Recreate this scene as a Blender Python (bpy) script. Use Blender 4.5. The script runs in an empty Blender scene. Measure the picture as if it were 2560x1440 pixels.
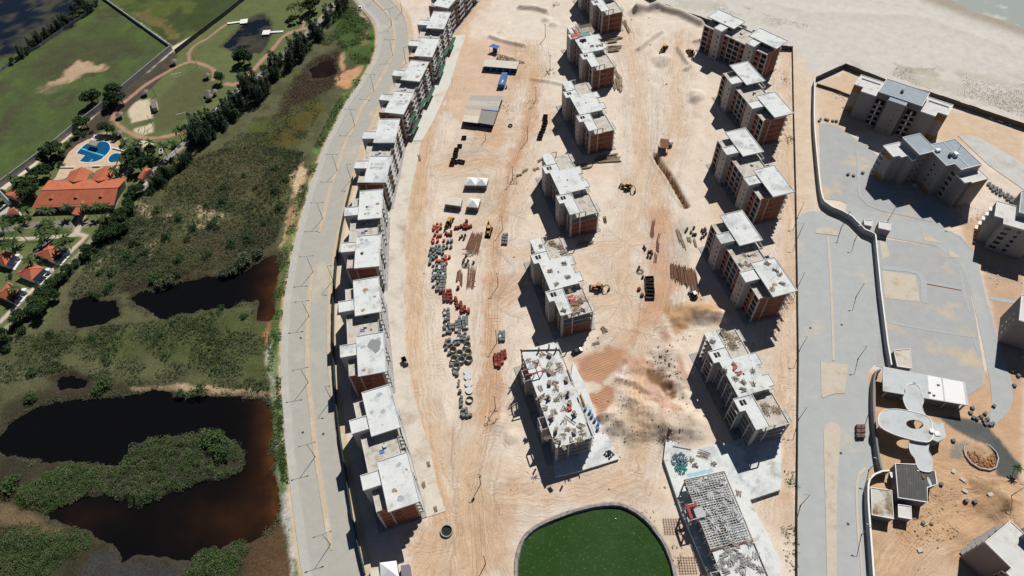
import bpy, bmesh, math, random
import numpy as np
from mathutils import Vector, Matrix
random.seed(7); RNG = np.random.default_rng(7)
R = math.radians
scene = bpy.context.scene
COL = scene.collection

# ------------------------------------------------------------------ camera
W_, H_, F_, HC = 2560.0, 1440.0, 1660.0, 210.0       # photograph size, focal length in pixels, flying height in metres
NADIR = (1362.0, 1987.0)
_d = np.array([NADIR[0]-W_/2, NADIR[1]-H_/2, F_]); _d /= np.linalg.norm(_d)
B2 = -_d
B0 = np.array([1., 0, 0]) - B2*B2[0]; B0 /= np.linalg.norm(B0)
B1 = np.cross(B2, B0)
def P(px, py, h=0.0):
    """world x, y of the point at height h seen at a pixel of the photograph"""
    v = np.array([px-W_/2, py-H_/2, F_]); t = -(HC-h)/(v @ B2)
    return (float(v @ B0*t), float(v @ B1*t))
def P3(px, py, h=0.0):
    x, y = P(px, py, h); return Vector((x, y, h))
cam_d = bpy.data.cameras.new('camera'); cam = bpy.data.objects.new('camera', cam_d); COL.objects.link(cam)
cam_d.sensor_width = 36; cam_d.lens = F_/W_*36; cam_d.clip_start = 1; cam_d.clip_end = 9000
M4 = Matrix(((B0[0], -B0[1], -B0[2], 0), (B1[0], -B1[1], -B1[2], 0), (B2[0], -B2[1], -B2[2], HC), (0, 0, 0, 1)))
cam.matrix_world = M4
scene.camera = cam

# ------------------------------------------------------------------ light
SUN_EL, SUN_AZ = R(50), R(62.8)                    # azimuth of the sun, counted from +x to +y
world = bpy.data.worlds.new('World'); scene.world = world; world.use_nodes = True
nt = world.node_tree; bg = nt.nodes['Background']
sky = nt.nodes.new('ShaderNodeTexSky'); sky.sky_type = 'NISHITA'; sky.sun_disc = False
sky.air_density = 0.5; sky.dust_density = 0.05; sky.sun_elevation = SUN_EL; sky.sun_rotation = R(90)-SUN_AZ
nt.links.new(sky.outputs[0], bg.inputs[0]); bg.inputs[1].default_value = 0.05
sd = bpy.data.lights.new('sun', 'SUN'); sd.energy = 5.0; sd.angle = R(0.5); sd.color = (1.0, 0.955, 0.89)
sun = bpy.data.objects.new('sun', sd); COL.objects.link(sun)
sdir = Vector((math.cos(SUN_EL)*math.cos(SUN_AZ), math.cos(SUN_EL)*math.sin(SUN_AZ), math.sin(SUN_EL)))
sun.rotation_euler = sdir.to_track_quat('Z', 'Y').to_euler()
sun.location = (0, 0, 300)
vs = scene.view_settings
vs.view_transform = 'Standard'; vs.look = 'None'; vs.exposure = 0.0; vs.gamma = 1.0; vs.use_curve_mapping = False
KEXP = 1.25                                          # what a level white surface renders at
def lin(c): return c/12.92 if c <= 0.04045 else ((c+0.055)/1.055)**2.4
def alb(r, g, b, k=None):
    """albedo of a level sunlit surface that shows as this sRGB colour in the photograph"""
    k = k or KEXP
    return tuple(min(0.85, lin(v/255.0)/k) for v in (r, g, b))

# ------------------------------------------------------------------ materials
MATS = {}
def pm(name, col, rough=0.85, var=0.25, scale=0.6, col2=None, patch=0.0, pscale=0.12, bump=0.0, bscale=4.0, spec=0.3, metal=0.0, fine=0.0, col3=None, patch3=0.0, p3scale=0.3):
    """principled material with noise: var = light/dark mottling, col2/patch = stains of a second colour"""
    if name in MATS: return MATS[name]
    m = bpy.data.materials.new(name); m.use_nodes = True; n = m.node_tree.nodes; l = m.node_tree.links
    b = n['Principled BSDF']; b.inputs['Roughness'].default_value = rough
    b.inputs['Specular IOR Level'].default_value = spec; b.inputs['Metallic'].default_value = metal
    geo = n.new('ShaderNodeNewGeometry')
    def noise(sc, det=4.0, r=0.6):
        x = n.new('ShaderNodeTexNoise'); x.inputs['Scale'].default_value = sc; x.inputs['Detail'].default_value = det
        x.inputs['Roughness'].default_value = r; l.new(geo.outputs['Position'], x.inputs['Vector']); return x.outputs[0]
    def ramp(src, a, bb, lo=0.0, hi=1.0):
        x = n.new('ShaderNodeMapRange'); x.inputs[1].default_value = a; x.inputs[2].default_value = bb
        x.inputs[3].default_value = lo; x.inputs[4].default_value = hi; l.new(src, x.inputs[0]); return x.outputs[0]
    cur = None
    if col2 is not None and patch > 0:
        mx = n.new('ShaderNodeMix'); mx.data_type = 'RGBA'
        l.new(ramp(noise(pscale, 5, 0.65), 0.62-patch*0.25, 0.70-patch*0.1), mx.inputs[0])
        mx.inputs[6].default_value = (*col, 1); mx.inputs[7].default_value = (*col2, 1); cur = mx.outputs[2]
    if col3 is not None:
        m3_ = n.new('ShaderNodeMix'); m3_.data_type = 'RGBA'; l.new(ramp(noise(p3scale, 6, 0.7), 0.60-patch3*0.2, 0.72-patch3*0.1), m3_.inputs[0])
        if cur is None: m3_.inputs[6].default_value = (*col, 1)
        else: l.new(cur, m3_.inputs[6])
        m3_.inputs[7].default_value = (*col3, 1); cur = m3_.outputs[2]
    mv = n.new('ShaderNodeMix'); mv.data_type = 'RGBA'; mv.blend_type = 'MULTIPLY'; mv.inputs[0].default_value = 1.0
    if cur is None: mv.inputs[6].default_value = (*col, 1)
    else: l.new(cur, mv.inputs[6])
    cmb = n.new('ShaderNodeCombineColor'); s = ramp(noise(scale, 6, 0.65), 0.25, 0.75, 1-var, 1+var*0.6)
    if fine > 0:
        ml = n.new('ShaderNodeMath'); ml.operation = 'MULTIPLY'; l.new(s, ml.inputs[0]); l.new(ramp(noise(scale*9, 3, 0.7), 0.3, 0.7, 1-fine, 1+fine*0.6), ml.inputs[1]); s = ml.outputs[0]
    for i in range(3): l.new(s, cmb.inputs[i])
    l.new(cmb.outputs[0], mv.inputs[7]); l.new(mv.outputs[2], b.inputs['Base Color'])
    if bump > 0:
        bp = n.new('ShaderNodeBump'); bp.inputs['Strength'].default_value = bump; bp.inputs['Distance'].default_value = 0.1
        l.new(noise(bscale, 4, 0.6), bp.inputs['Height']); l.new(bp.outputs[0], b.inputs['Normal'])
    MATS[name] = m; return m

# ------------------------------------------------------------------ mesh helpers
class MB:
    def __init__(s): s.v = []; s.f = []
    def box(s, x0, x1, y0, y1, z0, z1):
        b = len(s.v)
        s.v += [(x0,y0,z0),(x1,y0,z0),(x1,y1,z0),(x0,y1,z0),(x0,y0,z1),(x1,y0,z1),(x1,y1,z1),(x0,y1,z1)]
        s.f += [(b,b+3,b+2,b+1),(b+4,b+5,b+6,b+7),(b,b+1,b+5,b+4),(b+1,b+2,b+6,b+5),(b+2,b+3,b+7,b+6),(b+3,b,b+4,b+7)]; return s
    def obox(s, c, ang, lx, ly, z0, z1, tilt=0):
        ca, sa = math.cos(ang), math.sin(ang); b = len(s.v)
        for z in (z0, z1):
            for x, y in ((-lx/2,-ly/2),(lx/2,-ly/2),(lx/2,ly/2),(-lx/2,ly/2)):
                s.v.append((c[0]+x*ca-y*sa, c[1]+x*sa+y*ca, z+x*tilt))
        s.f += [(b,b+3,b+2,b+1),(b+4,b+5,b+6,b+7),(b,b+1,b+5,b+4),(b+1,b+2,b+6,b+5),(b+2,b+3,b+7,b+6),(b+3,b,b+4,b+7)]; return s
    def prism(s, poly, z0, z1):
        a = sum(poly[i][0]*poly[(i+1)%len(poly)][1]-poly[(i+1)%len(poly)][0]*poly[i][1] for i in range(len(poly)))
        if a < 0: poly = poly[::-1]
        b = len(s.v); n = len(poly)
        s.v += [(p[0],p[1],z0) for p in poly] + [(p[0],p[1],z1) for p in poly]
        s.f += [tuple(range(b+n-1, b-1, -1)), tuple(range(b+n, b+2*n))]
        s.f += [(b+i, b+(i+1)%n, b+n+(i+1)%n, b+n+i) for i in range(n)]; return s
    def beam(s, p0, p1, w, h=None):
        h = h or w; p0 = Vector(p0); p1 = Vector(p1); d = (p1-p0).normalized()
        u = d.cross(Vector((0,0,1))); u = u.normalized() if u.length > 1e-4 else Vector((1,0,0)); q = u.cross(d)
        b = len(s.v)
        for p in (p0, p1):
            for a, c in ((-1,-1),(1,-1),(1,1),(-1,1)): s.v.append(tuple(p+u*(a*w/2)+q*(c*h/2)))
        s.f += [(b,b+1,b+2,b+3),(b+7,b+6,b+5,b+4),(b,b+4,b+5,b+1),(b+1,b+5,b+6,b+2),(b+2,b+6,b+7,b+3),(b+3,b+7,b+4,b)]; return s
    def tube(s, pts, rad, n=6):
        pts = [Vector(p) for p in pts]; rad = rad if isinstance(rad, (list, tuple)) else [rad]*len(pts); b = len(s.v)
        for i, p in enumerate(pts):
            d = (pts[min(i+1, len(pts)-1)]-pts[max(i-1, 0)]).normalized()
            u = d.cross(Vector((0,0,1))); u = u.normalized() if u.length > 1e-3 else Vector((1,0,0)); q = u.cross(d)
            for k in range(n):
                a = 2*math.pi*k/n; s.v.append(tuple(p+u*(math.cos(a)*rad[i])+q*(math.sin(a)*rad[i])))
        for i in range(len(pts)-1):
            for k in range(n):
                s.f.append((b+i*n+k, b+i*n+(k+1)%n, b+(i+1)*n+(k+1)%n, b+(i+1)*n+k))
        s.f += [tuple(b+k for k in range(n-1,-1,-1)), tuple(b+(len(pts)-1)*n+k for k in range(n))]; return s
    def cyl(s, x, y, z0, z1, r, n=12, r1=None):
        r1 = r if r1 is None else r1; b = len(s.v)
        for z, rr in ((z0, r), (z1, r1)):
            for k in range(n): a = 2*math.pi*k/n; s.v.append((x+rr*math.cos(a), y+rr*math.sin(a), z))
        s.f += [tuple(range(b+n-1,b-1,-1)), tuple(range(b+n,b+2*n))]
        s.f += [(b+k, b+(k+1)%n, b+n+(k+1)%n, b+n+k) for k in range(n)]; return s
    def ring(s, x, y, z0, z1, ro, ri, n=20):
        b = len(s.v)
        for z, rr in ((z0,ro),(z1,ro),(z1,ri),(z0,ri)):
            for k in range(n): a = 2*math.pi*k/n; s.v.append((x+rr*math.cos(a), y+rr*math.sin(a), z))
        for j in range(4):
            for k in range(n): s.f.append((b+j*n+k, b+j*n+(k+1)%n, b+((j+1)%4)*n+(k+1)%n, b+((j+1)%4)*n+k))
        return s
    def poly(s, pts):
        b = len(s.v); s.v += [tuple(p) for p in pts]; s.f.append(tuple(range(b, b+len(pts)))); return s
    def cone(s, pts, apex):
        b = len(s.v); s.v += [tuple(p) for p in pts]+[tuple(apex)]; n = len(pts)
        s.f += [(b+i, b+(i+1)%n, b+n) for i in range(n)]; return s
    def mesh(s, name, mat=None, smooth=False):
        m = bpy.data.meshes.new(name); m.from_pydata(s.v, [], s.f)
        if mat: m.materials.append(mat)
        if smooth: m.polygons.foreach_set('use_smooth', [True]*len(m.polygons))
        m.update(); return m
    def build(s, name, mat, parent=None, label=None, cat=None, group=None, kind=None, smooth=False):
        return link(name, s.mesh(name, mat, smooth), parent, label, cat, group, kind)
def link(name, mesh, parent=None, label=None, cat=None, group=None, kind=None):
    o = bpy.data.objects.new(name, mesh); COL.objects.link(o)
    if parent: o.parent = parent
    return tag(o, label, cat, group, kind)
def tag(o, label=None, cat=None, group=None, kind=None):
    for k, v in (('label', label), ('category', cat), ('group', group), ('kind', kind)):
        if v: o[k] = v
    return o
def thing(name, label, cat, loc=(0,0,0), rz=0.0, group=None):
    o = bpy.data.objects.new(name, None); COL.objects.link(o); o.location = loc; o.rotation_euler = (0,0,rz)
    o.empty_display_size = 0.5
    return tag(o, label, cat, group)
def copy_tree(o, loc=None, rz=None, label=None, group=None, parent=None):
    c = o.copy(); COL.objects.link(c)
    if parent: c.parent = parent
    if loc is not None: c.location = loc
    if rz is not None: c.rotation_euler = (0,0,rz)
    if label: c['label'] = label
    if group: c['group'] = group
    for ch in o.children: copy_tree(ch, parent=c)
    return c
def smooth_line(pts, step=2.0):
    """Catmull-Rom through world points, resampled"""
    p = np.array(pts, float); p = np.vstack([2*p[0]-p[1], p, 2*p[-1]-p[-2]]); out = []
    for i in range(1, len(p)-2):
        L = np.linalg.norm(p[i+1]-p[i]); n = max(1, int(L/step))
        for t in np.arange(n)/n:
            out.append(0.5*((2*p[i])+(-p[i-1]+p[i+1])*t+(2*p[i-1]-5*p[i]+4*p[i+1]-p[i+2])*t*t+(-p[i-1]+3*p[i]-3*p[i+1]+p[i+2])*t**3))
    out.append(p[-2]); return np.array(out)
def PX(lst, h=0.0): return [P(a, b, h) for a, b in lst]
def normals(L):
    d = np.gradient(L, axis=0); d /= np.linalg.norm(d, axis=1)[:, None]; return np.stack([d[:,1], -d[:,0]], 1)   # right-hand side
def strip(L, a, b, z):
    """faces between two offsets (to the right) of a line"""
    n = normals(L); m = MB(); A = L+n*np.reshape(a, (-1,1)); Bb = L+n*np.reshape(b, (-1,1))
    m.v = [(*p, z) for p in A]+[(*p, z) for p in Bb]; k = len(L)
    m.f = [(i, k+i, k+i+1, i+1) for i in range(k-1)]
    return m
def curb(L, a, b, z0, z1):
    n = normals(L); m = MB(); A = L+n*a; Bb = L+n*b; k = len(L)
    m.v = [(*p, z0) for p in A]+[(*p, z1) for p in A]+[(*p, z1) for p in Bb]+[(*p, z0) for p in Bb]
    for j in range(3):
        m.f += [(j*k+i, (j+1)*k+i, (j+1)*k+i+1, j*k+i+1) for i in range(k-1)]
    m.f += [(0, 3*k, 2*k, k), (k-1, 2*k-1, 3*k-1, 4*k-1)]
    return m
# ------------------------------------------------------------------ ground sheet: one terrain, coloured by what lies there
def seg_dist(X, Y, poly, closed=True):
    p = np.array(poly, float); n = len(p); best = np.full(X.shape, 1e9)
    for i in range(n if closed else n-1):
        a = p[i]; b = p[(i+1) % n]; d = b-a; L2 = max(1e-9, d @ d)
        t = np.clip(((X-a[0])*d[0]+(Y-a[1])*d[1])/L2, 0, 1)
        best = np.minimum(best, (X-a[0]-t*d[0])**2+(Y-a[1]-t*d[1])**2)
    return np.sqrt(best)
def inside(X, Y, poly):
    p = np.array(poly, float); n = len(p); c = np.zeros(X.shape, bool)
    for i in range(n):
        x0, y0 = p[i]; x1, y1 = p[(i+1) % n]
        if y0 == y1: continue
        c ^= ((y0 > Y) != (y1 > Y)) & (X < (x1-x0)*(Y-y0)/(y1-y0)+x0)
    return c
def vnoise(X, Y, s, seed):
    r = np.random.default_rng(seed).random((256, 256))
    x = X/s; y = Y/s; xi = np.floor(x).astype(int); yi = np.floor(y).astype(int); fx = x-xi; fy = y-yi
    fx = fx*fx*(3-2*fx); fy = fy*fy*(3-2*fy)
    g = lambda a, b: r[a % 256, b % 256]
    return (g(xi,yi)*(1-fx)+g(xi+1,yi)*fx)*(1-fy)+(g(xi,yi+1)*(1-fx)+g(xi+1,yi+1)*fx)*fy
def fbm(X, Y, s, seed, o=4):
    v = 0; a = 1; t = 0
    for k in range(o): v = v+a*vnoise(X, Y, s/2**k, seed+k); t += a; a *= 0.55
    return v/t-0.5
xs = np.concatenate([[-5000,-2500,-1400,-900,-600,-450,-390], np.arange(-352, 312, 0.8), [340,400,500,700,1000,1600,2800,5000]])
ys = [-3000,-1200,-500,-200,-80,-10,20]; y = 38.0
while y < 425: ys.append(y); y += 0.42+(y-38)/387*0.75
ys = np.array(ys+[440,480,560,700,900,1300,2200,4000,7000]); nx, ny = len(xs), len(ys)
GX, GY = np.meshgrid(xs, ys)
def sdf(poly):
    """metres inside a polygon given in world points (positive inside), computed near it only"""
    q = np.array(poly); out = np.full(GX.shape, -60.0)
    ix = np.where((xs > q[:,0].min()-20) & (xs < q[:,0].max()+20))[0]; iy = np.where((ys > q[:,1].min()-20) & (ys < q[:,1].max()+20))[0]
    if len(ix) == 0 or len(iy) == 0: return out
    sl = (slice(iy[0], iy[-1]+1), slice(ix[0], ix[-1]+1)); X, Y = GX[sl], GY[sl]
    d = seg_dist(X, Y, q); out[sl] = np.where(inside(X, Y, q), d, -d); return out
N1 = fbm(GX, GY, 14, 11); N2 = fbm(GX, GY, 5, 23); N3 = fbm(GX, GY, 40, 37); N4 = fbm(GX, GY, 2.2, 41, 3); N5 = fbm(GX, GY, 9, 53)
C = np.zeros(GX.shape+(3,)); Z = np.zeros(GX.shape); VEG = np.zeros(GX.shape); TRK = np.zeros(GX.shape)
def sm(x, a, b): t = np.clip((x-a)/(b-a), 0, 1); return t*t*(3-2*t)
def lay(w, col, var=0.12, n=None):
    n = N2 if n is None else n
    c = np.array(col)[None,None,:]*(1+var*2*n[...,None]); C[:] = C*(1-w[...,None])+c*w[...,None]
def paint(px, col, soft=1.5, rough=3.0, var=0.12, amt=1.0, n=None, worldpts=None, veg=None, trk=None):
    d = sdf(worldpts if worldpts is not None else PX(px)); w = sm(d+rough*2*(N2+0.5*N4), -soft, soft)*amt
    lay(w, col, var, n)
    if veg is not None: VEG[:] = VEG*(1-w)+veg*w
    if trk is not None: TRK[:] = TRK*(1-w)+trk*w
    return d, w
SAND = alb(230, 210, 186); PALE = alb(230, 216, 198); ORNG = alb(216, 180, 140); RED = alb(205, 145, 112); BEACH = alb(212, 206, 196)
MARSH = alb(98, 100, 72); FIELD = alb(82, 98, 56); LAWN = alb(104, 116, 68); DARK = alb(70, 70, 54); OLIVE = alb(100, 106, 72); WET = alb(58, 46, 36)
lay(np.ones(GX.shape), SAND, 0.10); TRK[:] = 1
lay(sm(N1+0.4*N2, 0.02, 0.22)*0.7, PALE, 0.05); lay(sm(fbm(GX, GY, 30, 71)+0.5*N2, 0.08, 0.3)*0.55, ORNG, 0.1)
# beach beyond the compound, with dune grass
paint([(1560,-60),(1640,0),(1760,60),(1880,100),(1980,120),(2000,180),(2040,210),(2120,170),(2560,300),(2900,390),(2900,-200),(1500,-200)], BEACH, 3, 2, 0.05, trk=0.12)
paint([(1980,120),(1992,540),(2040,525),(2040,195)], alb(224,203,176), 2, 1.5, 0.06, trk=0.6)
paint([(2560,330),(2360,270),(2240,240),(2120,180),(2040,205),(2056,310),(2100,330),(2300,330),(2560,430)], alb(222,190,152), 2, 2, 0.08)
# marsh west of the avenue
marsh_px = [(885,-30),(925,30),(946,95),(938,165),(880,240),(838,330),(798,420),(765,510),(745,600),(725,700),(713,800),(707,900),(707,1020),(716,1180),(735,1320),(750,1500),(-200,1500),(-300,1000),(0,830),(150,660),(330,490),(480,340),(650,200),(770,90),(840,20),(870,-30)]
D_MARSH, w = paint(marsh_px, MARSH, 1.5, 1.0, 0.25, veg=1.0, trk=0)
lay(w*sm(N1+0.3*N2, 0.02, 0.2)*0.7, OLIVE, 0.2); lay(w*sm(N5, 0.05, 0.2)*0.45, DARK, 0.2)
paint([(690,290),(740,190),(790,145),(850,120),(860,180),(845,215),(770,260),(700,310),(640,300)], alb(70,54,40), 3, 4, 0.3)
paint([(790,170),(840,150),(845,190),(800,200)], alb(46,46,46), 2, 4, 0.3)
paint([(560,400),(640,310),(760,260),(810,230),(790,300),(740,370),(640,380)], alb(84,92,48), 3, 5, 0.2)
paint([(690,330),(780,260),(800,280),(740,360),(650,365)], alb(92,84,44), 3, 4, 0.2)
paint([(840,190),(905,165),(910,200),(870,225),(838,215)], alb(205,160,122), 1.5, 2.5, 0.15)
paint([(845,145),(860,130),(858,175),(846,180)], alb(196,160,126), 1, 2, 0.15)
paint([(890,90),(920,80),(940,90),(935,105),(900,115)], alb(205,170,138), 1, 3, 0.15)
paint([(895,20),(930,60),(936,75),(900,40)], alb(220,196,168), 1, 2, 0.1)
paint([(860,30),(900,40),(940,100),(935,160),(880,160),(850,110),(830,60)], alb(70,96,46), 3, 4, 0.25, amt=0.75)
# ground by the ponds
paint([(0,1010),(130,960),(330,950),(560,975),(690,990),(690,1320),(600,1500),(-100,1500)], alb(64,62,48), 4, 3, 0.3)
paint([(0,900),(200,880),(430,900),(600,940),(690,960),(690,800),(560,770),(420,790),(280,830),(60,850)], alb(84,92,56), 4, 4, 0.3)
paint([(325,968),(440,962),(640,975),(690,985),(690,998),(560,994),(430,978),(330,982)], alb(190,165,135), 0.8, 1.5, 0.2)
paint([(120,940),(180,930),(230,950),(225,975),(150,985)], alb(60,52,46), 2, 2, 0.2)
paint([(330,640),(430,600),(560,560),(690,540),(690,620),(560,680),(440,700),(330,730),(250,730)], alb(78,74,52), 3, 4, 0.3)
paint([(300,690),(420,680),(560,690),(650,650),(650,700),(560,720),(330,770)], alb(60,50,42), 2, 3, 0.3)
paint([(370,390),(500,380),(640,380),(740,400),(720,480),(640,530),(480,500),(380,480)], alb(92,88,58), 4, 4, 0.2, amt=0.8)
for q in ([(395,525),(420,535),(440,545),(425,565)], [(490,550),(530,535),(540,560),(500,575)], [(362,610),(390,595),(380,640),(345,650)], [(330,505),(365,515),(380,540),(345,525)], [(235,660),(265,625),(262,640),(230,680)], [(480,520),(500,510),(560,540),(520,545)]):
    paint(q, alb(188,172,140), 1.0, 3.0, 0.2, amt=0.8)
paint([(0,1260),(60,1275),(120,1300),(180,1330),(170,1345),(60,1330),(0,1300)], alb(120,104,78), 2, 2, 0.2)
paint([(190,1500),(225,1385),(290,1360),(350,1400),(440,1405),(470,1420),(460,1500)], alb(66,66,66), 2, 2, 0.15)
paint([(640,1340),(700,1290),(720,1330),(735,1440),(745,1500),(620,1500),(600,1400)], alb(96,76,56), 2, 3, 0.3)
# verge of the avenue: sandy bank, green creeper
paint([(845,310),(860,240),(905,195),(915,200),(880,245),(850,295),(820,350),(790,430),(765,510),(745,600),(720,640),(735,580),(752,500),(775,420),(810,360)], alb(205,185,150), 1.0, 2.5, 0.12)
verge = [(905,200),(935,160),(944,110),(935,60),(925,60),(925,150),(860,245),(835,300),(800,380),(770,460),(745,540),(735,600),(715,680),(700,740),(690,800),(668,830),(672,900),(688,960),(690,1060),(700,1150),(712,1215),(720,1215),(712,1100),(708,1000),(708,900),(714,800),(726,700),(745,600),(766,510),(798,420),(838,330),(880,240)]
paint(verge, alb(86,112,60), 1.0, 2.0, 0.25, veg=1.0)
paint([(725,440),(760,400),(775,440),(750,520),(735,600),(700,640),(715,560),(732,500)], alb(212,188,150), 1, 3, 0.12)
paint([(690,700),(712,610),(722,540),(735,480),(742,490),(728,560),(715,640),(700,760),(680,800),(670,860),(655,870)], alb(160,120,84), 1, 1.5, 0.2)
paint([(664,880),(676,960),(680,1080),(690,1180),(700,1290),(715,1340),(735,1440),(748,1440),(735,1320),(716,1200),(706,1100),(700,1010),(690,930),(680,850)], alb(206,202,194), 1, 1.2, 0.1)
paint([(690,940),(704,950),(706,1040),(714,1150),(718,1205),(706,1200),(696,1100),(692,1000)], alb(80,106,58), 0.8, 1.2, 0.25, veg=1.0)
for q in ([(715,1290),(722,1295),(728,1330),(720,1330)], [(735,1400),(745,1405),(755,1440),(740,1440)], [(745,485),(770,455),(775,480),(752,520)]): paint(q, alb(74,100,50), 0.6, 1.2, 0.25, veg=1.0)
# open fields of the north-west
fieldpoly = [(-500,-200),(230,-40),(430,120),(410,140),(330,225),(210,305),(120,370),(20,450),(-80,540),(-600,760)]
d, w = paint(fieldpoly, FIELD, 1.0, 1.0, 0.15, veg=0.6, trk=0)
lay(w*sm(N1+0.3*N2, 0.0, 0.2)*0.8, alb(88,108,52), 0.15); lay(w*sm(N5+N3*0.5, 0.08, 0.25)*0.7, alb(80,78,58), 0.15)
paint([(60,170),(170,100),(330,90),(350,130),(240,150),(120,190)], alb(78,80,56), 4, 6, 0.15, amt=0.7)
paint([(150,195),(165,175),(200,150),(235,160),(275,155),(265,175),(215,185),(165,210),(110,225),(120,205)], alb(190,162,130), 1.5, 3.5, 0.15)
paint([(100,215),(165,205),(170,220),(110,235)], alb(120,116,88), 2, 4, 0.15, amt=0.7)
d, w = paint([(250,-20),(430,118),(460,100),(560,45),(640,-30),(640,-300),(0,-300)], alb(70,84,46), 1.0, 0.8, 0.2, veg=0.7, trk=0)
lay(w*sm(N1, 0.0, 0.2)*0.7, alb(96,112,52), 0.15)
paint([(330,30),(430,100),(450,90),(420,60),(370,30)], alb(112,106,62), 2, 4, 0.2)
paint([(-300,-200),(250,-40),(235,20),(180,60),(90,110),(0,150),(-300,250)], alb(64,72,50), 1.5, 1, 0.2, veg=0.6)
# resort lawn
d, w = paint([(-300,820),(-200,640),(20,470),(190,330),(260,280),(330,235),(420,150),(470,100),(600,10),(660,-60),(900,-60),(830,20),(760,95),(650,210),(560,290),(480,350),(400,420),(330,500),(210,620),(60,790),(-80,930)], LAWN, 0.8, 0.6, 0.10, veg=0.5, trk=0)
lay(w*sm(N1+N2*0.4, 0.02, 0.2)*0.6, alb(118,122,78), 0.1)
paint([(340,290),(385,260),(470,180),(530,175),(545,230),(500,270),(430,320),(370,335)], alb(96,102,64), 2, 3, 0.1)
paint([(150,440),(190,350),(270,330),(330,380),(320,420),(240,430)], alb(206,180,150), 0.8, 0.3, 0.1)
for q in ([(325,255),(375,248),(378,265),(382,295),(330,308),(322,285)], [(333,322),(380,308),(384,330),(360,338),(335,330)], [(330,362),(352,350),(385,352),(380,365),(335,372)]):
    paint(q, alb(216,200,168), 0.8, 0.6, 0.08)
for q in ([(0,560),(60,550),(60,580),(0,600)], [(60,590),(150,570),(200,590),(170,610),(70,610)]): paint(q, alb(70,98,48), 1, 1, 0.12)
paint([(434,128),(445,140),(430,165),(395,205),(345,250),(300,290),(240,335),(160,405),(148,395),(190,328),(240,288),(311,228),(354,192)], alb(84,76,64), 0.8, 1.2, 0.3)
def path(px, wdt, col, soft=0.5, amt=1.0, n=0.3):
    L = smooth_line(PX(px), 3.0); d = -np.full(GX.shape, 60.0)
    q = L; ix = np.where((xs > q[:,0].min()-9) & (xs < q[:,0].max()+9))[0]; iy = np.where((ys > q[:,1].min()-9) & (ys < q[:,1].max()+9))[0]
    sl = (slice(iy[0], iy[-1]+1), slice(ix[0], ix[-1]+1)); d[sl] = wdt/2-seg_dist(GX[sl], GY[sl], L, False)
    w = sm(d+n*2*(N4+N2), -soft, soft)*amt; lay(w, col, 0.1); VEG[:] = VEG*(1-w); return w
TER = alb(188, 138, 108)
path([(280,300),(283,285),(300,265),(330,240),(360,215),(400,190),(440,168),(475,155),(510,162),(535,178),(532,200)], 2.2, TER)
path([(283,290),(295,312),(330,335),(370,345),(420,340),(470,325),(490,315)], 2.2, TER)
path([(475,155),(472,135),(485,115),(520,95),(545,75),(565,62)], 1.6, TER)
path([(565,210),(585,212),(620,190),(650,155),(680,125),(710,90),(755,72),(770,70)], 2.4, TER)
path([(755,72),(760,58),(748,44)], 1.6, TER)
path([(0,805),(60,745),(120,685),(180,625),(215,590),(195,585),(170,590),(0,600)], 2.0, alb(214,190,164), n=0.1)
path([(0,835),(70,765),(140,695),(220,610),(260,560),(270,520)], 2.4, alb(160,152,124), n=0.2)
path([(0,575),(80,563),(150,560),(200,562),(262,555)], 4.0, alb(140,130,116), n=0.2)
path([(190,585),(197,560),(205,540)], 3.2, alb(206,186,160), n=0.1)
path([(250,470),(300,440),(330,420),(345,390)], 3, alb(208,188,160), n=0.2)
path([(350,470),(390,420),(450,370),(490,335),(520,300),(570,250),(600,225),(680,165),(740,110),(800,50),(830,10)], 3.6, alb(158,152,138), n=0.2)
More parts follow.
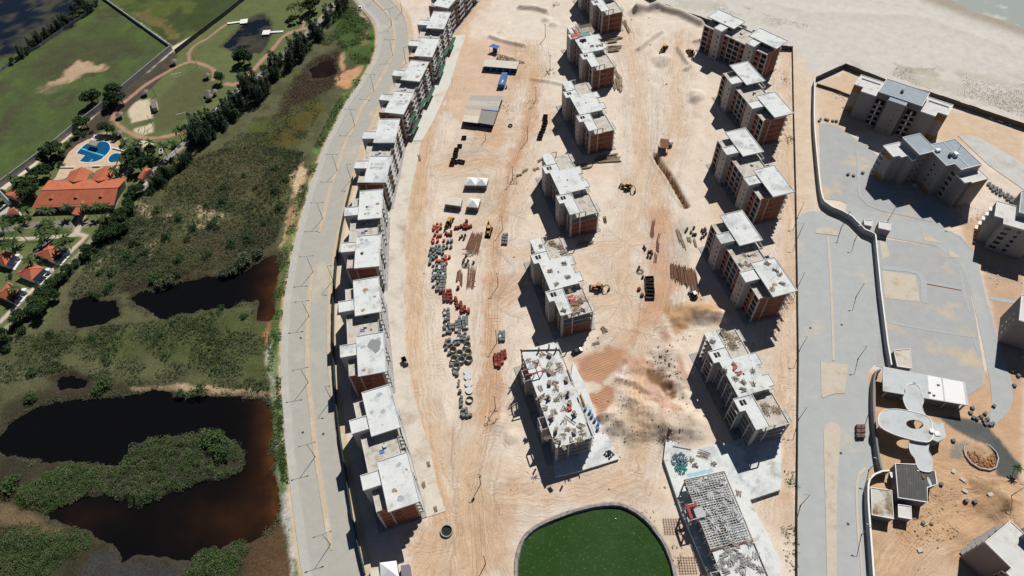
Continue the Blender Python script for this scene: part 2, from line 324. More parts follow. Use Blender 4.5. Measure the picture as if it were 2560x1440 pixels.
# orange and red soil driven over on the site
for q, c, a in (([(1030,300),(1060,150),(1110,60),(1200,-40),(1260,-40),(1180,60),(1130,180),(1090,330),(1060,500),(1040,700),(1040,900),(1060,1100),(1130,1300),(1090,1300),(1040,1050),(1020,800),(1020,500)], ORNG, 0.75),
        ([(1100,90),(1330,110),(1360,170),(1300,200),(1260,330),(1240,420),(1180,330),(1120,300)], alb(220,178,138), 0.7),
        ([(1230,560),(1270,400),(1310,300),(1330,180),(1350,170),(1330,330),(1290,440),(1250,580),(1235,800),(1260,960),(1230,1100),(1200,1050),(1210,800)], alb(212,160,116), 0.8),
        ([(1240,700),(1320,670),(1320,690),(1250,760),(1235,790)], alb(206,150,106), 0.8),
        ([(1190,1100),(1300,1180),(1300,1260),(1240,1420),(1040,1500),(1020,1330),(1120,1290)], alb(222,186,144), 0.8),
        ([(1580,260),(1640,340),(1660,500),(1690,560),(1700,700),(1640,800),(1560,900),(1620,700),(1620,560),(1600,420)], alb(216,172,134), 0.6),
        ([(1600,500),(1680,520),(1660,600),(1690,700),(1660,800),(1600,830),(1560,880),(1500,900),(1560,840),(1640,720),(1645,600)], alb(210,150,115), 0.6),
        ([(1650,750),(1760,740),(1790,780),(1740,800),(1690,830),(1660,800)], alb(205,165,120), 0.8),
        ([(1560,880),(1640,900),(1680,980),(1690,1030),(1640,1020),(1590,960)], RED, 0.75),
        ([(1640,830),(1690,880),(1720,960),(1700,900),(1660,820)], alb(190,120,85), 0.7),
        ([(1430,900),(1530,860),(1570,900),(1500,960),(1460,950)], alb(186,120,84), 0.8),
        ([(1470,985),(1545,955),(1530,1010),(1510,1040),(1490,1050),(1475,1010)], alb(178,116,76), 0.85),
        ([(1500,1040),(1560,1020),(1660,1040),(1740,1040),(1740,1110),(1600,1110),(1540,1090)], alb(190,165,140), 0.7),
        ([(1570,950),(1600,960),(1620,1100),(1600,1200),(1560,1230),(1590,1080)], alb(214,186,148), 0.6),
        ([(1190,1230),(1300,1290),(1290,1440),(1180,1440)], alb(214,172,130), 0.5),
        ([(1660,620),(1700,540),(1740,560),(1720,650),(1680,670)], alb(200,192,180), 0.6),
        ([(1520,820),(1560,700),(1600,800),(1560,850)], alb(232,206,180), 0.5),
        ([(1180,1290),(1100,1330),(1040,1310),(1070,1340),(1120,1360)], alb(200,180,155), 0.6),
        ([(1170,430),(1240,440),(1260,470),(1250,530),(1180,545),(1110,520)], alb(210,190,165), 0.5),
        ([(1120,345),(1200,350),(1250,400),(1170,420),(1110,400)], alb(214,190,160), 0.6),
        ([(1150,360),(1200,370),(1190,410),(1140,410)], alb(190,178,165), 0.5)):
    paint(q, c, 1.6, 4.5, 0.14, amt=a)
# pale concrete-dusty ground round the blocks
for q in ([(1240,20),(1330,15),(1380,60),(1340,110),(1240,100),(1220,60)], [(1530,300),(1560,330),(1570,390),(1530,410)], [(1500,500),(1530,550),(1510,610),(1480,620)], [(1480,760),(1510,810),(1480,880),(1430,900),(1470,830)], [(1560,20),(1700,60),(1640,90),(1570,60)], [(1600,150),(1740,150),(1760,250),(1640,230)]):
    paint(q, alb(232,216,192), 2, 4, 0.05, amt=0.8)
for q, a in (([(1240,-40),(1560,-40),(1760,60),(1780,200),(1700,300),(1560,330),(1330,150),(1230,60)], .55), ([(1540,300),(1640,260),(1720,330),(1750,480),(1700,520),(1600,520),(1530,420)], .45), ([(1250,560),(1400,620),(1330,820),(1280,960),(1250,860)], .45), ([(1480,480),(1620,500),(1600,640),(1500,680)], .45), ([(1490,640),(1600,640),(1560,800),(1500,760)], .35), ([(1160,1060),(1290,1090),(1280,1230),(1180,1210)], .4)):
    paint(q, alb(230,215,196), 4, 6, 0.06, amt=a)
# sand of the club ground, yellow sand; soil patches
paint([(2165,930),(2560,930),(2560,1440),(2700,1600),(2150,1600),(2160,1200)], alb(214,170,122), 1.5, 1, 0.10)
paint([(2190,1340),(2330,1350),(2400,1400),(2380,1500),(2180,1500)], alb(218,182,142), 3, 4, 0.08)
paint([(2420,1200),(2480,1210),(2530,1270),(2500,1290),(2440,1240)], alb(130,98,66), 1.5, 2.5, 0.2)
paint([(2430,1230),(2480,1250),(2480,1290),(2400,1270)], alb(188,140,92), 2, 3, 0.15)
paint([(2400,560),(2560,480),(2560,700),(2470,700),(2420,620)], alb(216,176,132), 1.5, 1, 0.10)
paint([(2460,690),(2560,690),(2560,960),(2520,960)], alb(206,166,128), 1.5, 1, 0.12)
paint([(2380,1070),(2450,1060),(2500,1100),(2550,1160),(2545,1200),(2490,1190),(2480,1130),(2420,1090)], alb(92,96,92), 0.6, 0.8, 0.1, trk=0)
paint([(2340,1040),(2420,1050),(2470,1060),(2490,1100),(2440,1110),(2400,1080)], alb(96,100,98), 0.6, 0.8, 0.1, trk=0)
paint([(2380,1110),(2410,1105),(2405,1150),(2375,1145)], alb(150,145,130), 1, 1.5, 0.1)
_sd = (1-VEG)[...,None]; _l = C.mean(-1, keepdims=True); C[:] = C*(1-_sd)+_sd*(_l+(C-_l)*0.72)*1.03
# dune grass on the beach
paint([(2240,160),(2330,175),(2350,190),(2260,185)], alb(176,172,150), 1.0, 3.0, 0.1, amt=0.6)
for q in ([(2230,178),(2330,190),(2440,220),(2400,235),(2280,215)], [(2340,165),(2420,180),(2560,205),(2560,225),(2440,205)], [(2420,230),(2560,250),(2560,285),(2460,255)], [(1880,48),(1930,45),(1965,55),(1920,62)], [(1985,60),(2030,62),(2010,66)], [(2120,150),(2150,155),(2165,175),(2130,172)], [(1700,0),(1800,5),(1780,30),(1660,15)], [(2500,180),(2560,190),(2560,205)]):
    paint(q, alb(186,182,166), 2.0, 5.0, 0.10, amt=0.5)
# ------------------------------------------------------------------ outlines of everything paved (laid on levelled ground)
MED = smooth_line(PX([(905,-40),(937,0),(963,27),(980,53),(986,87),(983,127),(973,157),(940,217),(907,267),(883,320),(863,360),(843,423),(827,467),(808,547),(797,590),(786,645),(780,690),(773,740),(770,790),(768,880),(771,957),(779,1021),(784,1081),(792,1142),(802,1206),(814,1283),(829,1375),(846,1460),(860,1520)]), 2.0)
APRON_N = [(1085,130),(1105,92),(1165,87),(1143,150),(1125,212),(1105,255),(1085,300),(1055,352),(1010,352),(1040,280),(1070,200)]
APRON_S = [(1000,352),(1053,354),(1044,403),(1030,467),(1018,540),(1010,617),(1008,700),(1010,753),(1012,850),(1018,920),(1030,980),(1043,1021),(1075,1122),(1095,1222),(1114,1278),(1051,1298),(1040,1250),(1000,1090),(970,950),(960,800),(955,640),(960,540),(975,450)]
RROAD = [(1993,1500),(1993,545),(2010,532),(2033,527),(2067,531),(2093,541),(2117,562),(2133,580),(2149,600),(2182,605),(2189,633),(2201,760),(2213,893),(2217,912),(2186,912),(2170,930),(2172,990),(2180,1030),(2186,1090),(2190,1165),(2170,1180),(2160,1220),(2166,1340),(2178,1500)]
PARK_S = [(2193,594),(2369,620),(2400,650),(2420,700),(2440,800),(2466,960),(2420,990),(2190,915),(2205,760)]
PARK_N = [(2047,306),(2095,316),(2165,364),(2230,420),(2330,440),(2420,560),(2330,575),(2200,545),(2100,502),(2061,497),(2052,440)]
LANE_E = [(2118,505),(2165,525),(2240,545),(2340,565),(2400,590),(2440,640),(2460,720),(2490,840),(2530,960),(2533,1000),(2520,1030),(2490,1062),(2470,1055),(2480,1010),(2476,960),(2455,850),(2425,720),(2400,660),(2340,615),(2200,590),(2150,560),(2110,540)]
DECK_E = [(2395,340),(2440,340),(2560,410),(2700,470),(2700,560),(2560,475),(2470,412)]
POOLDECK = [(155,425),(185,365),(215,345),(275,345),(290,365),(318,378),(322,410),(300,425),(235,440),(215,418)]
def level(px=None, wpts=None, z=-0.06, pad=1.0):
    d = sdf(wpts or PX(px)); w = sm(d, -pad-1.0, -pad); Z[:] = Z*(1-w)+z*w
# ------------------------------------------------------------------ relief
def carve(wpts, depth, soft=1.5, rough=0.5):
    d = sdf(wpts); w = sm(d+rough*2*(N2+.6*N4), -soft, soft); Z[:] = Z*(1-w)+depth*w; return d, w
def mound(px, py, r, h, sx=1.0, ang=0.0, pw=1.0, h0=0):
    cx, cy = P(px, py); dx = GX-cx; dy = GY-cy; u = (dx*math.cos(ang)+dy*math.sin(ang))/sx; v = -dx*math.sin(ang)+dy*math.cos(ang)
    q = np.sqrt(u*u+v*v)/r+0.35*N2; Z[:] += h*np.clip(1-q, 0, 1)**pw
def ridge(px, wdt, h):
    L = np.array(PX(px)); q = L; ix = np.where((xs > q[:,0].min()-9) & (xs < q[:,0].max()+9))[0]; iy = np.where((ys > q[:,1].min()-9) & (ys < q[:,1].max()+9))[0]
    sl = (slice(iy[0], iy[-1]+1), slice(ix[0], ix[-1]+1)); d = seg_dist(GX[sl], GY[sl], L, False)+0.5*N2[sl]
    Z[sl] += h*sm(d, wdt, 0)
inner = (GX > -352) & (GX < 312) & (GY > 38) & (GY < 425)
sandy = (1-VEG)*inner
Z += sandy*(0.10*N4+0.18*N2)*TRK
Z += VEG*inner*(0.35*N2+0.3*N4)
TRENCH = alb(150,120,90)
for q in ([(1638,388),(1650,410),(1672,440),(1700,490),(1715,515)],): ridge(q, 2.0, -3.2); ridge([(a-9, b) for a, b in q], 1.6, .9)
paint([(1632,388),(1642,384),(1656,408),(1680,440),(1706,486),(1722,514),(1712,520),(1694,494),(1664,444),(1644,414)], alb(150,116,84), .8, 1.2, .2)
for q, w, h in (([(1225,92),(1260,104),(1310,115)], 1.5, 0.9), ([(1330,198),(1380,205),(1410,213)], 1.2, 0.6), ([(1595,125),(1625,100),(1655,80)], 1.5, 1.0), ([(1695,120),(1712,150),(1725,165),(1715,175)], 1.5, 1.0), ([(1735,105),(1755,104),(1770,104)], 1.3, 1.0), ([(1250,82),(1265,65),(1270,60)], 1.2, 0.5),
        ([(1590,30),(1640,20),(1700,35),(1750,60)], 3.0, 1.6), ([(1300,20),(1340,22),(1365,30)], 2.0, 1.2), ([(1545,945),(1590,960),(1640,1000)], 1.6, .45), ([(1500,1050),(1530,1040),(1545,1060)], 2.5, .8)): ridge(q, w*1.15, h*1.9)
for a in ((1740,238,4.5,1.8), (1735,250,3.5,1.6), (1655,150,6,1.6), (1365,50,3,1.2), (1385,62,3,1.2), (1590,28,6,1.8), (1640,22,5,1.2), (1840,92,2,.6), (1680,880,4,1.3), (1725,780,5,2.2), (1765,785,5,2.5), (1800,790,4,2.0), (1700,800,4,1.4), (1640,1050,8,1.6), (1700,1080,8,1.8), (1600,1060,6,1.5), (1730,1060,6,1.8), (1575,1000,4,1.2), (1610,1020,5,1.6), (1670,1080,4,1.6), (1580,1090,4,1.2), (1540,1060,4,1.4), (1510,1030,4,1.6), (1520,1075,4,1.2), (1250,1060,4,.8), (1280,1090,3,.6), (1290,1010,3,.8),
          (2480,1270,5,1.2), (2500,1250,4,1.4), (2440,1260,3,.6), (2445,1120,4.5,1.0), (2400,1330,4,.6), (1010,170,2,.5)): mound(a[0], a[1], a[2]*1.1, a[3]*1.45)
mound(1660,950,7.5,-2.6,1.7,R(-60)); mound(1640,930,4,-1.4); mound(1680,970,4,-1.6)
paint([(1622,925),(1650,930),(1690,975),(1700,990),(1680,995),(1650,970),(1625,945)], alb(128,98,72), 1, 2.5, 0.2)
paint([(1650,770),(1790,770),(1790,800),(1700,830)], alb(186,142,96), 2, 5, 0.25, amt=0.6)
_sp = sm(sdf(PX([(1490,1000),(1560,930),(1620,880),(1650,790),(1790,760),(1790,810),(1720,850),(1700,900),(1740,1000),(1760,1090),(1700,1120),(1560,1110),(1490,1080)])), -3, 4)
Z += _sp*(0.75*np.abs(N4)*2+1.6*N2+1.2*np.abs(N5)); Z += sm(sdf(PX([(2380,1180),(2540,1180),(2560,1300),(2420,1320)])), -2, 4)*(0.8*np.abs(N4)*2+.5*N2)
Z[:] = np.where(inner, Z, 0)
# ponds and sea bed
POND1 = PX([(0,1090),(22,1065),(71,1029),(139,1003),(195,1001),(240,990),(300,988),(375,979),(424,977),(446,1000),(480,990),(517,992),(637,996),(664,1000),(676,1021),(680,1142),(690,1243),(690,1303),(648,1343),(560,1360),(520,1385),(480,1399),(424,1391),(394,1386),(349,1382),(311,1397),(277,1359),(225,1326),(180,1314),(124,1299),(124,1275),(176,1249),(270,1232),(272,1178),(307,1162),(240,1161),(180,1142),(124,1157),(75,1149),(0,1123),(-40,1110)])
ISLE = PX([(262,1180),(310,1158),(320,1122),(360,1100),(450,1087),(530,1076),(562,1090),(597,1112),(610,1137),(605,1178),(570,1193),(500,1203),(440,1223),(400,1243),(350,1263),(300,1254),(268,1236)])
POND2 = PX([(327,743),(353,730),(403,728),(450,705),(517,694),(553,692),(610,677),(640,657),(672,640),(698,630),(690,700),(683,767),(673,797),(648,795),(640,753),(610,753),(567,767),(500,770),(473,783),(417,792),(373,777),(337,760)])
POND3 = PX([(172,770),(187,750),(227,735),(253,747),(283,752),(293,790),(253,808),(187,822),(172,806)])
POND4 = PX([(128,950),(150,938),(190,935),(222,950),(210,968),(150,972)])
POND5 = PX([(-400,260),(0,138),(60,124),(120,95),(178,68),(186,20),(200,-40),(-300,-200)])
POND6 = PX([(657,37),(673,50),(673,70),(667,103),(647,130),(600,128),(577,121),(557,113),(577,97),(597,75),(617,57),(633,42)])
PONDM = PX([(770,170),(800,150),(835,150),(840,180),(815,195),(780,195)])
RIM = smooth_line(PX([(1300,1490),(1293,1440),(1297,1388),(1313,1347),(1337,1323),(1393,1295),(1442,1279),(1490,1267),(1534,1263),(1570,1271),(1611,1299),(1635,1327),(1663,1371),(1681,1424),(1690,1480)]), 2.0)
RIMC = np.vstack([RIM, np.array(PX([(1670,1560),(1600,1640),(1480,1680),(1380,1640),(1310,1560)]))])
dpond = {}
for nm, q in (('p1', POND1), ('p2', POND2), ('p3', POND3), ('p4', POND4), ('p5', POND5), ('p6', POND6), ('pm', PONDM)):
    d, w = carve(q, -1.1, 2.6, 2.2 if nm != 'pm' else 2.5); dpond[nm] = d; lay(sm(d+4*N2+3*N4, -4.0, 0.5)*.8, alb(66,60,50), 0.3); VEG[:] *= 1-sm(d, -1, 1)
d, w = carve(ISLE, 0.25, 1.0, 0.6); lay(w, alb(60,60,50), 0.3); VEG[:] = np.maximum(VEG, w)
d, w = carve(RIMC, -2.0, 0.6, 0.0); lay(w, alb(60,70,30), 0.1); D_GREEN = d; TRK *= 1-w
Z -= sm(sdf(PX([(2320,-30),(2420,30),(2500,54),(2600,90),(3200,300),(3200,-400),(2200,-400)])), -1, 25)*3.0
Z += sm(sdf(PX([(2000,60),(2300,60),(2560,160),(2560,110),(2300,20),(1900,0)])), 0, 15)*0.8*inner
WETB = sm(sdf(PX([(2200,-100),(2310,-8),(2420,34),(2500,60),(2600,96),(3200,310),(3200,-400),(2200,-400)])), -9, 2); lay(WETB, alb(172,164,150), 0.04); TRK *= 1-WETB
PLOUGH = [[(1430,900),(1500,872),(1535,860),(1572,876),(1556,905),(1505,953),(1462,950)], [(1472,985),(1520,965),(1545,957),(1532,1003),(1512,1035),(1490,1048)]]
PLW = np.zeros(GX.shape)
for q in PLOUGH: level(q, z=0.0, pad=-1.0); _d = sdf(PX(q)); _w = sm(_d+1.6*N2, -2.5, 2.5); lay(_w*.65, alb(196,150,118), .2); PLW[:] = np.maximum(PLW, _w); TRK *= 1-_w*.8
for q in (APRON_N, APRON_S, RROAD, PARK_S, PARK_N, LANE_E, DECK_E, POOLDECK): level(q)
_d = seg_dist(GX, GY, MED[::4], False); _w = sm(_d, 11.5, 10.2); Z[:] = Z*(1-_w)-0.06*_w
TRK *= 1-_w; VEG *= 1-_w; lay(_w, alb(214,190,160), 0.08)
_mi = [k for k in range(len(MED)) if P(700,1218)[1] <= MED[k][1] <= P(900,205)[1]]; _ml = MED[_mi[0]:_mi[-1]+1]; _mn = normals(_ml); VERGE = [tuple(p) for p in _ml+_mn*10.0]+[tuple(p) for p in (_ml+_mn*14.8)[::-1]]
_w = sm(sdf(VERGE)+5.0*(N2+.6*N4)-.9, -1.0, 1.2)*.8; lay(_w, alb(98,122,70), .25); VEG[:] = np.maximum(VEG, _w*.7)
# long wheel tracks: sideways and lengthwise coordinate of the nearest one
tracks = [[(1180,-30),(1110,90),(1080,250),(1050,450),(1040,700),(1040,900),(1070,1100),(1110,1320),(1050,1440)],
          [(1330,120),(1330,250),(1290,420),(1250,560),(1235,700),(1230,900),(1210,1050),(1170,1200),(1190,1440)],
          [(1560,60),(1590,200),(1600,330),(1590,470),(1560,640),(1560,740),(1600,850),(1590,980),(1600,1100),(1580,1180),(1480,1230),(1300,1230)],
          [(1700,100),(1690,220),(1690,330),(1640,480),(1660,600),(1640,760),(1550,880)], [(1995,200),(2005,350),(2000,520)], [(1975,130),(1970,400),(1970,700),(1965,1000),(1960,1250)],
          [(1200,330),(1300,330),(1380,290)], [(1240,620),(1330,640),(1330,700),(1250,760)], [(1500,620),(1600,600)], [(1490,760),(1560,740),(1570,700)], [(1200,560),(1270,520),(1330,420)], [(1100,420),(1200,400),(1260,420),(1250,480)],
          [(2480,1250),(2400,1290),(2300,1330),(2220,1440)], [(2350,1180),(2420,1200),(2520,1240)]]
best = np.full(GX.shape, 1e9); LAT = np.zeros(GX.shape); ALO = np.zeros(GX.shape); s0 = 0.0
for t in tracks:
    L = smooth_line(PX(t), 9.0)
    for i in range(len(L)-1):
        a = L[i]; d = L[i+1]-a; ln = np.linalg.norm(d); d = d/ln
        ix = np.where((xs > a[0]-40) & (xs < a[0]+40))[0]; iy = np.where((ys > a[1]-40) & (ys < a[1]+40))[0]
        if len(ix) and len(iy):
            sl = (slice(iy[0], iy[-1]+1), slice(ix[0], ix[-1]+1)); X = GX[sl]-a[0]; Y = GY[sl]-a[1]
            u = np.clip(X*d[0]+Y*d[1], 0, ln); lat = X*d[1]-Y*d[0]; dd = (X-u*d[0])**2+(Y-u*d[1])**2; m = dd < best[sl]
            best[sl] = np.where(m, dd, best[sl]); LAT[sl] = np.where(m, lat, LAT[sl]); ALO[sl] = np.where(m, u+s0, ALO[sl])
        s0 += ln
TW = TRK*np.clip(sm(np.sqrt(best)+6*N2, 13, 3)+0.55, 0, 1)*inner; LATW = sm(np.sqrt(best)+6*N2, 13, 3)
FC = np.array([alb(224,190,154)])
lay(sandy*sm(np.sqrt(best)+4*N2, 5, 2)*TRK*0.35, alb(220,184,146), 0.05)
verts = np.stack([GX, GY, Z], -1).reshape(-1, 3).astype(np.float32)
idx = np.arange(nx*ny).reshape(ny, nx)
faces = np.stack([idx[:-1,:-1], idx[:-1,1:], idx[1:,1:], idx[1:,:-1]], -1).reshape(-1, 4).astype(np.int32)
def grid_mesh(name, verts, faces):
    m = bpy.data.meshes.new(name); m.vertices.add(len(verts)); m.vertices.foreach_set('co', verts.ravel())
    k = faces.shape[1]; m.loops.add(faces.size); m.loops.foreach_set('vertex_index', faces.ravel())
    m.polygons.add(len(faces)); m.polygons.foreach_set('loop_start', np.arange(0, faces.size, k, dtype=np.int32)); m.polygons.foreach_set('loop_total', np.full(len(faces), k, np.int32))
    m.update(calc_edges=True); m.validate(); return m
gm = grid_mesh('ground', verts, faces); gm.polygons.foreach_set('use_smooth', np.ones(len(faces), bool))
ca = gm.color_attributes.new('soil', 'FLOAT_COLOR', 'POINT')
ca.data.foreach_set('color', np.concatenate([np.clip(C, 0.004, 0.85), VEG[...,None]], -1).reshape(-1).astype(np.float32))
ta = gm.attributes.new('track', 'FLOAT_VECTOR', 'POINT'); ta.data.foreach_set('vector', np.stack([LAT, ALO, TW], -1).reshape(-1).astype(np.float32))
pa_ = gm.attributes.new('plough', 'FLOAT', 'POINT'); pa_.data.foreach_set('value', PLW.reshape(-1).astype(np.float32))
def ground_material():
    m = bpy.data.materials.new('ground_soil'); m.use_nodes = True; n = m.node_tree.nodes; l = m.node_tree.links; b = n['Principled BSDF']
    b.inputs['Roughness'].default_value = 0.95; b.inputs['Specular IOR Level'].default_value = 0.1
    at = n.new('ShaderNodeAttribute'); at.attribute_name = 'soil'; tr = n.new('ShaderNodeAttribute'); tr.attribute_name = 'track'
    geo = n.new('ShaderNodeNewGeometry'); sep = n.new('ShaderNodeSeparateXYZ'); l.new(tr.outputs['Vector'], sep.inputs[0])
    def noise(vec, sc, det=5, r=0.65):
        x = n.new('ShaderNodeTexNoise'); x.inputs['Scale'].default_value = sc; x.inputs['Detail'].default_value = det; x.inputs['Roughness'].default_value = r
        l.new(vec, x.inputs['Vector']); return x.outputs[0]
    def rng(s, a, bb, lo, hi):
        x = n.new('ShaderNodeMapRange'); x.inputs[1].default_value = a; x.inputs[2].default_value = bb; x.inputs[3].default_value = lo; x.inputs[4].default_value = hi; l.new(s, x.inputs[0]); return x.outputs[0]
    def math_(op, a, bb):
        x = n.new('ShaderNodeMath'); x.operation = op
        for i, q in enumerate((a, bb)):
            if isinstance(q, (int, float)): x.inputs[i].default_value = q
            else: l.new(q, x.inputs[i])
        return x.outputs[0]
    wob = noise(geo.outputs['Position'], 0.15, 2)
    cv = n.new('ShaderNodeCombineXYZ'); l.new(math_('ADD', math_('MULTIPLY', sep.outputs[0], 1.1), math_('MULTIPLY', wob, 5.0)), cv.inputs[0]); l.new(math_('MULTIPLY', sep.outputs[1], 0.05), cv.inputs[1])
    st = noise(cv.outputs[0], 1.0, 6, 0.7)
    w2 = noise(geo.outputs['Position'], 0.06, 3); wv = n.new('ShaderNodeTexWave'); wv.inputs['Scale'].default_value = 0.22; wv.inputs['Distortion'].default_value = 9.0; wv.inputs['Detail'].default_value = 4.0; wv.inputs['Detail Scale'].default_value = 0.7
    l.new(geo.outputs['Position'], wv.inputs['Vector'])
    fine = noise(geo.outputs['Position'], 1.3, 6, 0.7); mid = noise(geo.outputs['Position'], 0.25, 5)
    # arcs left by turning wheels: rings round a far point, another one for each patch of ground
    def vm(op, a, bb=None, sc=None):
        x = n.new('ShaderNodeVectorMath'); x.operation = op; l.new(a, x.inputs[0])
        if bb is not None:
            if isinstance(bb, tuple): x.inputs[1].default_value = bb
            else: l.new(bb, x.inputs[1])
        if sc is not None: x.inputs['Scale'].default_value = sc
        return x
    dn = n.new('ShaderNodeTexNoise'); dn.inputs['Scale'].default_value = 0.09; dn.inputs['Detail'].default_value = 2; l.new(geo.outputs['Position'], dn.inputs['Vector'])
    flatp = vm('MULTIPLY', geo.outputs['Position'], (1.0, 1.0, 0.0)).outputs[0]
    pd = vm('ADD', flatp, vm('SCALE', vm('SUBTRACT', dn.outputs['Color'], (0.5, 0.5, 0.5)).outputs[0], sc=16.0).outputs[0]).outputs[0]
    pd = vm('MULTIPLY', pd, (1.0, 1.0, 0.0)).outputs[0]
    arcs = None
    for sc_, off, wl in ((0.055, 46.0, 3.6), (0.035, 90.0, 4.6)):
        vo = n.new('ShaderNodeTexVoronoi'); vo.voronoi_dimensions = '2D'; vo.inputs['Scale'].default_value = sc_; l.new(pd, vo.inputs['Vector'])
        cen = vm('SCALE', vo.outputs['Position'], sc=1.0).outputs[0]
        cen = vm('ADD', vm('MULTIPLY', cen, (1.0, 1.0, 0.0)).outputs[0], vm('MULTIPLY', vm('SCALE', vm('SUBTRACT', vo.outputs['Color'], (0.5, 0.5, 0.5)).outputs[0], sc=off).outputs[0], (1.0, 1.0, 0.0)).outputs[0]).outputs[0]
        dd_ = vm('DISTANCE', pd, cen).outputs['Value']
        sn = math_('SINE', math_('MULTIPLY', dd_, wl), 0.0)
        ar = rng(sn, 0.35, 0.95, 0.0, 1.0)
        msk = rng(noise(geo.outputs['Position'], 0.05+sc_, 4), 0.48, 0.62, 0.0, 1.0)
        ar = math_('MULTIPLY', ar, msk); arcs = ar if arcs is None else math_('MAXIMUM', arcs, ar)
    arcs = math_('MULTIPLY', arcs, sep.outputs[2])
    # streaks darken and redden, weighted by the track weight
    f = math_('MULTIPLY', rng(st, 0.35, 0.72, -0.30, 0.20), rng(sep.outputs[2], 0.6, 1.0, 0.0, 1.0))
    f = math_('ADD', math_('MULTIPLY', f, 0.75), math_('MULTIPLY', arcs, -0.075))
    f = math_('ADD', f, math_('ADD', rng(fine, 0.25, 0.75, -0.10, 0.10), rng(mid, 0.3, 0.7, -0.09, 0.08)))
    f = math_('ADD', f, math_('MULTIPLY', at.outputs['Alpha'], rng(fine, 0.3, 0.7, -0.45, 0.35)))
    pl_ = n.new('ShaderNodeAttribute'); pl_.attribute_name = 'plough'; mp = n.new('ShaderNodeMapping'); mp.inputs['Rotation'].default_value = (0, 0, R(68)); l.new(geo.outputs['Position'], mp.inputs[0])
    pw_ = n.new('ShaderNodeTexWave'); pw_.inputs['Scale'].default_value = .34; pw_.inputs['Distortion'].default_value = 2.0; pw_.inputs['Detail'].default_value = 3; l.new(mp.outputs[0], pw_.inputs[0])
    f = math_('ADD', f, math_('MULTIPLY', pl_.outputs['Fac'], rng(pw_.outputs[1], 0.0, 0.6, -0.28, 0.06)))
    f = math_('ADD', f, 1.0)
    cmb = n.new('ShaderNodeCombineColor')
    for i, g in enumerate((0.75, 1.0, 1.2)): l.new(math_('POWER', f, g), cmb.inputs[i])
    mx = n.new('ShaderNodeMix'); mx.data_type = 'RGBA'; mx.blend_type = 'MULTIPLY'; mx.inputs[0].default_value = 1; l.new(at.outputs['Color'], mx.inputs[6]); l.new(cmb.outputs[0], mx.inputs[7])
    l.new(mx.outputs[2], b.inputs['Base Color'])
    bp = n.new('ShaderNodeBump'); bp.inputs['Strength'].default_value = 1.0; bp.inputs['Distance'].default_value = 0.12
    l.new(math_('ADD', math_('MULTIPLY', math_('MULTIPLY', st, rng(sep.outputs[2], 0.6, 1.0, 0.0, 1.0)), 2.2), math_('ADD', math_('MULTIPLY', fine, 0.8), math_('MULTIPLY', arcs, -0.6))), bp.inputs['Height']); l.new(bp.outputs[0], b.inputs['Normal'])
    return m
gm.materials.append(ground_material())
link('ground', gm, kind='structure')
def zat(x, y):
    i = int(np.clip(np.searchsorted(ys, y), 1, ny-1)); j = int(np.clip(np.searchsorted(xs, x), 1, nx-1)); return float(Z[i, j])
# ------------------------------------------------------------------ water
def water_mat(name, deep, shallow, rough=0.08, wave=0.15, wscale=1.2, spec=0.5, a='edge', glint_fleck=False):
    m = bpy.data.materials.new(name); m.use_nodes = True; n = m.node_tree.nodes; l = m.node_tree.links; b = n['Principled BSDF']
    b.inputs['Roughness'].default_value = rough; b.inputs['Specular IOR Level'].default_value = spec
    at = n.new('ShaderNodeAttribute'); at.attribute_name = a; geo = n.new('ShaderNodeNewGeometry')
    x = n.new('ShaderNodeTexNoise'); x.inputs['Scale'].default_value = 0.12; x.inputs['Detail'].default_value = 6; l.new(geo.outputs['Position'], x.inputs['Vector'])
    mt = n.new('ShaderNodeMath'); mt.operation = 'MULTIPLY'; l.new(at.outputs['Fac'], mt.inputs[0])
    r = n.new('ShaderNodeMapRange'); r.inputs[1].default_value = .3; r.inputs[2].default_value = .7; r.inputs[3].default_value = .4; r.inputs[4].default_value = 1.5; l.new(x.outputs[0], r.inputs[0]); l.new(r.outputs[0], mt.inputs[1])
    mx = n.new('ShaderNodeMix'); mx.data_type = 'RGBA'; l.new(mt.outputs[0], mx.inputs[0]); mx.inputs[6].default_value = (*deep, 1); mx.inputs[7].default_value = (*shallow, 1)
    out = mx.outputs[2]
    if glint_fleck:  # pale flecks painted into the base colour imitate sun glints on ripples
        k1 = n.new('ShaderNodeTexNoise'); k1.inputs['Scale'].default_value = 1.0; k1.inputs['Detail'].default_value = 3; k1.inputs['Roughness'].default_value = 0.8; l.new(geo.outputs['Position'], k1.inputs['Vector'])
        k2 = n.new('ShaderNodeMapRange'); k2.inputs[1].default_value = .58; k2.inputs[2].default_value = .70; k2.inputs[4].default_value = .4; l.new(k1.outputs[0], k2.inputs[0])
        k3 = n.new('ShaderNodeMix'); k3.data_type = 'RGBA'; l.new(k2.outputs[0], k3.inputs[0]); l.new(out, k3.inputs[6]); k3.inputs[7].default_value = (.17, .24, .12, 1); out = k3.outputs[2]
    l.new(out, b.inputs['Base Color'])
    y = n.new('ShaderNodeTexNoise'); y.inputs['Scale'].default_value = wscale; y.inputs['Detail'].default_value = 4; l.new(geo.outputs['Position'], y.inputs['Vector'])
    bp = n.new('ShaderNodeBump'); bp.inputs['Strength'].default_value = wave; bp.inputs['Distance'].default_value = 0.1; l.new(y.outputs[0], bp.inputs['Height']); l.new(bp.outputs[0], b.inputs['Normal'])
    return m
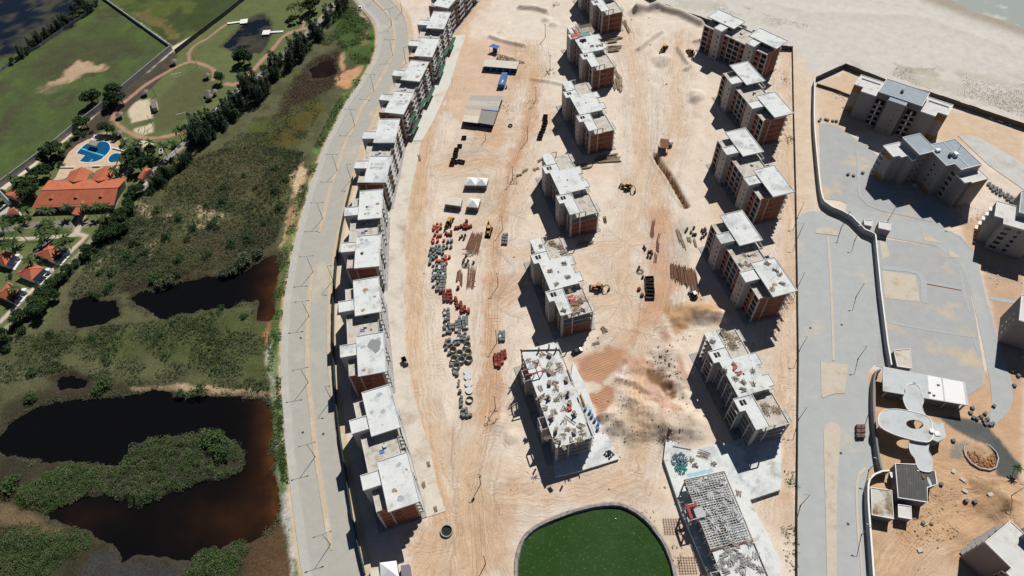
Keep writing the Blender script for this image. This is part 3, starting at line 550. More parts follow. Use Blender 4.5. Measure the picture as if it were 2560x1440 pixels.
def water(name, wpts, z, mat, edge=None, pad=3.0, step=2.0):
    q = np.array(wpts); X, Y = np.meshgrid(np.arange(max(q[:,0].min()-pad, -360), min(q[:,0].max()+pad, 420), step), np.arange(max(q[:,1].min()-pad, -20), min(q[:,1].max()+pad, 520), step))
    d = np.where(inside(X, Y, q), 1, -1)*seg_dist(X, Y, q); keep = d > -pad
    v = np.stack([X, Y, np.full(X.shape, z)], -1).reshape(-1, 3).astype(np.float32); i = np.arange(X.size).reshape(X.shape)
    f = np.stack([i[:-1,:-1], i[:-1,1:], i[1:,1:], i[1:,:-1]], -1).reshape(-1, 4); kk = keep.ravel(); f = f[kk[f].all(1)].astype(np.int32)
    used = np.unique(f); mp = np.zeros(len(v), np.int32); mp[used] = np.arange(len(used))
    m = grid_mesh(name, v[used], mp[f]); e = (edge(X, Y, d) if edge else np.exp(-np.clip(d, 0, 99)/3)).ravel()[used]
    at = m.attributes.new('edge', 'FLOAT', 'POINT'); at.data.foreach_set('value', e.astype(np.float32)); m.materials.append(mat)
    return link(name, m, kind='structure')
TAN = water_mat('tannin_water', (0.004, 0.004, 0.004), (0.075, 0.030, 0.011), 0.05, 0.05, 0.8, 0.2)
bankline = np.array(PX([(664,960),(678,1021),(680,1142),(692,1243),(692,1303)])); bank2 = np.array(PX([(698,620),(690,700),(683,767),(673,797)]))
def e1(X, Y, d):
    s = seg_dist(X, Y, bankline, False); lo = sm(150-Y, 10, 60)
    c = np.array(P(600,1300)); t = np.exp(-((X-c[0])**2/18**2+(Y-c[1])**2/10**2)); c2 = np.array(P(200,1290)); t2 = np.exp(-((X-c2[0])**2/14**2+(Y-c2[1])**2/6**2))
    return np.clip(0.9*np.exp(-(s/3.6)**1.2)+0.22*t+0.10*t2, 0, 1)
water('pond_water', POND1, -0.45, TAN, e1)
water('pond_water', POND2, -0.45, TAN, lambda X, Y, d: np.clip(0.6*np.exp(-(seg_dist(X, Y, bank2, False)/5)**1.3)+0*d, 0, 1))
water('pond_water', POND3, -0.45, TAN, lambda X, Y, d: 0*X)
water('pond_water', POND4, -0.7, TAN, lambda X, Y, d: 0*X)
LAKE = water_mat('lake_water', (0.006, 0.009, 0.016), (0.06, 0.058, 0.036), 0.08, 0.1, 0.8, 0.4)
water('lake_water', POND5, -0.45, LAKE, lambda X, Y, d: sm(fbm(X, Y, 18, 5), 0.05, 0.16)*0.9)
water('garden_pond_water', POND6, -0.45, LAKE, lambda X, Y, d: sm(fbm(X, Y, 9, 9)+.12*np.exp(-np.clip(d,0,99)/3), 0.0, 0.12)*0.8, step=1.0)
water('marsh_water', PONDM, -0.75, TAN, lambda X, Y, d: 0.15+0*X)
GRN = water_mat('algae_water', (0.022, 0.056, 0.011), (0.032, 0.064, 0.020), 0.12, 0.8, 1.6, 0.35, glint_fleck=True)
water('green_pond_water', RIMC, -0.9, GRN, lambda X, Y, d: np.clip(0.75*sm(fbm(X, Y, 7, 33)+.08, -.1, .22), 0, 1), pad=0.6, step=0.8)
SEA = water_mat('sea_water', alb(168,178,170), alb(220,220,210), 0.2, 0.4, 0.4, 0.3)
seapoly = PX([(2320,-30),(2420,30),(2500,54),(2600,90),(3200,300),(3200,-400),(2200,-400)])
water('sea', seapoly, -0.15, SEA, lambda X, Y, d: np.clip(sm(fbm(X, Y, 5, 15)+0.3*np.exp(-np.abs(d-3)/2)+0.2*np.exp(-np.abs(d-16)/2), 0.2, 0.32)*.7, 0, 1), pad=4)
# ------------------------------------------------------------------ paving
CONC_ROAD = pm('avenue_concrete', alb(184,182,174), 0.9, 0.10, 0.35, alb(202,194,178), 0.30, 0.05, bump=0.2, fine=0.08)
CONC_WALK = pm('walk_concrete', alb(194,193,186), 0.9, 0.10, 0.5, alb(212,204,190), 0.3, 0.1, fine=0.1)
MEDSAND = pm('median_sand', alb(208,188,162), 0.95, 0.12, 0.6, alb(218,204,182), 0.4, 0.2, bump=0.4, bscale=2)
KERB = pm('kerb_concrete', alb(188,186,178), 0.9, 0.12, 0.8)
PAVER = pm('grey_paver', alb(184,189,189), 0.9, 0.09, 0.25, alb(186,189,188), 0.6, 0.05, fine=0.06, col3=alb(206,198,182), patch3=0.15, p3scale=0.07)
PAVER2 = pm('dark_paver', alb(180,182,182), 0.9, 0.10, 0.25, alb(212,194,166), 0.34, 0.06, fine=0.07)
APR = pm('apron_concrete', alb(222,215,203), 0.9, 0.14, 0.25, alb(190,176,156), 0.42, 0.07, fine=0.12)
def pave(name, px, z1, mat, z0=-0.5, wpts=None): return MB().prism(wpts or PX(px), z0, z1).build(name, mat, kind='structure')
strip(MED, 6.9, 0.9, 0.0).build('avenue_carriageway', CONC_ROAD, kind='structure')
strip(MED, -0.9, -7.4, 0.0).build('avenue_carriageway', CONC_ROAD, kind='structure')
curb(MED, 9.8, 7.05, -0.3, 0.13).build('sidewalk', CONC_WALK, kind='structure')
curb(MED, 7.05, 6.9, -0.3, 0.15).build('kerb', KERB, kind='structure')
curb(MED, -7.4, -7.6, -0.3, 0.14).build('kerb', KERB, kind='structure')
strip(MED, -7.6, -10.3, 0.04).build('verge_sand', MEDSAND, kind='structure')
def med_piece(a, b):
    i = [k for k in range(len(MED)) if a >= MED[k][1] >= b]; L = MED[i[0]:i[-1]+1]; n = len(L)
    t = np.clip(np.minimum(np.arange(n), n-1-np.arange(n))/3.0, 0.12, 1)**0.5
    nn = normals(L); A = L+nn*(0.95*t)[:,None]; B = L-nn*(0.95*t)[:,None]; A2 = L+nn*(0.75*t)[:,None]; Bb2 = L-nn*(0.75*t)[:,None]
    MB().prism([tuple(p) for p in A]+[tuple(p) for p in B[::-1]], -0.2, 0.13).build('median_kerb', KERB, kind='structure')
    MB().prism([tuple(p) for p in A2]+[tuple(p) for p in Bb2[::-1]], 0.0, 0.17).build('median_sand', MEDSAND, kind='structure')
med_piece(430, P(798,582)[1]); med_piece(P(784,662)[1], P(829,1378)[1])
strip(MED, 0.9, -0.9, -0.012).build('avenue_crossing', CONC_ROAD, kind='structure')
pave('apron', APRON_N, 0.12, pm('apron_pale', alb(222,220,212), 0.9, 0.06, 0.3, alb(210,196,176), 0.3, 0.1))
pave('apron', APRON_S, 0.10, APR)
pave('paved_road', RROAD, 0.0, PAVER)
pave('paved_yard', PARK_S, 0.02, PAVER2); pave('paved_yard', PARK_N, 0.03, PAVER2); pave('paved_lane', LANE_E, 0.05, PAVER)
pave('concrete_deck', DECK_E, 0.12, pm('deck_concrete', alb(206,206,200), 0.9, 0.08, 0.2, alb(190,188,182), 0.5, 0.15))
# sand islands of the paved road
def isle(px, z=0.14, mat=MEDSAND, grow=0.18):
    q = PX(px); c = np.mean(q, 0); MB().prism(q, -0.2, z-0.04).build('island_kerb', KERB, kind='structure')
    q2 = [tuple(c+(np.array(p)-c)*(1-grow/max(0.5, np.linalg.norm(np.array(p)-c)))) for p in q]; MB().prism(q2, 0, z).build('island_sand', mat, kind='structure')
PSAND = pm('island_sand', alb(210,200,184), 0.95, 0.1, 0.6, alb(196,176,148), 0.35, 0.3, bump=0.5, bscale=2)
isle([(2037,583),(2040,574),(2052,569),(2066,567),(2082,570),(2093,578),(2097,590)], 0.14, PSAND)
isle([(2066,592),(2072,592),(2079,680),(2083,780),(2087,902),(2081,902),(2077,780),(2073,680)], 0.13, PSAND, 0.1)
isle([(2051,903),(2121,911),(2118,940),(2112,985),(2090,984),(2070,990),(2058,996),(2053,990)], 0.14, PSAND)
isle([(2058,1075),(2062,1062),(2074,1055),(2088,1056),(2099,1064),(2102,1080),(2098,1130),(2094,1200),(2091,1300),(2092,1440),(2092,1490),(2068,1490),(2067,1440),(2064,1300),(2060,1160)], 0.14, PSAND)
isle([(2160,1167),(2143,1185),(2138,1210),(2139,1280),(2142,1330),(2150,1400),(2155,1490),(2159,1490),(2156,1440),(2151,1340),(2145,1285),(2144,1215),(2150,1190),(2168,1172)], 0.12, PSAND, 0.1)
# worn sand plots inside the paved yard
isle([(2204,675),(2290,688),(2301,756),(2211,746)], 0.08, PSAND, 0.3); isle([(2305,580),(2358,610),(2310,602)], 0.10, PSAND, .2); isle([(2369,622),(2399,640),(2398,646),(2374,643)], 0.10, PSAND, .2); isle([(2198,600),(2215,602),(2225,640),(2205,650)], 0.07, PSAND, .2)
def line_paver(px, w, z, name='paver_strip', mat=None): strip(smooth_line(PX(px), 4), w/2, -w/2, z).build(name, mat or pm('kerb_paver', alb(182,188,190), 0.9, 0.08, 0.6), kind='structure')
line_paver([(2203,669),(2298,684),(2311,757)], 2.2, 0.09); line_paver([(2303,705),(2403,722)], 1.6, 0.07); line_paver([(2222,806),(2330,826),(2432,842)], 1.0, 0.07)
line_paver([(2432,842),(2440,868),(2452,890)], 0.6, 0.08); line_paver([(2143,376),(2146,440),(2150,490),(2170,512),(2200,524),(2330,552)], 1.2, 0.12); line_paver([(2474,745),(2560,760)], 1.6, 0.06); line_paver([(2400,675),(2412,740),(2424,780)], 0.9, 0.06)
line_paver([(2446,700),(2470,770),(2500,880),(2530,975)], 1.0, 0.09); line_paver([(2372,578),(2400,592),(2430,625)], 0.8, 0.10)
RSOIL = pm('trench_soil', alb(150,98,70), 0.95, 0.2, 1.0)
line_paver([(2306,708),(2403,726)], 0.5, 0.075, 'joint_soil', RSOIL)
# stone rim of the green pond
STONE = pm('rim_stone', alb(178,171,166), 0.95, 0.35, 1.5, alb(138,130,128), 0.5, 0.8, bump=1.0, bscale=3, fine=0.4)
rim = curb(RIM, -0.1, 0.95, -1.6, 0.0)
rim = MB()
nn_ = normals(RIM); k_ = len(RIM)
prof = [(0.5,-1.8),(0.15,-0.6),(0.0,0.22),(-0.75,0.32),(-1.1,0.0),(-1.1,-0.4)]
for o_, z_ in prof: rim.v += [(*(RIM[i]+nn_[i]*o_+RNG.normal(0,0.06,2)), z_+float(RNG.normal(0,0.05))) for i in range(k_)]
for j in range(len(prof)-1): rim.f += [(j*k_+i, j*k_+i+1, (j+1)*k_+i+1, (j+1)*k_+i) for i in range(k_-1)]
rim.build('stone_rim', STONE, label='low grey stone rim round the green algae pond', cat='rim')


MHM = MB().cyl(0, 0, .0, .03, .45, 14).cyl(0, 0, .03, .04, .36, 14).mesh('manhole_cover', pm('cast_iron', (.05,.05,.05), .7, .2, 3))
for i, q in enumerate([(757,1081),(733,560),(752,845),(808,1085),(2102,1133),(2026,820),(2104,812),(2120,1310)]):
    o = link('manhole_cover', MHM, None, 'round dark manhole cover in the '+('concrete avenue' if i < 4 else 'grey paved road'), 'manhole', 'avenue manholes' if i < 4 else 'paved road manholes'); o.location = (*P(*q), .004)
# ------------------------------------------------------------------ buildings
ROOF = pm('roof_concrete', alb(231,235,234), 0.9, 0.10, 0.4, alb(196,202,204), 0.45, 0.14, fine=0.12, col3=alb(186,166,144), patch3=0.12, p3scale=0.28)
ROOF2 = pm('terrace_screed', alb(214,208,198), 0.92, 0.18, 0.5, alb(180,168,150), 0.5, 0.35, fine=0.2)
RIMM = pm('roof_rim_concrete', alb(214,218,218), 0.9, 0.12, 0.6)
CON = pm('cast_concrete', (0.36,0.35,0.33), 0.9, 0.22, 0.5, (0.24,0.23,0.22), 0.4, 0.4)
CON2 = pm('pale_render', (0.46,0.44,0.42), 0.9, 0.15, 0.5, (0.33,0.31,0.29), 0.35, 0.3)
BRICK = pm('red_brick_infill', (0.25,0.10,0.062), 0.92, 0.3, 1.6, (0.19,0.078,0.05), 0.5, 0.5, fine=0.25)
SLABE = pm('slab_edge', (0.44,0.43,0.41), 0.9, 0.18, 0.7)
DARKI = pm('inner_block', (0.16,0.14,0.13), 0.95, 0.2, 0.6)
TIMB = pm('weathered_timber', (0.30,0.235,0.165), 0.9, 0.35, 2.5)
FORM = pm('formwork_board', (0.26,0.21,0.16), 0.9, 0.3, 1.5)
RUST = pm('rusty_steel', (0.16,0.075,0.045), 0.8, 0.35, 2.5)
REDP = pm('red_form_panel', (0.50,0.07,0.05), 0.7, 0.25, 1.0)
GREENN = pm('green_mesh', (0.03,0.15,0.08), 0.9, 0.3, 1.5)
DARKM = pm('void_shade', (0.02,0.02,0.022), 0.9, 0.1, 1.0)
def panel(u0, u1, z0, z1, holes):
    """cells of a wall in (u, z) with rectangular holes left out"""
    us = sorted({u0, u1, *[h[0] for h in holes], *[h[1] for h in holes]}); zs = sorted({z0, z1, *[h[2] for h in holes], *[h[3] for h in holes]}); out = []
    for j in range(len(zs)-1):
        st = None
        for i in range(len(us)-1):
            cu, cz = (us[i]+us[i+1])/2, (zs[j]+zs[j+1])/2
            solid = not any(h[0] < cu < h[1] and h[2] < cz < h[3] for h in holes)
            if solid and st is None: st = us[i]
            if not solid and st is not None: out.append((st, us[i], zs[j], zs[j+1])); st = None
        if st is not None: out.append((st, us[-1], zs[j], zs[j+1]))
    return out
def wall_x(name, par, mat, u0, u1, y, z0, z1, holes=(), t=0.2):     # wall running along x
    m = MB()
    for a, b, c, d in panel(u0, u1, z0, z1, holes): m.box(a, b, y-t/2, y+t/2, c, d)
    return m.build(name, mat, par)
def wall_y(name, par, mat, u0, u1, x, z0, z1, holes=(), t=0.2):     # wall running along y
    m = MB()
    for a, b, c, d in panel(u0, u1, z0, z1, holes): m.box(x-t/2, x+t/2, a, b, c, d)
    return m.build(name, mat, par)
def rimmed_roof(par, x0, x1, y0, y1, z, name='roof_slab', rw=0.22, rh=0.22, mat=None, over=0.3, parent_rim=True):
    r = MB().box(x0, x1, y0, y1, z-over, z).build(name, mat or ROOF, par)
    m = MB().box(x0-0.02, x1+0.02, y0-0.02, y0+rw, z+0.003, z+rh).box(x0-0.02, x1+0.02, y1-rw, y1+0.02, z+0.003, z+rh)
    m.box(x0-0.02, x0+rw, y0+rw, y1-rw, z+0.003, z+rh).box(x1-rw, x1+0.02, y0+rw, y1-rw, z+0.003, z+rh)
    m.build('roof_rim', RIMM, r); return r
LV = 2.8
def win(u, w, z, h): return (u-w/2, u+w/2, z, z+h)
def type_a(label, loc, ang, green=False):
    """long block: brick infill between concrete frame, two stair towers, two raised roofs"""
    r = thing('apartment_block', label, 'building', loc, ang)
    X0, X1, Y0, Y1 = 1.3, 40.0, -3.6, 7.8
    MB().box(X0-0.8, X1+0.8, Y0-2.4, Y1+1.8, -0.6, 0.22).build('base_slab', CON, r)
    bal = [(1.5,6.5),(12.0,18.5),(22.5,29.0),(34.8,39.8)]
    for k in range(1, 6):
        z = k*LV; m = MB().box(X0, X1, Y0, Y1, z-0.28, z)
        for a, b in bal: m.box(a, b, Y1+0.001, Y1+1.6, z-0.22, z-0.02)
        sl = m.build('floor_slab' if k < 5 else 'terrace_slab', SLABE if k < 5 else ROOF2, r)
        for a, b in bal:
            if k == 5 and not (10 < a < 25): continue
            MB().box(a, b, Y1+1.5, Y1+1.64, z, z+0.95).box(a, a+.12, Y1+.1, Y1+1.5, z, z+.95).box(b-.12, b, Y1+.1, Y1+1.5, z, z+.95).build('balcony_parapet', RIMM, r)
    for x in (X0+.2, 4.9, 14.0, 17.3, 20.7, 24.0, 27.4, 33.2, 36.6, X1-.2): MB().box(x-.2, x+.2, Y0-.06, Y0+.34, .22, 5*LV-.3).build('column', CON2, r)
    for x in (X0, X1):
        for y in (Y0+.17, 0.1, 3.9, Y1-.17):
            if y < 0 : continue
            MB().box(x-.06 if x > 9 else x-.06, x+.06 if x > 9 else x+.06, y-.22, y+.22, .22, 5*LV-.3).build('column', CON2, r)
        MB().box(x-.3 if x > 9 else x-.08, x+.08 if x > 9 else x+.3, Y0-.08, Y0+.6, .22, 5*LV-.285).build('corner_column', CON2, r)
    for k in range(5):
        z0, z1 = k*LV+(0.22 if k == 0 else 0), (k+1)*LV-.28
        for i, (a, b, brick) in enumerate(((1.5,4.7,0),(5.1,8.5,1),(14.2,17.1,1),(17.5,20.5,0),(20.9,23.8,0),(24.2,27.2,1),(33.4,36.4,1),(36.8,39.7,0))):
            if k == 0 and i in (0, 2, 3, 4, 7): continue
            if brick: wall_x('brick_panel', r, BRICK, a, b, Y0+.12, z0, z1, [win((a+b)/2+(0.5 if i%2 else -0.5), 1.25, z0+0.95, 1.15)])
            else:
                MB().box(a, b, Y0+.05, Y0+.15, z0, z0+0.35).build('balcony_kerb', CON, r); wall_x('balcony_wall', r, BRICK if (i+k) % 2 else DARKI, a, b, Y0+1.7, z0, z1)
        for x in (X0, X1):
            a = wall_y('brick_panel', r, BRICK, Y0+.62, 0.1-.22, x, z0, z1); wall_y('brick_panel', r, BRICK, .33, Y1-.35, x, z0, z1, [win(1.6, .55, z0+1.2, .6), win(2.6, .55, z0+1.2, .6)] if k in (1, 2, 3) else [])
        for i, (a, b) in enumerate(((1.5,6.5),(6.7,11.9),(12.1,18.4),(18.6,22.4),(22.6,28.9),(29.1,34.7),(34.9,39.8))):
            wall_x('brick_panel', r, BRICK if i % 2 else CON2, a, b, Y1-.15, z0, z1, [win((a+b)/2, 2.4 if i % 2 == 0 else 1.2, z0+(.05 if i % 2 == 0 else .9), 2.1 if i % 2 == 0 else 1.2)])
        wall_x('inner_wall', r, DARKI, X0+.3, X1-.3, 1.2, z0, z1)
    for tx in (8.6, 28.0):
        hl = [win(tx+3.3, .95, k*LV+1.3, .75) for k in range(0, 5)]
        wall_x('tower_wall', r, CON2, tx, tx+4.8, -5.6, .22, 16.2, hl); wall_y('tower_wall', r, CON2, -5.5, -.1, tx+.1, .22, 16.2); wall_y('tower_wall', r, CON2, -5.5, -.1, tx+4.7, .22, 16.2)
        for k in range(1, 6): MB().box(tx-.04, tx+4.84, -5.74, -5.5, k*LV-.22, k*LV-.04).build('tower_band', SLABE, r)
        rimmed_roof(r, tx-.1, tx+4.9, -5.8, .5, 16.5, 'tower_roof')
    for a, b in ((0.0,16.6),(25.3,41.9)):
        wall_x('penthouse_wall', r, DARKI, a+2, b-2, 1.6, 14, 16.5, [win(a+5, 1.6, 14.4, 1.5), win(b-5, 1.6, 14.4, 1.5)]); wall_x('penthouse_wall', r, CON, a+2, b-2, 8.0, 14, 16.5)
        wall_y('penthouse_wall', r, CON, 1.7, 7.9, a+2, 14, 16.5); wall_y('penthouse_wall', r, CON, 1.7, 7.9, b-2, 14, 16.5)
        rimmed_roof(r, a, b, 0, 9.7, 16.82, 'raised_roof')
    for a, b in ((X0,8.4),(13.6,27.8),(33.0,X1)): MB().box(a, b, Y0-.03, Y0+.13, 14.003, 14.3).build('terrace_rim', RIMM, r)
    MB().box(X1-.15, X1+.03, Y0+.13, .3, 14.003, 15.0).build('terrace_parapet', BRICK, r); MB().box(16.8, 25.2, Y1-.15, Y1+.02, 14.003, 14.5).build('terrace_rim', RIMM, r)
    MB().box(19.4, 20.4, 2.6, 3.6, 14, 14.7).build('roof_hatch', RIMM, r)
    return r
def type_m(label, loc, ang, bricks=4, z_off=0, deck_only=False, props=False):
    """long block still in shell: central upper slab, stair towers with open shafts, low terraces at both ends"""
    r = thing('apartment_shell', label, 'building', loc, ang)
    X0, X1, Y0, Y1 = -12.0, 26.0, 0.3, 12.4
    MB().box(X0-.8, X1+.6, Y0-3.0, Y1+1.6, -.6, .22).build('base_slab', CON, r)
    NL = 4
    bal = [(-11.5,-6.5),(0.2,4.7),(8.6,13.2),(20.5,25.4)]
    for k in range(1, NL+1):
        z = k*LV; m = MB().box(X0, X1, Y0, Y1, z-.28, z)
        for a, b in bal: m.box(a, b, Y1+.001, Y1+1.2, z-.22, z-.02)
        m.build('floor_slab' if k < NL else 'terrace_slab', SLABE if k < NL else (ROOF if deck_only else ROOF2), r)
        for a, b in bal: MB().box(a, b, Y1+1.1, Y1+1.24, z-.15, z+.12).build('balcony_rim', RIMM, r)
    top = NL*LV-.3 if deck_only else (NL+1)*LV-.3
    for x in (X0+.2, -8.4, 0.4, 3.6, 6.9, 10.2, 13.4, 22.4, X1-.2): MB().box(x-.2, x+.2, Y0-.06, Y0+.34, .22, NL*LV-.3).build('column', CON2, r)
    for x in (X0, X1):
        s = 1 if x > 0 else -1
        MB().box(min(x-s*.5, x+s*.1), max(x-s*.5, x+s*.1), Y0-.08, Y0+.75, .22, top).build('corner_column', CON2, r)
        for y in (4.6, Y1-.2): MB().box(x-.3, x+.08, y-.25, y+.25, .22, NL*LV-.29).build('column', CON2, r) if x > 0 else MB().box(x-.08, x+.3, y-.25, y+.25, .22, NL*LV-.29).build('column', CON2, r)
        for k in range(NL):
            z0, z1 = k*LV+(.22 if k == 0 else 0), (k+1)*LV-.28
            if k < bricks:
                wall_y('brick_panel', r, BRICK, Y0+.77, 4.33, x, z0, z1)
                for a, b in ((4.87,7.2),(7.26,9.6),(9.66,Y1-.47)): wall_y('brick_panel', r, BRICK, a, b, x, z0, z1, [win(5.6, .5, z0+1.2, .6), win(6.5, .5, z0+1.2, .6)] if a < 5 else [])
    for k in range(NL):
        z0, z1 = k*LV+(.22 if k == 0 else 0), (k+1)*LV-.28
        for i, (a, b, br) in enumerate(((-11.6,-8.6,0),(-8.2,-5.0,1),(.6,3.4,1),(3.8,6.7,0),(7.1,10.0,0),(10.4,13.2,1),(19.2,22.2,1),(22.6,25.5,0))):
            if k == 0 and not br: continue
            if br and k < bricks: wall_x('brick_panel', r, BRICK, a, b, Y0+.12, z0, z1, [win((a+b)/2, 1.2, z0+.95, 1.1)])
            elif bricks: MB().box(a, b, Y0+.05, Y0+.15, z0, z0+.3).build('balcony_kerb', CON, r)
        if bricks > k:
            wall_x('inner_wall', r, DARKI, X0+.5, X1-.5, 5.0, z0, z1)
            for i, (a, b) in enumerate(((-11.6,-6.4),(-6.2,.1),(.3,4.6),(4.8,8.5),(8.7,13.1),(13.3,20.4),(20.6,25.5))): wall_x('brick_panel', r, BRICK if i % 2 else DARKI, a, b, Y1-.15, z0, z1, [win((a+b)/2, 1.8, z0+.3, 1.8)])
        else:
            for x in (-6, 0, 6, 12, 18): MB().box(x-.2, x+.2, 5.0, 5.5, z0, z1).box(x-.15, x+.15, Y1-.5, Y1-.1, z0, z1).build('inner_column', CON, r)
    zt = (NL+1)*LV
    for tx in (-4.7, 14.1):
        ztt = NL*LV if deck_only else zt
        if bricks:
            wall_x('tower_wall', r, CON2, tx, tx+4.6, -1.95, .22, ztt-.3, [win(tx+3.0, .9, k*LV+1.2, .8) for k in range(NL)]); wall_y('tower_wall', r, CON2, -1.85, .28, tx+.1, .22, ztt-.3); wall_y('tower_wall', r, CON2, -1.85, .28, tx+4.5, .22, ztt-.3)
        else:
            for x in (tx+.2, tx+4.4):
                MB().box(x-.2, x+.2, -2.05, -1.65, .22, ztt-.3).build('tower_column', CON2, r); MB().box(x-.15, x+.15, -1.6, .28, .22, ztt-.3).build('tower_wall', CON, r)
            for k in range(1, NL+1): MB().box(tx+.41, tx+4.19, -2.05, -1.75, k*LV-.4, k*LV).build('tower_beam', CON2, r)
        if not deck_only:
            ya, yb = -2.05, 4.6; m = MB()
            hx0, hx1, hy0, hy1 = tx+1.0, tx+3.0, -.6, 1.5
            m.box(tx-.0, hx0, ya, yb, zt-.3, zt).box(hx1, tx+4.7, ya, yb, zt-.3, zt).box(hx0, hx1, ya, hy0, zt-.3, zt).box(hx0, hx1, hy1, yb, zt-.3, zt).box(hx0, hx1, .38, .58, zt-.3, zt)
            t = m.build('tower_roof', ROOF, r)
            MB().box(hx0, hx1, hy0, hy1, zt-2.6, zt-2.5).build('shaft_floor', DARKM, t)
            MB().box(tx-.05, tx+4.75, ya-.04, ya+.16, zt+.003, zt+.25).box(tx-.05, tx+.15, ya+.16, yb, zt+.003, zt+.25).box(tx-.05, tx+4.75, yb-.16, yb+.04, zt+.003, zt+.25).build('roof_rim', RIMM, t)
    if not deck_only:
        c = MB().box(0.02, 13.9, -.05, 11.2, zt-.3, zt+.03).box(.1, 4.7, 11.2, 13.4, zt-.28, zt+.02).box(8.7, 13.2, 11.2, 13.4, zt-.28, zt+.02).build('upper_slab', ROOF, r)
        m = MB()
        for a, b, y in ((.1,4.7,13.25),(8.7,13.2,13.25)): m.box(a, b, y, y+.17, zt+.03, zt+.2).box(a, a+.15, 11.2, y, zt+.03, zt+.2).box(b-.15, b, 11.2, y, zt+.03, zt+.2)
        m.build('roof_rim', RIMM, c); MB().box(6.2, 7.0, 5.2, 5.8, zt+.02, zt+.05).build('opening_shade_plate', DARKM, c)  # near-black plate on the slab paints the darkness of a hole
        for x in (.4, 4.5, 9.0, 13.5):
            for y in (.15, 5.5, 11.0): MB().box(x-.17, x+.17, y-.17, y+.17, NL*LV, zt-.3).build('column', CON, r)
        wall_y('end_wall', r, CON, 5.0, 11.0, 13.7, NL*LV, zt-.3, [win(9.5, 1.0, NL*LV+.1, 2.0)]); wall_y('end_wall', r, CON, 5.0, 11.0, .25, NL*LV, zt-.3); wall_x('back_wall', r, DARKI, .5, 13.4, 2.2, NL*LV, zt-.3)
        for a, b in ((X0,-4.7),(18.8,X1)):
            s = MB().box(a, b, -.05, 4.6, zt-.3, zt+.01).build('side_slab', ROOF, r); e = a if a < 0 else b
            MB().box(a, b, 4.45, 4.64, zt+.01, zt+.22).build('roof_rim', RIMM, s)
            for x in (a+.6, (a+b)/2, b-.6): MB().box(x-.15, x+.15, 4.2, 4.5, NL*LV, zt-.3).build('column', CON, r)
            x = X1-.05 if a > 0 else X0+.05; MB().box(x-.15, x+.15, 6.6, 6.95, NL*LV, zt).box(x-.14, x+.14, 4.6, 6.95, zt-.35, zt+.005).build('roof_beam', CON2, r)
            MB().box(a, b, Y0-.05, Y0+.1, NL*LV, NL*LV+.4).build('balcony_kerb', CON, r)
        for a, b in ((X0,-.2),(14.2,X1)): MB().box(a, b, Y1-.18, Y1+.02, NL*LV+.003, NL*LV+.35).build('terrace_rim', RIMM, r)
        MB().box(X1-.18, X1+.02, 7.2, Y1-.2, NL*LV+.003, NL*LV+.3).build('terrace_rim', RIMM, r)
    return r
def place2(pa, pb, la, lb, h):
    """position and heading of a block from two roof points seen at height h"""
    A = np.array(P(*pa, h)); B = np.array(P(*pb, h)); a = math.atan2(*(B-A)[::-1])-math.atan2(lb[1]-la[1], lb[0]-la[0])
    c, s = math.cos(a), math.sin(a); M = (A+B)/2; lm = ((la[0]+lb[0])/2, (la[1]+lb[1])/2)
    return (M[0]-lm[0]*c+lm[1]*s, M[1]-lm[0]*s-lm[1]*c, 0.0), a
A0, A1 = (0, 0), (41.9, 0)
ra = 'brick-infilled concrete block with two raised pale roofs'
TA = [((1770.7,43.1),(1939.4,121.5), 'apartment block with two raised pale roofs, closest to the open beach'),
      ((1825,165),(1935,293), 'apartment block with two raised pale roofs, second in the fence-side row counted from the beach'),
      ((1813.3,331.7),(1931.7,491.7), 'apartment block with two raised pale roofs, third in the fence-side row counted from the beach'),
      ((1798.9,538.9),(1932.2,743.3), 'apartment block with props and formwork still lying on one raised roof, beside the grey road'),
      ((903.8,980.8),(970.9,1282.3), 'two-roofed block beside the open round well at the apron end of the avenue row'),
      ((882.7,701.7),(895.7,942.6), 'two-roofed block with a round grey stain on its roof, second from the well'),
      ((900,476.7),(885,673.3), 'two-roofed avenue-side block across from the rows of grey block pallets, third from the well'),
      ((948.3,298.3),(908.3,456), 'two-roofed avenue-side block where the pale apron steps down to stained concrete'),
      ((1026.7,151.7),(960,280), 'two-roofed avenue-side block with green netting, next to the stained-concrete step'),
      ((1083.3,30),(1035,138.3), 'two-roofed avenue-side block with green netting at the inner end of the pale apron')]
ablocks = []
for i, (a, b, lb) in enumerate(TA):
    loc, an = place2(a, b, A0, A1, 16.8)
    if i == 0: pa = type_a(lb, loc, an); ablocks.append(pa)
    else: ablocks.append(copy_tree(pa, loc, an, lb))
an7 = R(-112); q = P(1081,14,16.8); ablocks.append(copy_tree(pa, (q[0]-41.9*math.cos(an7), q[1]-41.9*math.sin(an7), 0), an7, 'two-roofed avenue-side block at the far end of the row, past the netted blocks'))
PATCH = [pm('damp_patch', alb(178,186,190), .8, .12, .8), pm('pale_patch', alb(226,226,220), .9, .08, .8), pm('brown_stain', alb(176,150,122), .95, .25, .8)]
BLUET = pm('blue_sheet', (.03,.12,.42), .7, .15, 1)
def patch(par, x, y, z, r, mat, rr, name='roof_patch'):
    k = 14; ph = rr.uniform(0, 6); sx = rr.uniform(.6, 1.2); MB().prism([(x+sx*r*(1+.22*math.sin(2*a+ph)+.15*math.sin(5*a+ph*2))*math.cos(a), y+r*(1+.2*math.sin(3*a+ph))*math.sin(a)) for a in np.linspace(0, 2*math.pi, k, endpoint=False)], z+.002, z+.012).build(name, mat, par)
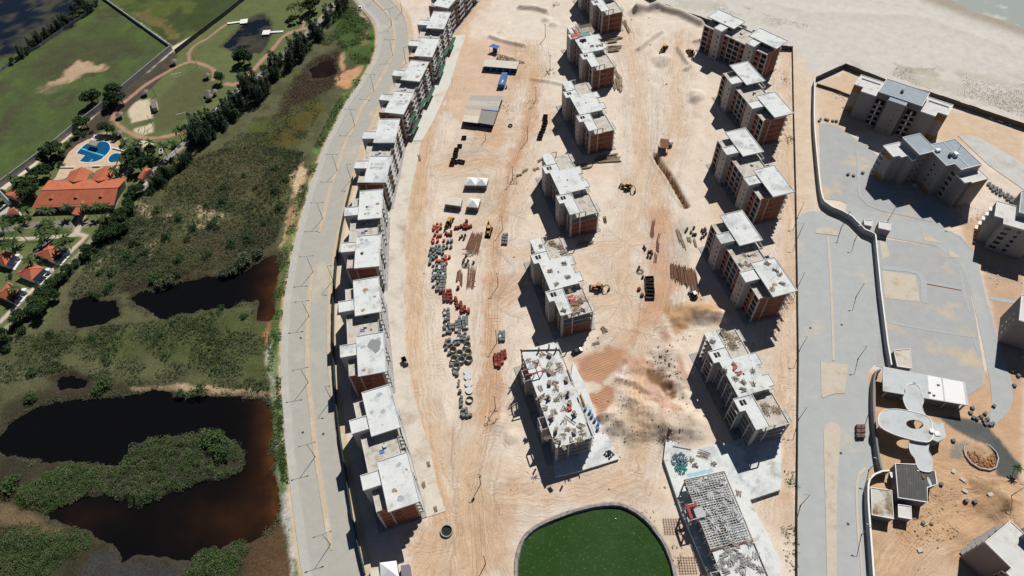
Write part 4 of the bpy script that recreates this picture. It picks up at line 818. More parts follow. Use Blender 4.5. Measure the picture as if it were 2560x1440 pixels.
for i, ab in enumerate(ablocks):
    rr = random.Random(i+3)
    for x0 in (1.5, 26.8):
        for k in range(rr.randint(3, 6) if i >= 4 else rr.randint(1, 2)): patch(ab, x0+rr.uniform(.5, 13), rr.uniform(1.5, 8.2), 16.82, rr.uniform(.35, 1.1), rr.choice([PATCH[0], PATCH[0], PATCH[1], PATCH[2]]), rr)
    if i >= 4:
        for k in range(2): MB().box(20.6+k*.8, 21.2+k*.8, 1.0, 2.6, 14.01, 14.05).build('blue_sheet', BLUET, ab)
        MB().box(24.2, 26.0, 5.6, 7.3, 14.003, 14.02).build('shaft_shade_plate', DARKM, ab); MB().box(24.0, 24.2, 5.4, 7.5, 14.003, 14.5).box(26.0, 26.2, 5.4, 7.5, 14.003, 14.5).build('shaft_curb', RIMM, ab)  # near-black sheet inside the curbs paints a shaft's shade, no hole is cut
    for k in range(rr.randint(1, 3)): MB().obox((rr.uniform(15, 24), rr.uniform(-2.5, 6)), rr.uniform(0, 3), rr.uniform(.4, 1.4), rr.uniform(.2, .6), 14.005, 14.005+rr.uniform(.15, .5)).build('roof_debris', rr.choice([FORM, TIMB, DARKI]), ab)
_a = ablocks[5]; _c, _s = math.cos(_a.rotation_euler.z), math.sin(_a.rotation_euler.z); _q = P(937,864,16.8); _d = (_q[0]-_a.location.x, _q[1]-_a.location.y); patch(_a, _d[0]*_c+_d[1]*_s, -_d[0]*_s+_d[1]*_c, 16.83, 2.3, pm('dark_damp', alb(150,156,158), .8, .2, 1.5, fine=.2), random.Random(1), 'round_stain')
ANM = R(-74)
def mloc(px, py, la, h=14.0, an=ANM):
    x, y = P(px, py, h); c, s = math.cos(an), math.sin(an); return (x-la[0]*c+la[1]*s, y-la[0]*s-la[1]*c, 0.0)
m3 = type_m('brick-infilled shell with clean white slab and long poles stacked at its foot', mloc(1425.1,242.6,(0,0)), ANM, 4)
m4 = type_m('shell with clean white slab and open top floor, across from the paired white tents', mloc(1375,431.7,(0,0)), ANM, 3)
m2 = copy_tree(m3, mloc(1480,166.7,(25.9,.2)), ANM, 'shell with red and teal sheets and props on its roof, second from the beach end')
m1 = copy_tree(m3, mloc(1505,28,(25.9,.2)), ANM, 'brick-infilled shell with timber at its foot, first of the middle row from the beach')
m5 = type_m('shell with debris and timber on its roof and bricks on its two lowest floors', mloc(1347.8,656.7,(0,0)), ANM, 2)
r5 = type_m('bare open-frame concrete shell without brick, with red formwork pieces on its slab', mloc(1798.5,904.3,(0,0), 14, R(-74.8)), R(-74.8), 0)
m6 = type_m('open concrete shell with deck crowded by formwork and rebar, next to the green pond', mloc(1300.7,878.1,(-12,0), 11.2, R(-73.5)), R(-73.5), 0, deck_only=True)
# ------------------------------------------------------------------ the half-built block and its podium by the green pond
def Z7(x, y): return (1640+x/4.115, 1090+y/4.115)
pod = thing('concrete_podium', 'bare white concrete podium with skewed outline under the ribbed half-built block', 'podium')
MB().prism(PX([Z7(*q) for q in ((105,15),(360,140),(545,100),(900,20),(1060,-20),(1240,-60),(1290,-20),(1285,550),(965,655),(1275,1270),(1290,1560),(600,1560),(275,815),(80,235))], 1.6), -0.5, 1.6).build('podium_slab', ROOF, pod)
A_ = np.array(P(*Z7(290,455), 7)); B_ = np.array(P(*Z7(610,1310), 7)); C_ = np.array(P(*Z7(690,395), 7)); ax = B_-A_; LX = float(np.linalg.norm(ax)); anR6 = math.atan2(ax[1], ax[0])
wR = 13.0
r6 = thing('ribbed_shell', 'half-built shell with an open grid of joists on top, on the white podium', 'building', (A_[0], A_[1], 0), anR6)
EX = 48.0
MB().box(0, EX, 0.3, wR, 4.1, 4.35).build('floor_slab', SLABE, r6)
for x in np.arange(0.3, EX, 3.6):
    for y in (0.3, 6.4, wR-.3): MB().box(x-.2, x+.2, y-.2, y+.2, 1.6, 4.1).build('column', CON2, r6); MB().box(x-.17, x+.17, y-.17, y+.17, 4.35, 6.6).build('column', CON2, r6)
for x in np.arange(0.2, 21.6, 0.72): MB().box(x-.07, x+.07, 0.2, wR, 6.8, 6.98).build('joist', RIMM, r6)
for y in np.arange(0.25, wR, 0.95): MB().box(0.1, 21.6, y-.06, y+.06, 6.66, 6.79).build('bearer', RIMM, r6)
_rr = random.Random(4)
for i in range(15):
    for j in range(7):
        if _rr.random() < .72: MB().obox((.9+i*1.42, 1.1+j*1.78), _rr.gauss(0, .06), 1.3, 1.6, 6.05+_rr.uniform(0, .4), 6.12+_rr.uniform(.3, .45)).build('deck_sheet', _rr.choice([ROOF2, ROOF, RIMM, FORM]), r6)
for x, y0, y1 in ((0.0, 0.0, wR), (21.7, 0.0, wR)): MB().box(x-.15, x+.15, y0-.1, y1+.1, 6.5, 7.0).build('edge_beam', RUST, r6)
for y in (wR+.15,): MB().box(-.1, 21.8, y-.12, y+.12, 6.45, 7.02).build('edge_beam', FORM, r6)
for tx in (7.6, 27.6):
    for x in (tx, tx+4.6):
        for y in (-2.4, 0): MB().box(x-.2, x+.2, y-.2, y+.2, 1.6, 7.4).build('tower_column', CON2, r6)
    for z in (4.1, 7.1): MB().box(tx, tx+4.6, -2.55, -2.25, z, z+.35).box(tx-.1, tx+.15, -2.2, 0, z, z+.35).box(tx+4.45, tx+4.7, -2.2, 0, z, z+.35).build('tower_beam', CON2, r6)
MB().box(7.4, 12.0, -2.5, -1.7, 7.5, 7.7).box(7.4, 8.5, -1.5, 1.0, 7.05, 7.25).build('form_panel', pm('dull_red_panel', (.34,.06,.05), .8, .3, 1.0), r6)
MB().box(9.2, 12.2, -.6, 2.2, 7.3, 7.5).build('form_panel', pm('grey_steel', (0.25,0.26,0.27), 0.5, 0.2, 1, metal=0.3), r6)
MB().box(22.2, EX, .4, wR, 6.62, 6.85).build('deck_slab', ROOF, r6)
MB().box(22.3, EX, wR+.02, wR+.2, 6.5, 7.3).build('edge_form', FORM, r6)
BLUEP = pm('pale_blue_sheet', (0.28,0.50,0.60), 0.6, 0.2, 1.0)
for i in range(4): MB().obox((-1.3+0.15*(i % 2), 2.5+i*2.1), 0.05*i, 1.2, 2.0, 6.9, 6.97).build('blue_sheet', BLUEP, r6)
def plank_pile(name, c, ang, n, L, w, h, mat, label, cat='timber', group=None, spread=1.0, z=0.0, jit=0.06, thick=0.12):
    """a heap of long boards or poles: one thing"""
    m = MB(); rr = random.Random(hash((round(c[0],1), round(c[1],1), n)) & 0xffff)
    for i in range(n):
        a = ang+rr.gauss(0, jit); o = rr.uniform(-w/2, w/2); s = rr.uniform(-.12, .12)*L; l = L*rr.uniform(.7, 1.0); zz = z+rr.uniform(.03, h)
        cx = c[0]-math.sin(ang)*o+math.cos(ang)*s; cy = c[1]+math.cos(ang)*o+math.sin(ang)*s
        t = thick*rr.uniform(.7, 1.4); m.beam((cx-math.cos(a)*l/2, cy-math.sin(a)*l/2, zz+t/2), (cx+math.cos(a)*l/2, cy+math.sin(a)*l/2, zz+t/2+rr.uniform(-.03,.03)), t*1.4, t)
    return m.build(name, mat, None, label, cat, group)
def heap(name, c, r, n, mat, label, cat, z=0.0, size=0.5, group=None, flat=0.35):
    m = MB(); rr = random.Random(int(c[0]*13+c[1]*7) & 0xffff)
    for i in range(n):
        q = rr.random()**.6*r; a = rr.uniform(0, 6.3); zz = z+max(0.02, (1-q/r)*r*flat*rr.random()); s = size*rr.uniform(.5, 1.2)
        m.obox((c[0]+q*math.cos(a), c[1]+q*math.sin(a)), rr.uniform(0, 6.3), s, s*rr.uniform(.3, .9), zz, zz+s*rr.uniform(.15, .5), rr.uniform(-.25, .25))
    return m.build(name, mat, None, label, cat, group)
# ------------------------------------------------------------------ finished blocks
TAUPE = pm('taupe_render', (0.21,0.185,0.18), 0.9, 0.06, 0.3); TAUPE2 = pm('grey_render', (0.26,0.245,0.24), 0.9, 0.06, 0.3); OCHRE = pm('ochre_tile', (0.26,0.15,0.06), 0.8, 0.2, 1.0)
WHITE = pm('white_paint', (0.74,0.75,0.75), 0.8, 0.05, 0.5); MEMB = pm('blue_grey_membrane', alb(150,164,174), 0.7, 0.08, 0.4, alb(164,176,184), 0.5, 0.3, fine=0.06); WROOF = pm('white_terrace', alb(222,222,220), 0.85, 0.07, 0.4, alb(206,200,194), 0.4, 0.3)
GLASS = pm('dark_glass', (0.02,0.025,0.03), 0.15, 0.1, 1.0, spec=0.5); FRAME = pm('pale_frame', (0.55,0.55,0.54), 0.6, 0.1, 1.0)
def lxy(root):
    c, s = math.cos(root.rotation_euler.z), math.sin(root.rotation_euler.z); x0, y0 = root.location[:2]
    return lambda px, py, h: (lambda q: ((q[0]-x0)*c+(q[1]-y0)*s, -(q[0]-x0)*s+(q[1]-y0)*c))(P(px, py, h))
def vol(r, poly, z0, z1, wall, roof, rim=True, over=0.0, name='wall', th=0.35):
    MB().prism(poly, z0, z1-th).build(name, wall, r); c = np.mean(poly, 0)
    def sc(d): return [tuple(np.array(p)+(np.array(p)-c)/np.linalg.norm(np.array(p)-c)*d) for p in poly]
    rf = MB().prism(sc(over), z1-th+.003, z1).build('roof', roof, r)
    if rim:
        o = sc(over+.02); i = sc(over-.25); n = len(o); m = MB(); a = sum(o[k][0]*o[(k+1)%n][1]-o[(k+1)%n][0]*o[k][1] for k in range(n))
        m.v = [(*p, z1-.1) for p in o]+[(*p, z1+.22) for p in o]+[(*p, z1+.22) for p in i]+[(*p, z1-.1) for p in i]
        for j in range(4):
            for k in range(n):
                f = (j*n+k, j*n+(k+1)%n, ((j+1)%4)*n+(k+1)%n, ((j+1)%4)*n+k); m.f.append(f if a > 0 else f[::-1])
        m.build('roof_rim', WHITE, rf)
    return rf
def window(r, x, y, z, w, h, axis='x', s=-1):
    if axis == 'x': f = MB().box(x-w/2, x+w/2, min(y, y+s*.06), max(y, y+s*.06), z, z+h).build('window', FRAME, r); MB().box(x-w/2+.08, x+w/2-.08, min(y+s*.061, y+s*.075), max(y+s*.061, y+s*.075), z+.08, z+h-.08).build('pane', GLASS, f)
    else: f = MB().box(min(x, x+s*.06), max(x, x+s*.06), y-w/2, y+w/2, z, z+h).build('window', FRAME, r); MB().box(min(x+s*.061, x+s*.075), max(x+s*.061, x+s*.075), y-w/2+.08, y+w/2-.08, z+.08, z+h-.08).build('pane', GLASS, f)
def balcony_bay(r, x0, x1, y, n=5, lv=2.8, z=0.3):
    MB().box(x0, x1, y+.0, y+.1, z, z+n*lv).build('bay_shade_panel', DARKM, r)  # flat near-black panel paints the shade of a set-back bay
    for k in range(n):
        MB().box(x0, x1, y-1.1, y+.0, z+k*lv-.15, z+k*lv).build('balcony_slab', TAUPE2, r); MB().box(x0, x1, y-1.1, y-1.0, z+k*lv, z+k*lv+.85).build('balcony_front', TAUPE2, r)
        MB().box((x0+x1)/2-.35, (x0+x1)/2+.35, y-1.0, y-.02, z+k*lv, z+k*lv+2.5).build('balcony_partition', FRAME, r)
q = P(2194.9,230.1,17.5); f1 = thing('finished_block', 'finished taupe block with blue-grey central roof between two white terraces, nearest the dune wall', 'building', (*q, 0), R(-36.6))
vol(f1, [(0,0.3),(19.2,0.3),(19.2,12),(0,12)], 0, 17.5, TAUPE, MEMB); vol(f1, [(5.6,-2.7),(13.3,-2.7),(13.3,.29),(5.6,.29)], 0, 17.2, TAUPE2, MEMB, rim=False)
vol(f1, [(-11.2,4.5),(-7,4.5),(-7,1.0),(-.02,1.0),(-.02,13.4),(-11.2,13.4)], 0, 14.5, TAUPE2, WROOF); vol(f1, [(30.2,4.5),(26,4.5),(26,1.0),(19.22,1.0),(19.22,13.4),(30.2,13.4)], 0, 14.5, TAUPE2, WROOF)
for a, b in ((.6,4.6),(14.6,18.6)): balcony_bay(f1, a, b, .28)
for a, b in ((4.9,5.4),(13.5,14.0)): MB().box(a, b, -1.6, .28, 0, 16).build('dark_fin', DARKI, f1)
for k in range(5): window(f1, 10.6, -2.7, 1.6+k*2.9, .9, .9); window(f1, -9, 4.5, 1.6+k*2.7, .6, .8); window(f1, 28, 4.5, 1.6+k*2.7, .6, .8)
for x0, x1 in ((-11.1,-7.1),(26.1,30.1)): MB().box(x0, x1, 4.36, 4.48, 10.8, 13.6).build('ochre_panel', OCHRE, f1); MB().box(x0, x1, 4.36, 4.48, 0.2, 2.6).build('ochre_panel', OCHRE, f1)
MB().box(8.2, 9.4, 5.0, 6.4, 17.5, 18.6).build('roof_vent', DARKI, f1); MB().box(-10, -1.2, 10.5, 10.7, 14.5, 15.0).box(-10, -9.8, 5.5, 10.5, 14.5, 15).build('terrace_parapet', WHITE, f1); MB().box(20.2, 29, 10.5, 10.7, 14.5, 15.0).build('terrace_parapet', WHITE, f1)
q = P(2395.8,426.7,17.5); f2 = thing('finished_block', 'finished V-plan taupe block with stepped blue-grey roofs behind the small gatehouses', 'building', (*q, 0), R(15.5))
vol(f2, [(-8.4,13.2),(-.6,13.2),(-.6,24),(-8.4,24)], 0, 17.5, TAUPE, MEMB, over=.5); vol(f2, [(-2.4,4.1),(1.4,4.1),(1.4,.3),(11.2,.3),(11.2,16.8),(-.58,16.8),(-.58,13.19),(-2.4,13.19)], 0, 17.4, TAUPE2, MEMB, over=.2)
vol(f2, [(-16.2,17.5),(-13.3,17.5),(-13.3,16.4),(-10.4,16.4),(-10.4,13.4),(-8.42,13.4),(-8.42,24.8),(-16.2,24.8)], 0, 14.5, TAUPE2, WROOF, over=.2); vol(f2, [(1.3,-4.6),(4,-4.6),(4,-5.3),(11.7,-5.3),(11.7,.28),(1.3,.28)], 0, 14.5, TAUPE, WROOF, over=.2)
for k in range(5):
    window(f2, -2.4, 6.2, 1.8+k*2.8, .7, 1.0, 'y', -1); window(f2, -2.4, 9.0, 1.8+k*2.8, 1.3, 1.2, 'y', -1); window(f2, -5, 13.2, 1.6+k*2.8, 1.2, 1.2); window(f2, -7.2, 13.2, 1.6+k*2.8, 1.2, 1.2); window(f2, 1.3, -3.2, 1.6+k*2.6, .6, .8, 'y', -1); window(f2, -15, 17.5, 1.6+k*2.6, .6, .8); window(f2, -12, 16.4, 1.6+k*2.6, .6, .8)
    window(f2, -16.2, 20, 1.6+k*2.6, .6, .8, 'y', -1); MB().box(-17.2, -16.22, 22, 24, .3+k*2.8, .5+k*2.8).build('balcony_slab', WHITE, f2); MB().box(11.72, 12.7, -4, -2, .3+k*2.8, .5+k*2.8).build('balcony_slab', WHITE, f2)
    window(f2, 1.4, 2.2, 1.6+k*2.8, 2.4, 1.5, 'y', -1)
MB().box(-16.32, -16.22, 18, 24, 11.6, 13.9).build('ochre_panel', OCHRE, f2); MB().box(-16.32, -16.22, 18, 24, .2, 2.8).build('ochre_panel', OCHRE, f2); MB().box(5, 11.5, -5.42, -5.32, 12, 13.8).build('ochre_panel', OCHRE, f2); MB().box(-2.5, -2.42, 4.6, 12, .2, 2.4).build('ochre_panel', OCHRE, f2)
MB().box(-1.2, .6, 12, 13.4, 17.4, 18.4).build('stair_hatch', WHITE, f2); MB().box(3.6, 5.2, 7.2, 9.0, 17.4, 19.0).build('tank_box', WHITE, f2); MB().cyl(2.4, 8.6, 17.4, 18.9, .7).build('water_tank', DARKI, f2); MB().box(5.3, 5.5, .6, 16.5, 17.4, 17.6).build('roof_joint', WHITE, f2)
for i in range(3): MB().tube([(6.5+.6*i, 10, 17.4), (8.5, 10.5+.3*i, 19.5)], .03, 4).build('antenna', DARKI, f2)
# three more finished blocks cut by the photograph's edge
def part_block(label, px_roof, h, rz, polys, wall=TAUPE2, extra=None):
    q = P(*px_roof, h); b = thing('finished_block', label, 'building', (*q, 0), rz)
    for poly, z1, rf in polys: vol(b, poly, 0, z1, wall, rf, over=.15)
    if extra: extra(b)
    return b
def fx3(b):
    for k in range(5):
        window(b, 0, 2.0, 1.5+k*2.6, .6, .8, 'y', -1); window(b, 0, 4.5, 1.5+k*2.6, .6, .8, 'y', -1); MB().box(-1.2, -.02, 6.5, 8.5, .3+k*2.7, .5+k*2.7).build('balcony_slab', WHITE, b); window(b, 5.5, -3.0, 1.4+k*2.6, 2.6, 1.6); window(b, 9.5, -3.0, 1.4+k*2.6, 1.6, 1.6)
    MB().box(-.12, -.02, .5, 8, .2, 2.6).build('ochre_panel', OCHRE, b)
part_block('finished grey block with ribbed white terrace behind the curved paved lane', (2487,540), 14.5, R(-28), [([(0,0),(3.2,0),(3.2,-3.0),(16,-3.0),(16,9),(0,9)], 14.5, WROOF), ([(7,3),(20,3),(20,16),(7,16)], 17, MEMB)], extra=fx3)
def fx4(b):
    for k in range(5): MB().box(-.9, -.02, 1.0+k*.2, 3.2+k*.2, .3+k*2.7, .5+k*2.7).build('balcony_slab', TAUPE2, b)
    for k in range(5):
        for x in (8.5, 11.5, 14.5): window(b, x, -2.2, 1.0+k*2.7, 2.6, 1.9)
        for y in (2, 5, 8): MB().box(-1.1, -.02, y, y+1.8, .3+k*2.7, .45+k*2.7).build('balcony_slab', TAUPE2, b)
q4a = np.array(P(2463,1356,14.5)); q4b = np.array(P(2524,1415,14.5)); a4 = math.atan2(*(q4b-q4a)[::-1])
part_block('finished taupe block with white terrace and angled parapet beside scattered pallets of kerbstones', (2463,1356), 14.5, a4, [([(0,0),(8,0),(8,-2.2),(22,-2.2),(22,11),(0,11)], 14.5, WROOF), ([(4,9),(26,9),(26,20),(4,20)], 17.2, MEMB)], TAUPE, fx4)
part_block('finished block end wall standing past the long strip of kerb pavers', (2548,800), 14, R(-28), [([(0,0),(14,0),(14,12),(0,12)], 14, WROOF)], TAUPE, lambda b: [window(b, 0, 3+3*j, 1.5+k*2.7, .8, 1.0, 'y', -1) for k in range(4) for j in range(2)])
# ------------------------------------------------------------------ club buildings with free-form canopies
def ZC(x, y): return (2000+x/2.5714, 880+y/2.5714)
WCAN = pm('white_canopy', alb(206,212,214), 0.85, 0.08, 0.5, alb(188,186,180), 0.4, 0.25, fine=0.06); BLK = pm('black_sheet_roof', alb(72,74,70), 0.6, 0.12, 0.5, alb(92,88,80), 0.4, 0.5); SH = pm('grey_plaster', (0.20,0.195,0.2), 0.9, 0.1, 0.4)
def zpoly(r, pts, h): f = lxy(r); return [f(*ZC(*p), h) for p in pts]
club = thing('club_hall', 'long low hall with flat white patched roof, next to the bean-shaped canopies', 'building', (*P(*ZC(530,250)), 0), R(-8))
hp = zpoly(club, [(530,92),(1062,193),(1085,345),(533,250)], 4.6); MB().prism(hp, 4.25, 4.6).build('roof', WCAN, club)
c_ = np.mean(hp, 0); ins = [tuple(np.array(p)*.86+c_*.14) for p in hp]; MB().prism(ins, 0, 4.24).build('wall', SH, club)
for t in (.03,.25,.5,.75,.97):
    p = np.array(hp[3])*(1-t)+np.array(hp[2])*t; p = p*.97+c_*.03; MB().box(p[0]-.2, p[0]+.2, p[1]-.2, p[1]+.2, 0, 4.24).build('column', CON2, club)
for t0, t1 in ((.55,.72),(.74,.99)):
    q = [np.array(hp[0])*(1-t)+np.array(hp[1])*t for t in (t0, t1)]; w = [np.array(hp[3])*(1-t)+np.array(hp[2])*t for t in (t1, t0)]; pl = [tuple(p*.96+c_*.04) for p in q+w]; MB().prism(pl, 4.603, 4.63).build('roof_patch', WHITE, club)
for x, y in ((888,213),(832,262),(860,280),(735,203)): p = zpoly(club, [(x, y)], 4.6)[0]; MB().box(p[0]-.4, p[0]+.4, p[1]-.25, p[1]+.25, 4.6, 4.9).build('roof_debris', DARKI, club)
def blob(px, n=64):
    q = np.array(px, float); q = np.vstack([q[-2:], q, q[:3]]); out = []
    for i in range(2, len(q)-3):
        for t in np.arange(6)/6: out.append(tuple(0.5*((2*q[i])+(-q[i-1]+q[i+1])*t+(2*q[i-1]-5*q[i]+4*q[i+1]-q[i+2])*t*t+(-q[i-1]+3*q[i]-3*q[i+1]+q[i+2])*t**3)))
    return out
def canopy(label, outline, h, th=.3, hole=None, cols=()):
    c0 = np.mean(outline, 0); r = thing('canopy', label, 'canopy', (*P(*ZC(*c0), 0), 0)); o = zpoly(r, blob(outline), h)
    if hole is None: s = MB().prism(o, h-th, h).build('roof', WCAN, r); inner = [tuple(np.array(p)*.955+np.mean(o, 0)*.045) for p in o]
    else:
        cx, cy, rx, ry, tl = hole; n = len(o); ang0 = np.arctan2(*(np.array(o)-zpoly(r, [(cx, cy)], h)[0])[:, ::-1].T)
        hl = [zpoly(r, [(cx+rx*math.cos(a)*math.cos(tl)-ry*math.sin(a)*math.sin(tl), cy+rx*math.cos(a)*math.sin(tl)+ry*math.sin(a)*math.cos(tl))], h)[0] for a in np.linspace(0, 2*math.pi, 240, endpoint=False)]
        hc = np.array(zpoly(r, [(cx, cy)], h)[0]); ha = np.array([math.atan2(p[1]-hc[1], p[0]-hc[0]) for p in hl]); idx = [int(np.argmin(np.abs(np.angle(np.exp(1j*(ha-a)))))) for a in ang0]; inn = [hl[i] for i in idx]
        m = MB(); m.v = [(*p, h-th) for p in o]+[(*p, h) for p in o]+[(*p, h) for p in inn]+[(*p, h-th) for p in inn]
        ar = sum(o[k][0]*o[(k+1)%n][1]-o[(k+1)%n][0]*o[k][1] for k in range(n))
        for j in range(4):
            for k in range(n): f = (j*n+k, j*n+(k+1)%n, ((j+1)%4)*n+(k+1)%n, ((j+1)%4)*n+k); m.f.append(f if ar > 0 else f[::-1])
        s = m.build('roof', WCAN, r)
    a = sum(o[k][0]*o[(k+1)%len(o)][1]-o[(k+1)%len(o)][0]*o[k][1] for k in range(len(o))); n = len(o); cc = np.mean(o, 0); ii = [tuple(np.array(p)*.97+cc*.03) for p in o]
    m = MB(); m.v = [(*p, h-th-.02) for p in o]+[(*p, h+.16) for p in o]+[(*p, h+.16) for p in ii]+[(*p, h+.002) for p in ii]; m.v[:n] = [(p[0]+(p[0]-cc[0])*.004, p[1]+(p[1]-cc[1])*.004, h-th-.02) for p in o]; m.v[n:2*n] = [(p[0]+(p[0]-cc[0])*.004, p[1]+(p[1]-cc[1])*.004, h+.16) for p in o]
    for j in range(3):
        for k in range(n): f = (j*n+k, j*n+(k+1)%n, (j+1)*n+(k+1)%n, (j+1)*n+k); m.f.append(f if a > 0 else f[::-1])
    m.build('roof_rim', WHITE, s)
    for p in zpoly(r, cols, h): MB().cyl(p[0], p[1], 0, h-th, .25, 10).build('column', CON2, r)
    return r
canopy('bean-shaped white canopy overlapping the long hall roof', [(676,235),(690,212),(722,205),(756,213),(772,238),(776,266),(791,292),(795,320),(786,348),(795,380),(803,405),(750,400),(695,372),(672,335),(662,295),(678,262)], 5.0, cols=((700,240),(765,300),(710,340)))
canopy('large leaf-shaped white canopy with an oval hole through it', [(500,440),(512,396),(550,371),(620,366),(700,378),(770,395),(822,415),(848,450),(852,505),(858,545),(830,577),(780,577),(700,560),(620,536),(552,506),(512,475)], 5.8, hole=(738,465,56,29,.12), cols=((540,450),(620,400),(640,500),(780,540),(820,440)))
canopy('small bean-shaped pale canopy reaching over the black roof', [(706,572),(745,574),(800,582),(828,592),(826,632),(842,662),(853,692),(850,742),(838,770),(802,771),(766,756),(746,722),(738,686),(714,655),(700,615)], 4.9, cols=((730,620),(800,640),(790,730)))
def zblock(name, label, pts, h, wall, roof, cat='building', rim=True, over=.15):
    c0 = np.mean(pts, 0); r = thing(name, label, cat, (*P(*ZC(*c0), 0), 0)); vol(r, zpoly(r, pts, h), 0, h, wall, roof, rim, over); return r
an = zblock('club_annex', 'pale square annex with white skylight tucked under the leaf-shaped canopy', [(840,448),(920,456),(937,545),(888,575),(848,560)], 4.4, TAUPE2, WCAN, rim=False); f = lxy(an); p = f(*ZC(880,525), 4.4); MB().box(p[0]-.8, p[0]+.8, p[1]-.8, p[1]+.8, 4.4, 4.7).build('skylight', WHITE, an); p = f(*ZC(845,510), 5.8); MB().cyl(p[0], p[1], 4.4, 6.4, .8, 14).build('round_hatch', WHITE, an)
bk = zblock('black_roofed_house', 'low grey building with a black corrugated roof beside the curved drive wall', [(612,718),(745,724),(750,765),(865,766),(878,850),(815,872),(816,965),(630,936)], 4.6, SH, BLK)
for i in range(11):
    a = lxy(bk)(*ZC(630+i*16.5, 730), 4.62); b = lxy(bk)(*ZC(645+i*15.2, 935), 4.62); MB().beam((*a, 4.64), (*b, 4.64), .12, .07).build('roof_rib', BLK, bk)
f = lxy(bk); p = f(*ZC(790,805), 4.6); MB().box(p[0]-.3, p[0]+.3, p[1]-.5, p[1]+.5, 4.6, 5.0).build('roof_debris', OCHRE, bk); p = f(*ZC(832,835), 4.6); MB().prism([(p[0]+.5*math.cos(a)*.9-.0, p[1]+1.6*math.sin(a)) for a in np.linspace(0, 6.28, 14, endpoint=False)], 4.6, 4.66).build('roof_patch', WCAN, bk)
for i in range(2): p = f(*ZC(590+22*i, 790), 3.0); MB().box(p[0]-.5, p[0]+.3, p[1]-.9, p[1]+.9, 2.9, 3.1).build('canopy_slab', WHITE, bk)
zblock('stained_block', 'small block with white brown-stained roof against the curved drive wall', [(456,872),(588,892),(600,1072),(462,1046)], 3.6, SH, pm('stained_roof', alb(214,208,198), .9, .1, .5, alb(132,112,78), .55, .16))
pb = zblock('pump_house', 'tiny white-roofed cube between the stained block and the black-roofed house', [(631,982),(711,993),(716,1074),(633,1060)], 3.0, SH, WROOF)
zblock('substation', 'plain flat block with a brown-stained white roof standing in the paved yard', [(602,-10),(708,-20),(716,105),(625,92)], 3.2, SH, pm('stained_roof2', alb(216,208,196), .9, .1, .5, alb(170,150,120), .5, .2))
for lb, q in (('gatehouse cube closest to the bend of the perimeter wall', [(2159,549),(2181,551),(2180,566),(2161,562)]), ('larger gatehouse cube of the pair, standing farther from the wall bend', [(2197,553),(2228,557),(2226,577),(2196,570)])):
    r = thing('gatehouse', lb, 'building', (*P(*q[0], 0), 0)); f = lxy(r); vol(r, [f(*p, 3.6) for p in q], 0, 3.6, TAUPE2, WROOF); p = np.mean([f(*p, 3.6) for p in q], 0)
# low ring round the soil bed, and the drive wall
def wall_line(name, label, px, h, t, mat, cat='wall', cap=None, step=2.5, z0=-.3, top=None, smooth=False):
    """continuous wall along base pixels"""
    L = smooth_line(PX(px, top or 0.0), step) if smooth else np.array(PX(px, top or 0.0)); r = thing(name, label, cat, (L[0][0], L[0][1], 0)); Lr = L-L[0]
    curb(Lr, -t/2, t/2, z0, h).build('wall_body', mat, r)
    if cap: curb(Lr, -t/2-.08, t/2+.08, h+.003, h+.14).build('wall_cap', cap, r)
    return r
wall_line('planter_ring', 'low oval ring wall round a bed of brown soil', [ZC(*p) for p in [(1048,628),(1056,595),(1090,580),(1150,580),(1215,605),(1258,650),(1270,690),(1255,745),(1215,762),(1150,750),(1095,715),(1060,670),(1048,628)]], .7, .3, CON2, 'ring', smooth=True)
heap('soil_heap', P(*ZC(1160,670)), 4.2, 160, pm('brown_soil', alb(168,120,84), .95, .3, 2), 'clods of brown soil filling the oval ring bed', 'soil', size=1.0, flat=.12)
DW = pm('drive_wall_paint', (0.33,0.34,0.35), 0.85, 0.06, 0.3)
wall_line('perimeter_wall', 'pale S-curved perimeter wall with white coping along the paved road', [(2037,198),(2036,300),(2044,400),(2053,478),(2062,503),(2080,516),(2107,527),(2130,540),(2147,557),(2163,573),(2180,580)], 3.0, .3, DW, 'wall', WHITE, top=3.0, smooth=True)
wall_line('perimeter_wall', 'straight perimeter wall with white coping between paved road and yard', [(2180,580),(2189,586),(2203,727),(2220,860),(2229,912)], 3.0, .3, DW, 'wall', WHITE, top=3.0)
wall_line('drive_wall', 'curved pale wall sweeping round the stained block', [ZC(*p) for p in [(575,762),(530,765),(480,785),(450,815),(440,850),(440,960),(450,1100),(465,1300),(478,1480)]], 3.2, .35, DW, 'wall', WHITE, top=3.2, smooth=True)
wall_line('club_wall', 'dark curving wall between the paved road and the leaf canopy', [ZC(*p) for p in [(520,110),(490,125),(478,170),(474,260),(476,360),(485,480),(498,600),(515,700),(528,755)]], 3.0, .6, SH, 'wall', top=3.0, smooth=True)
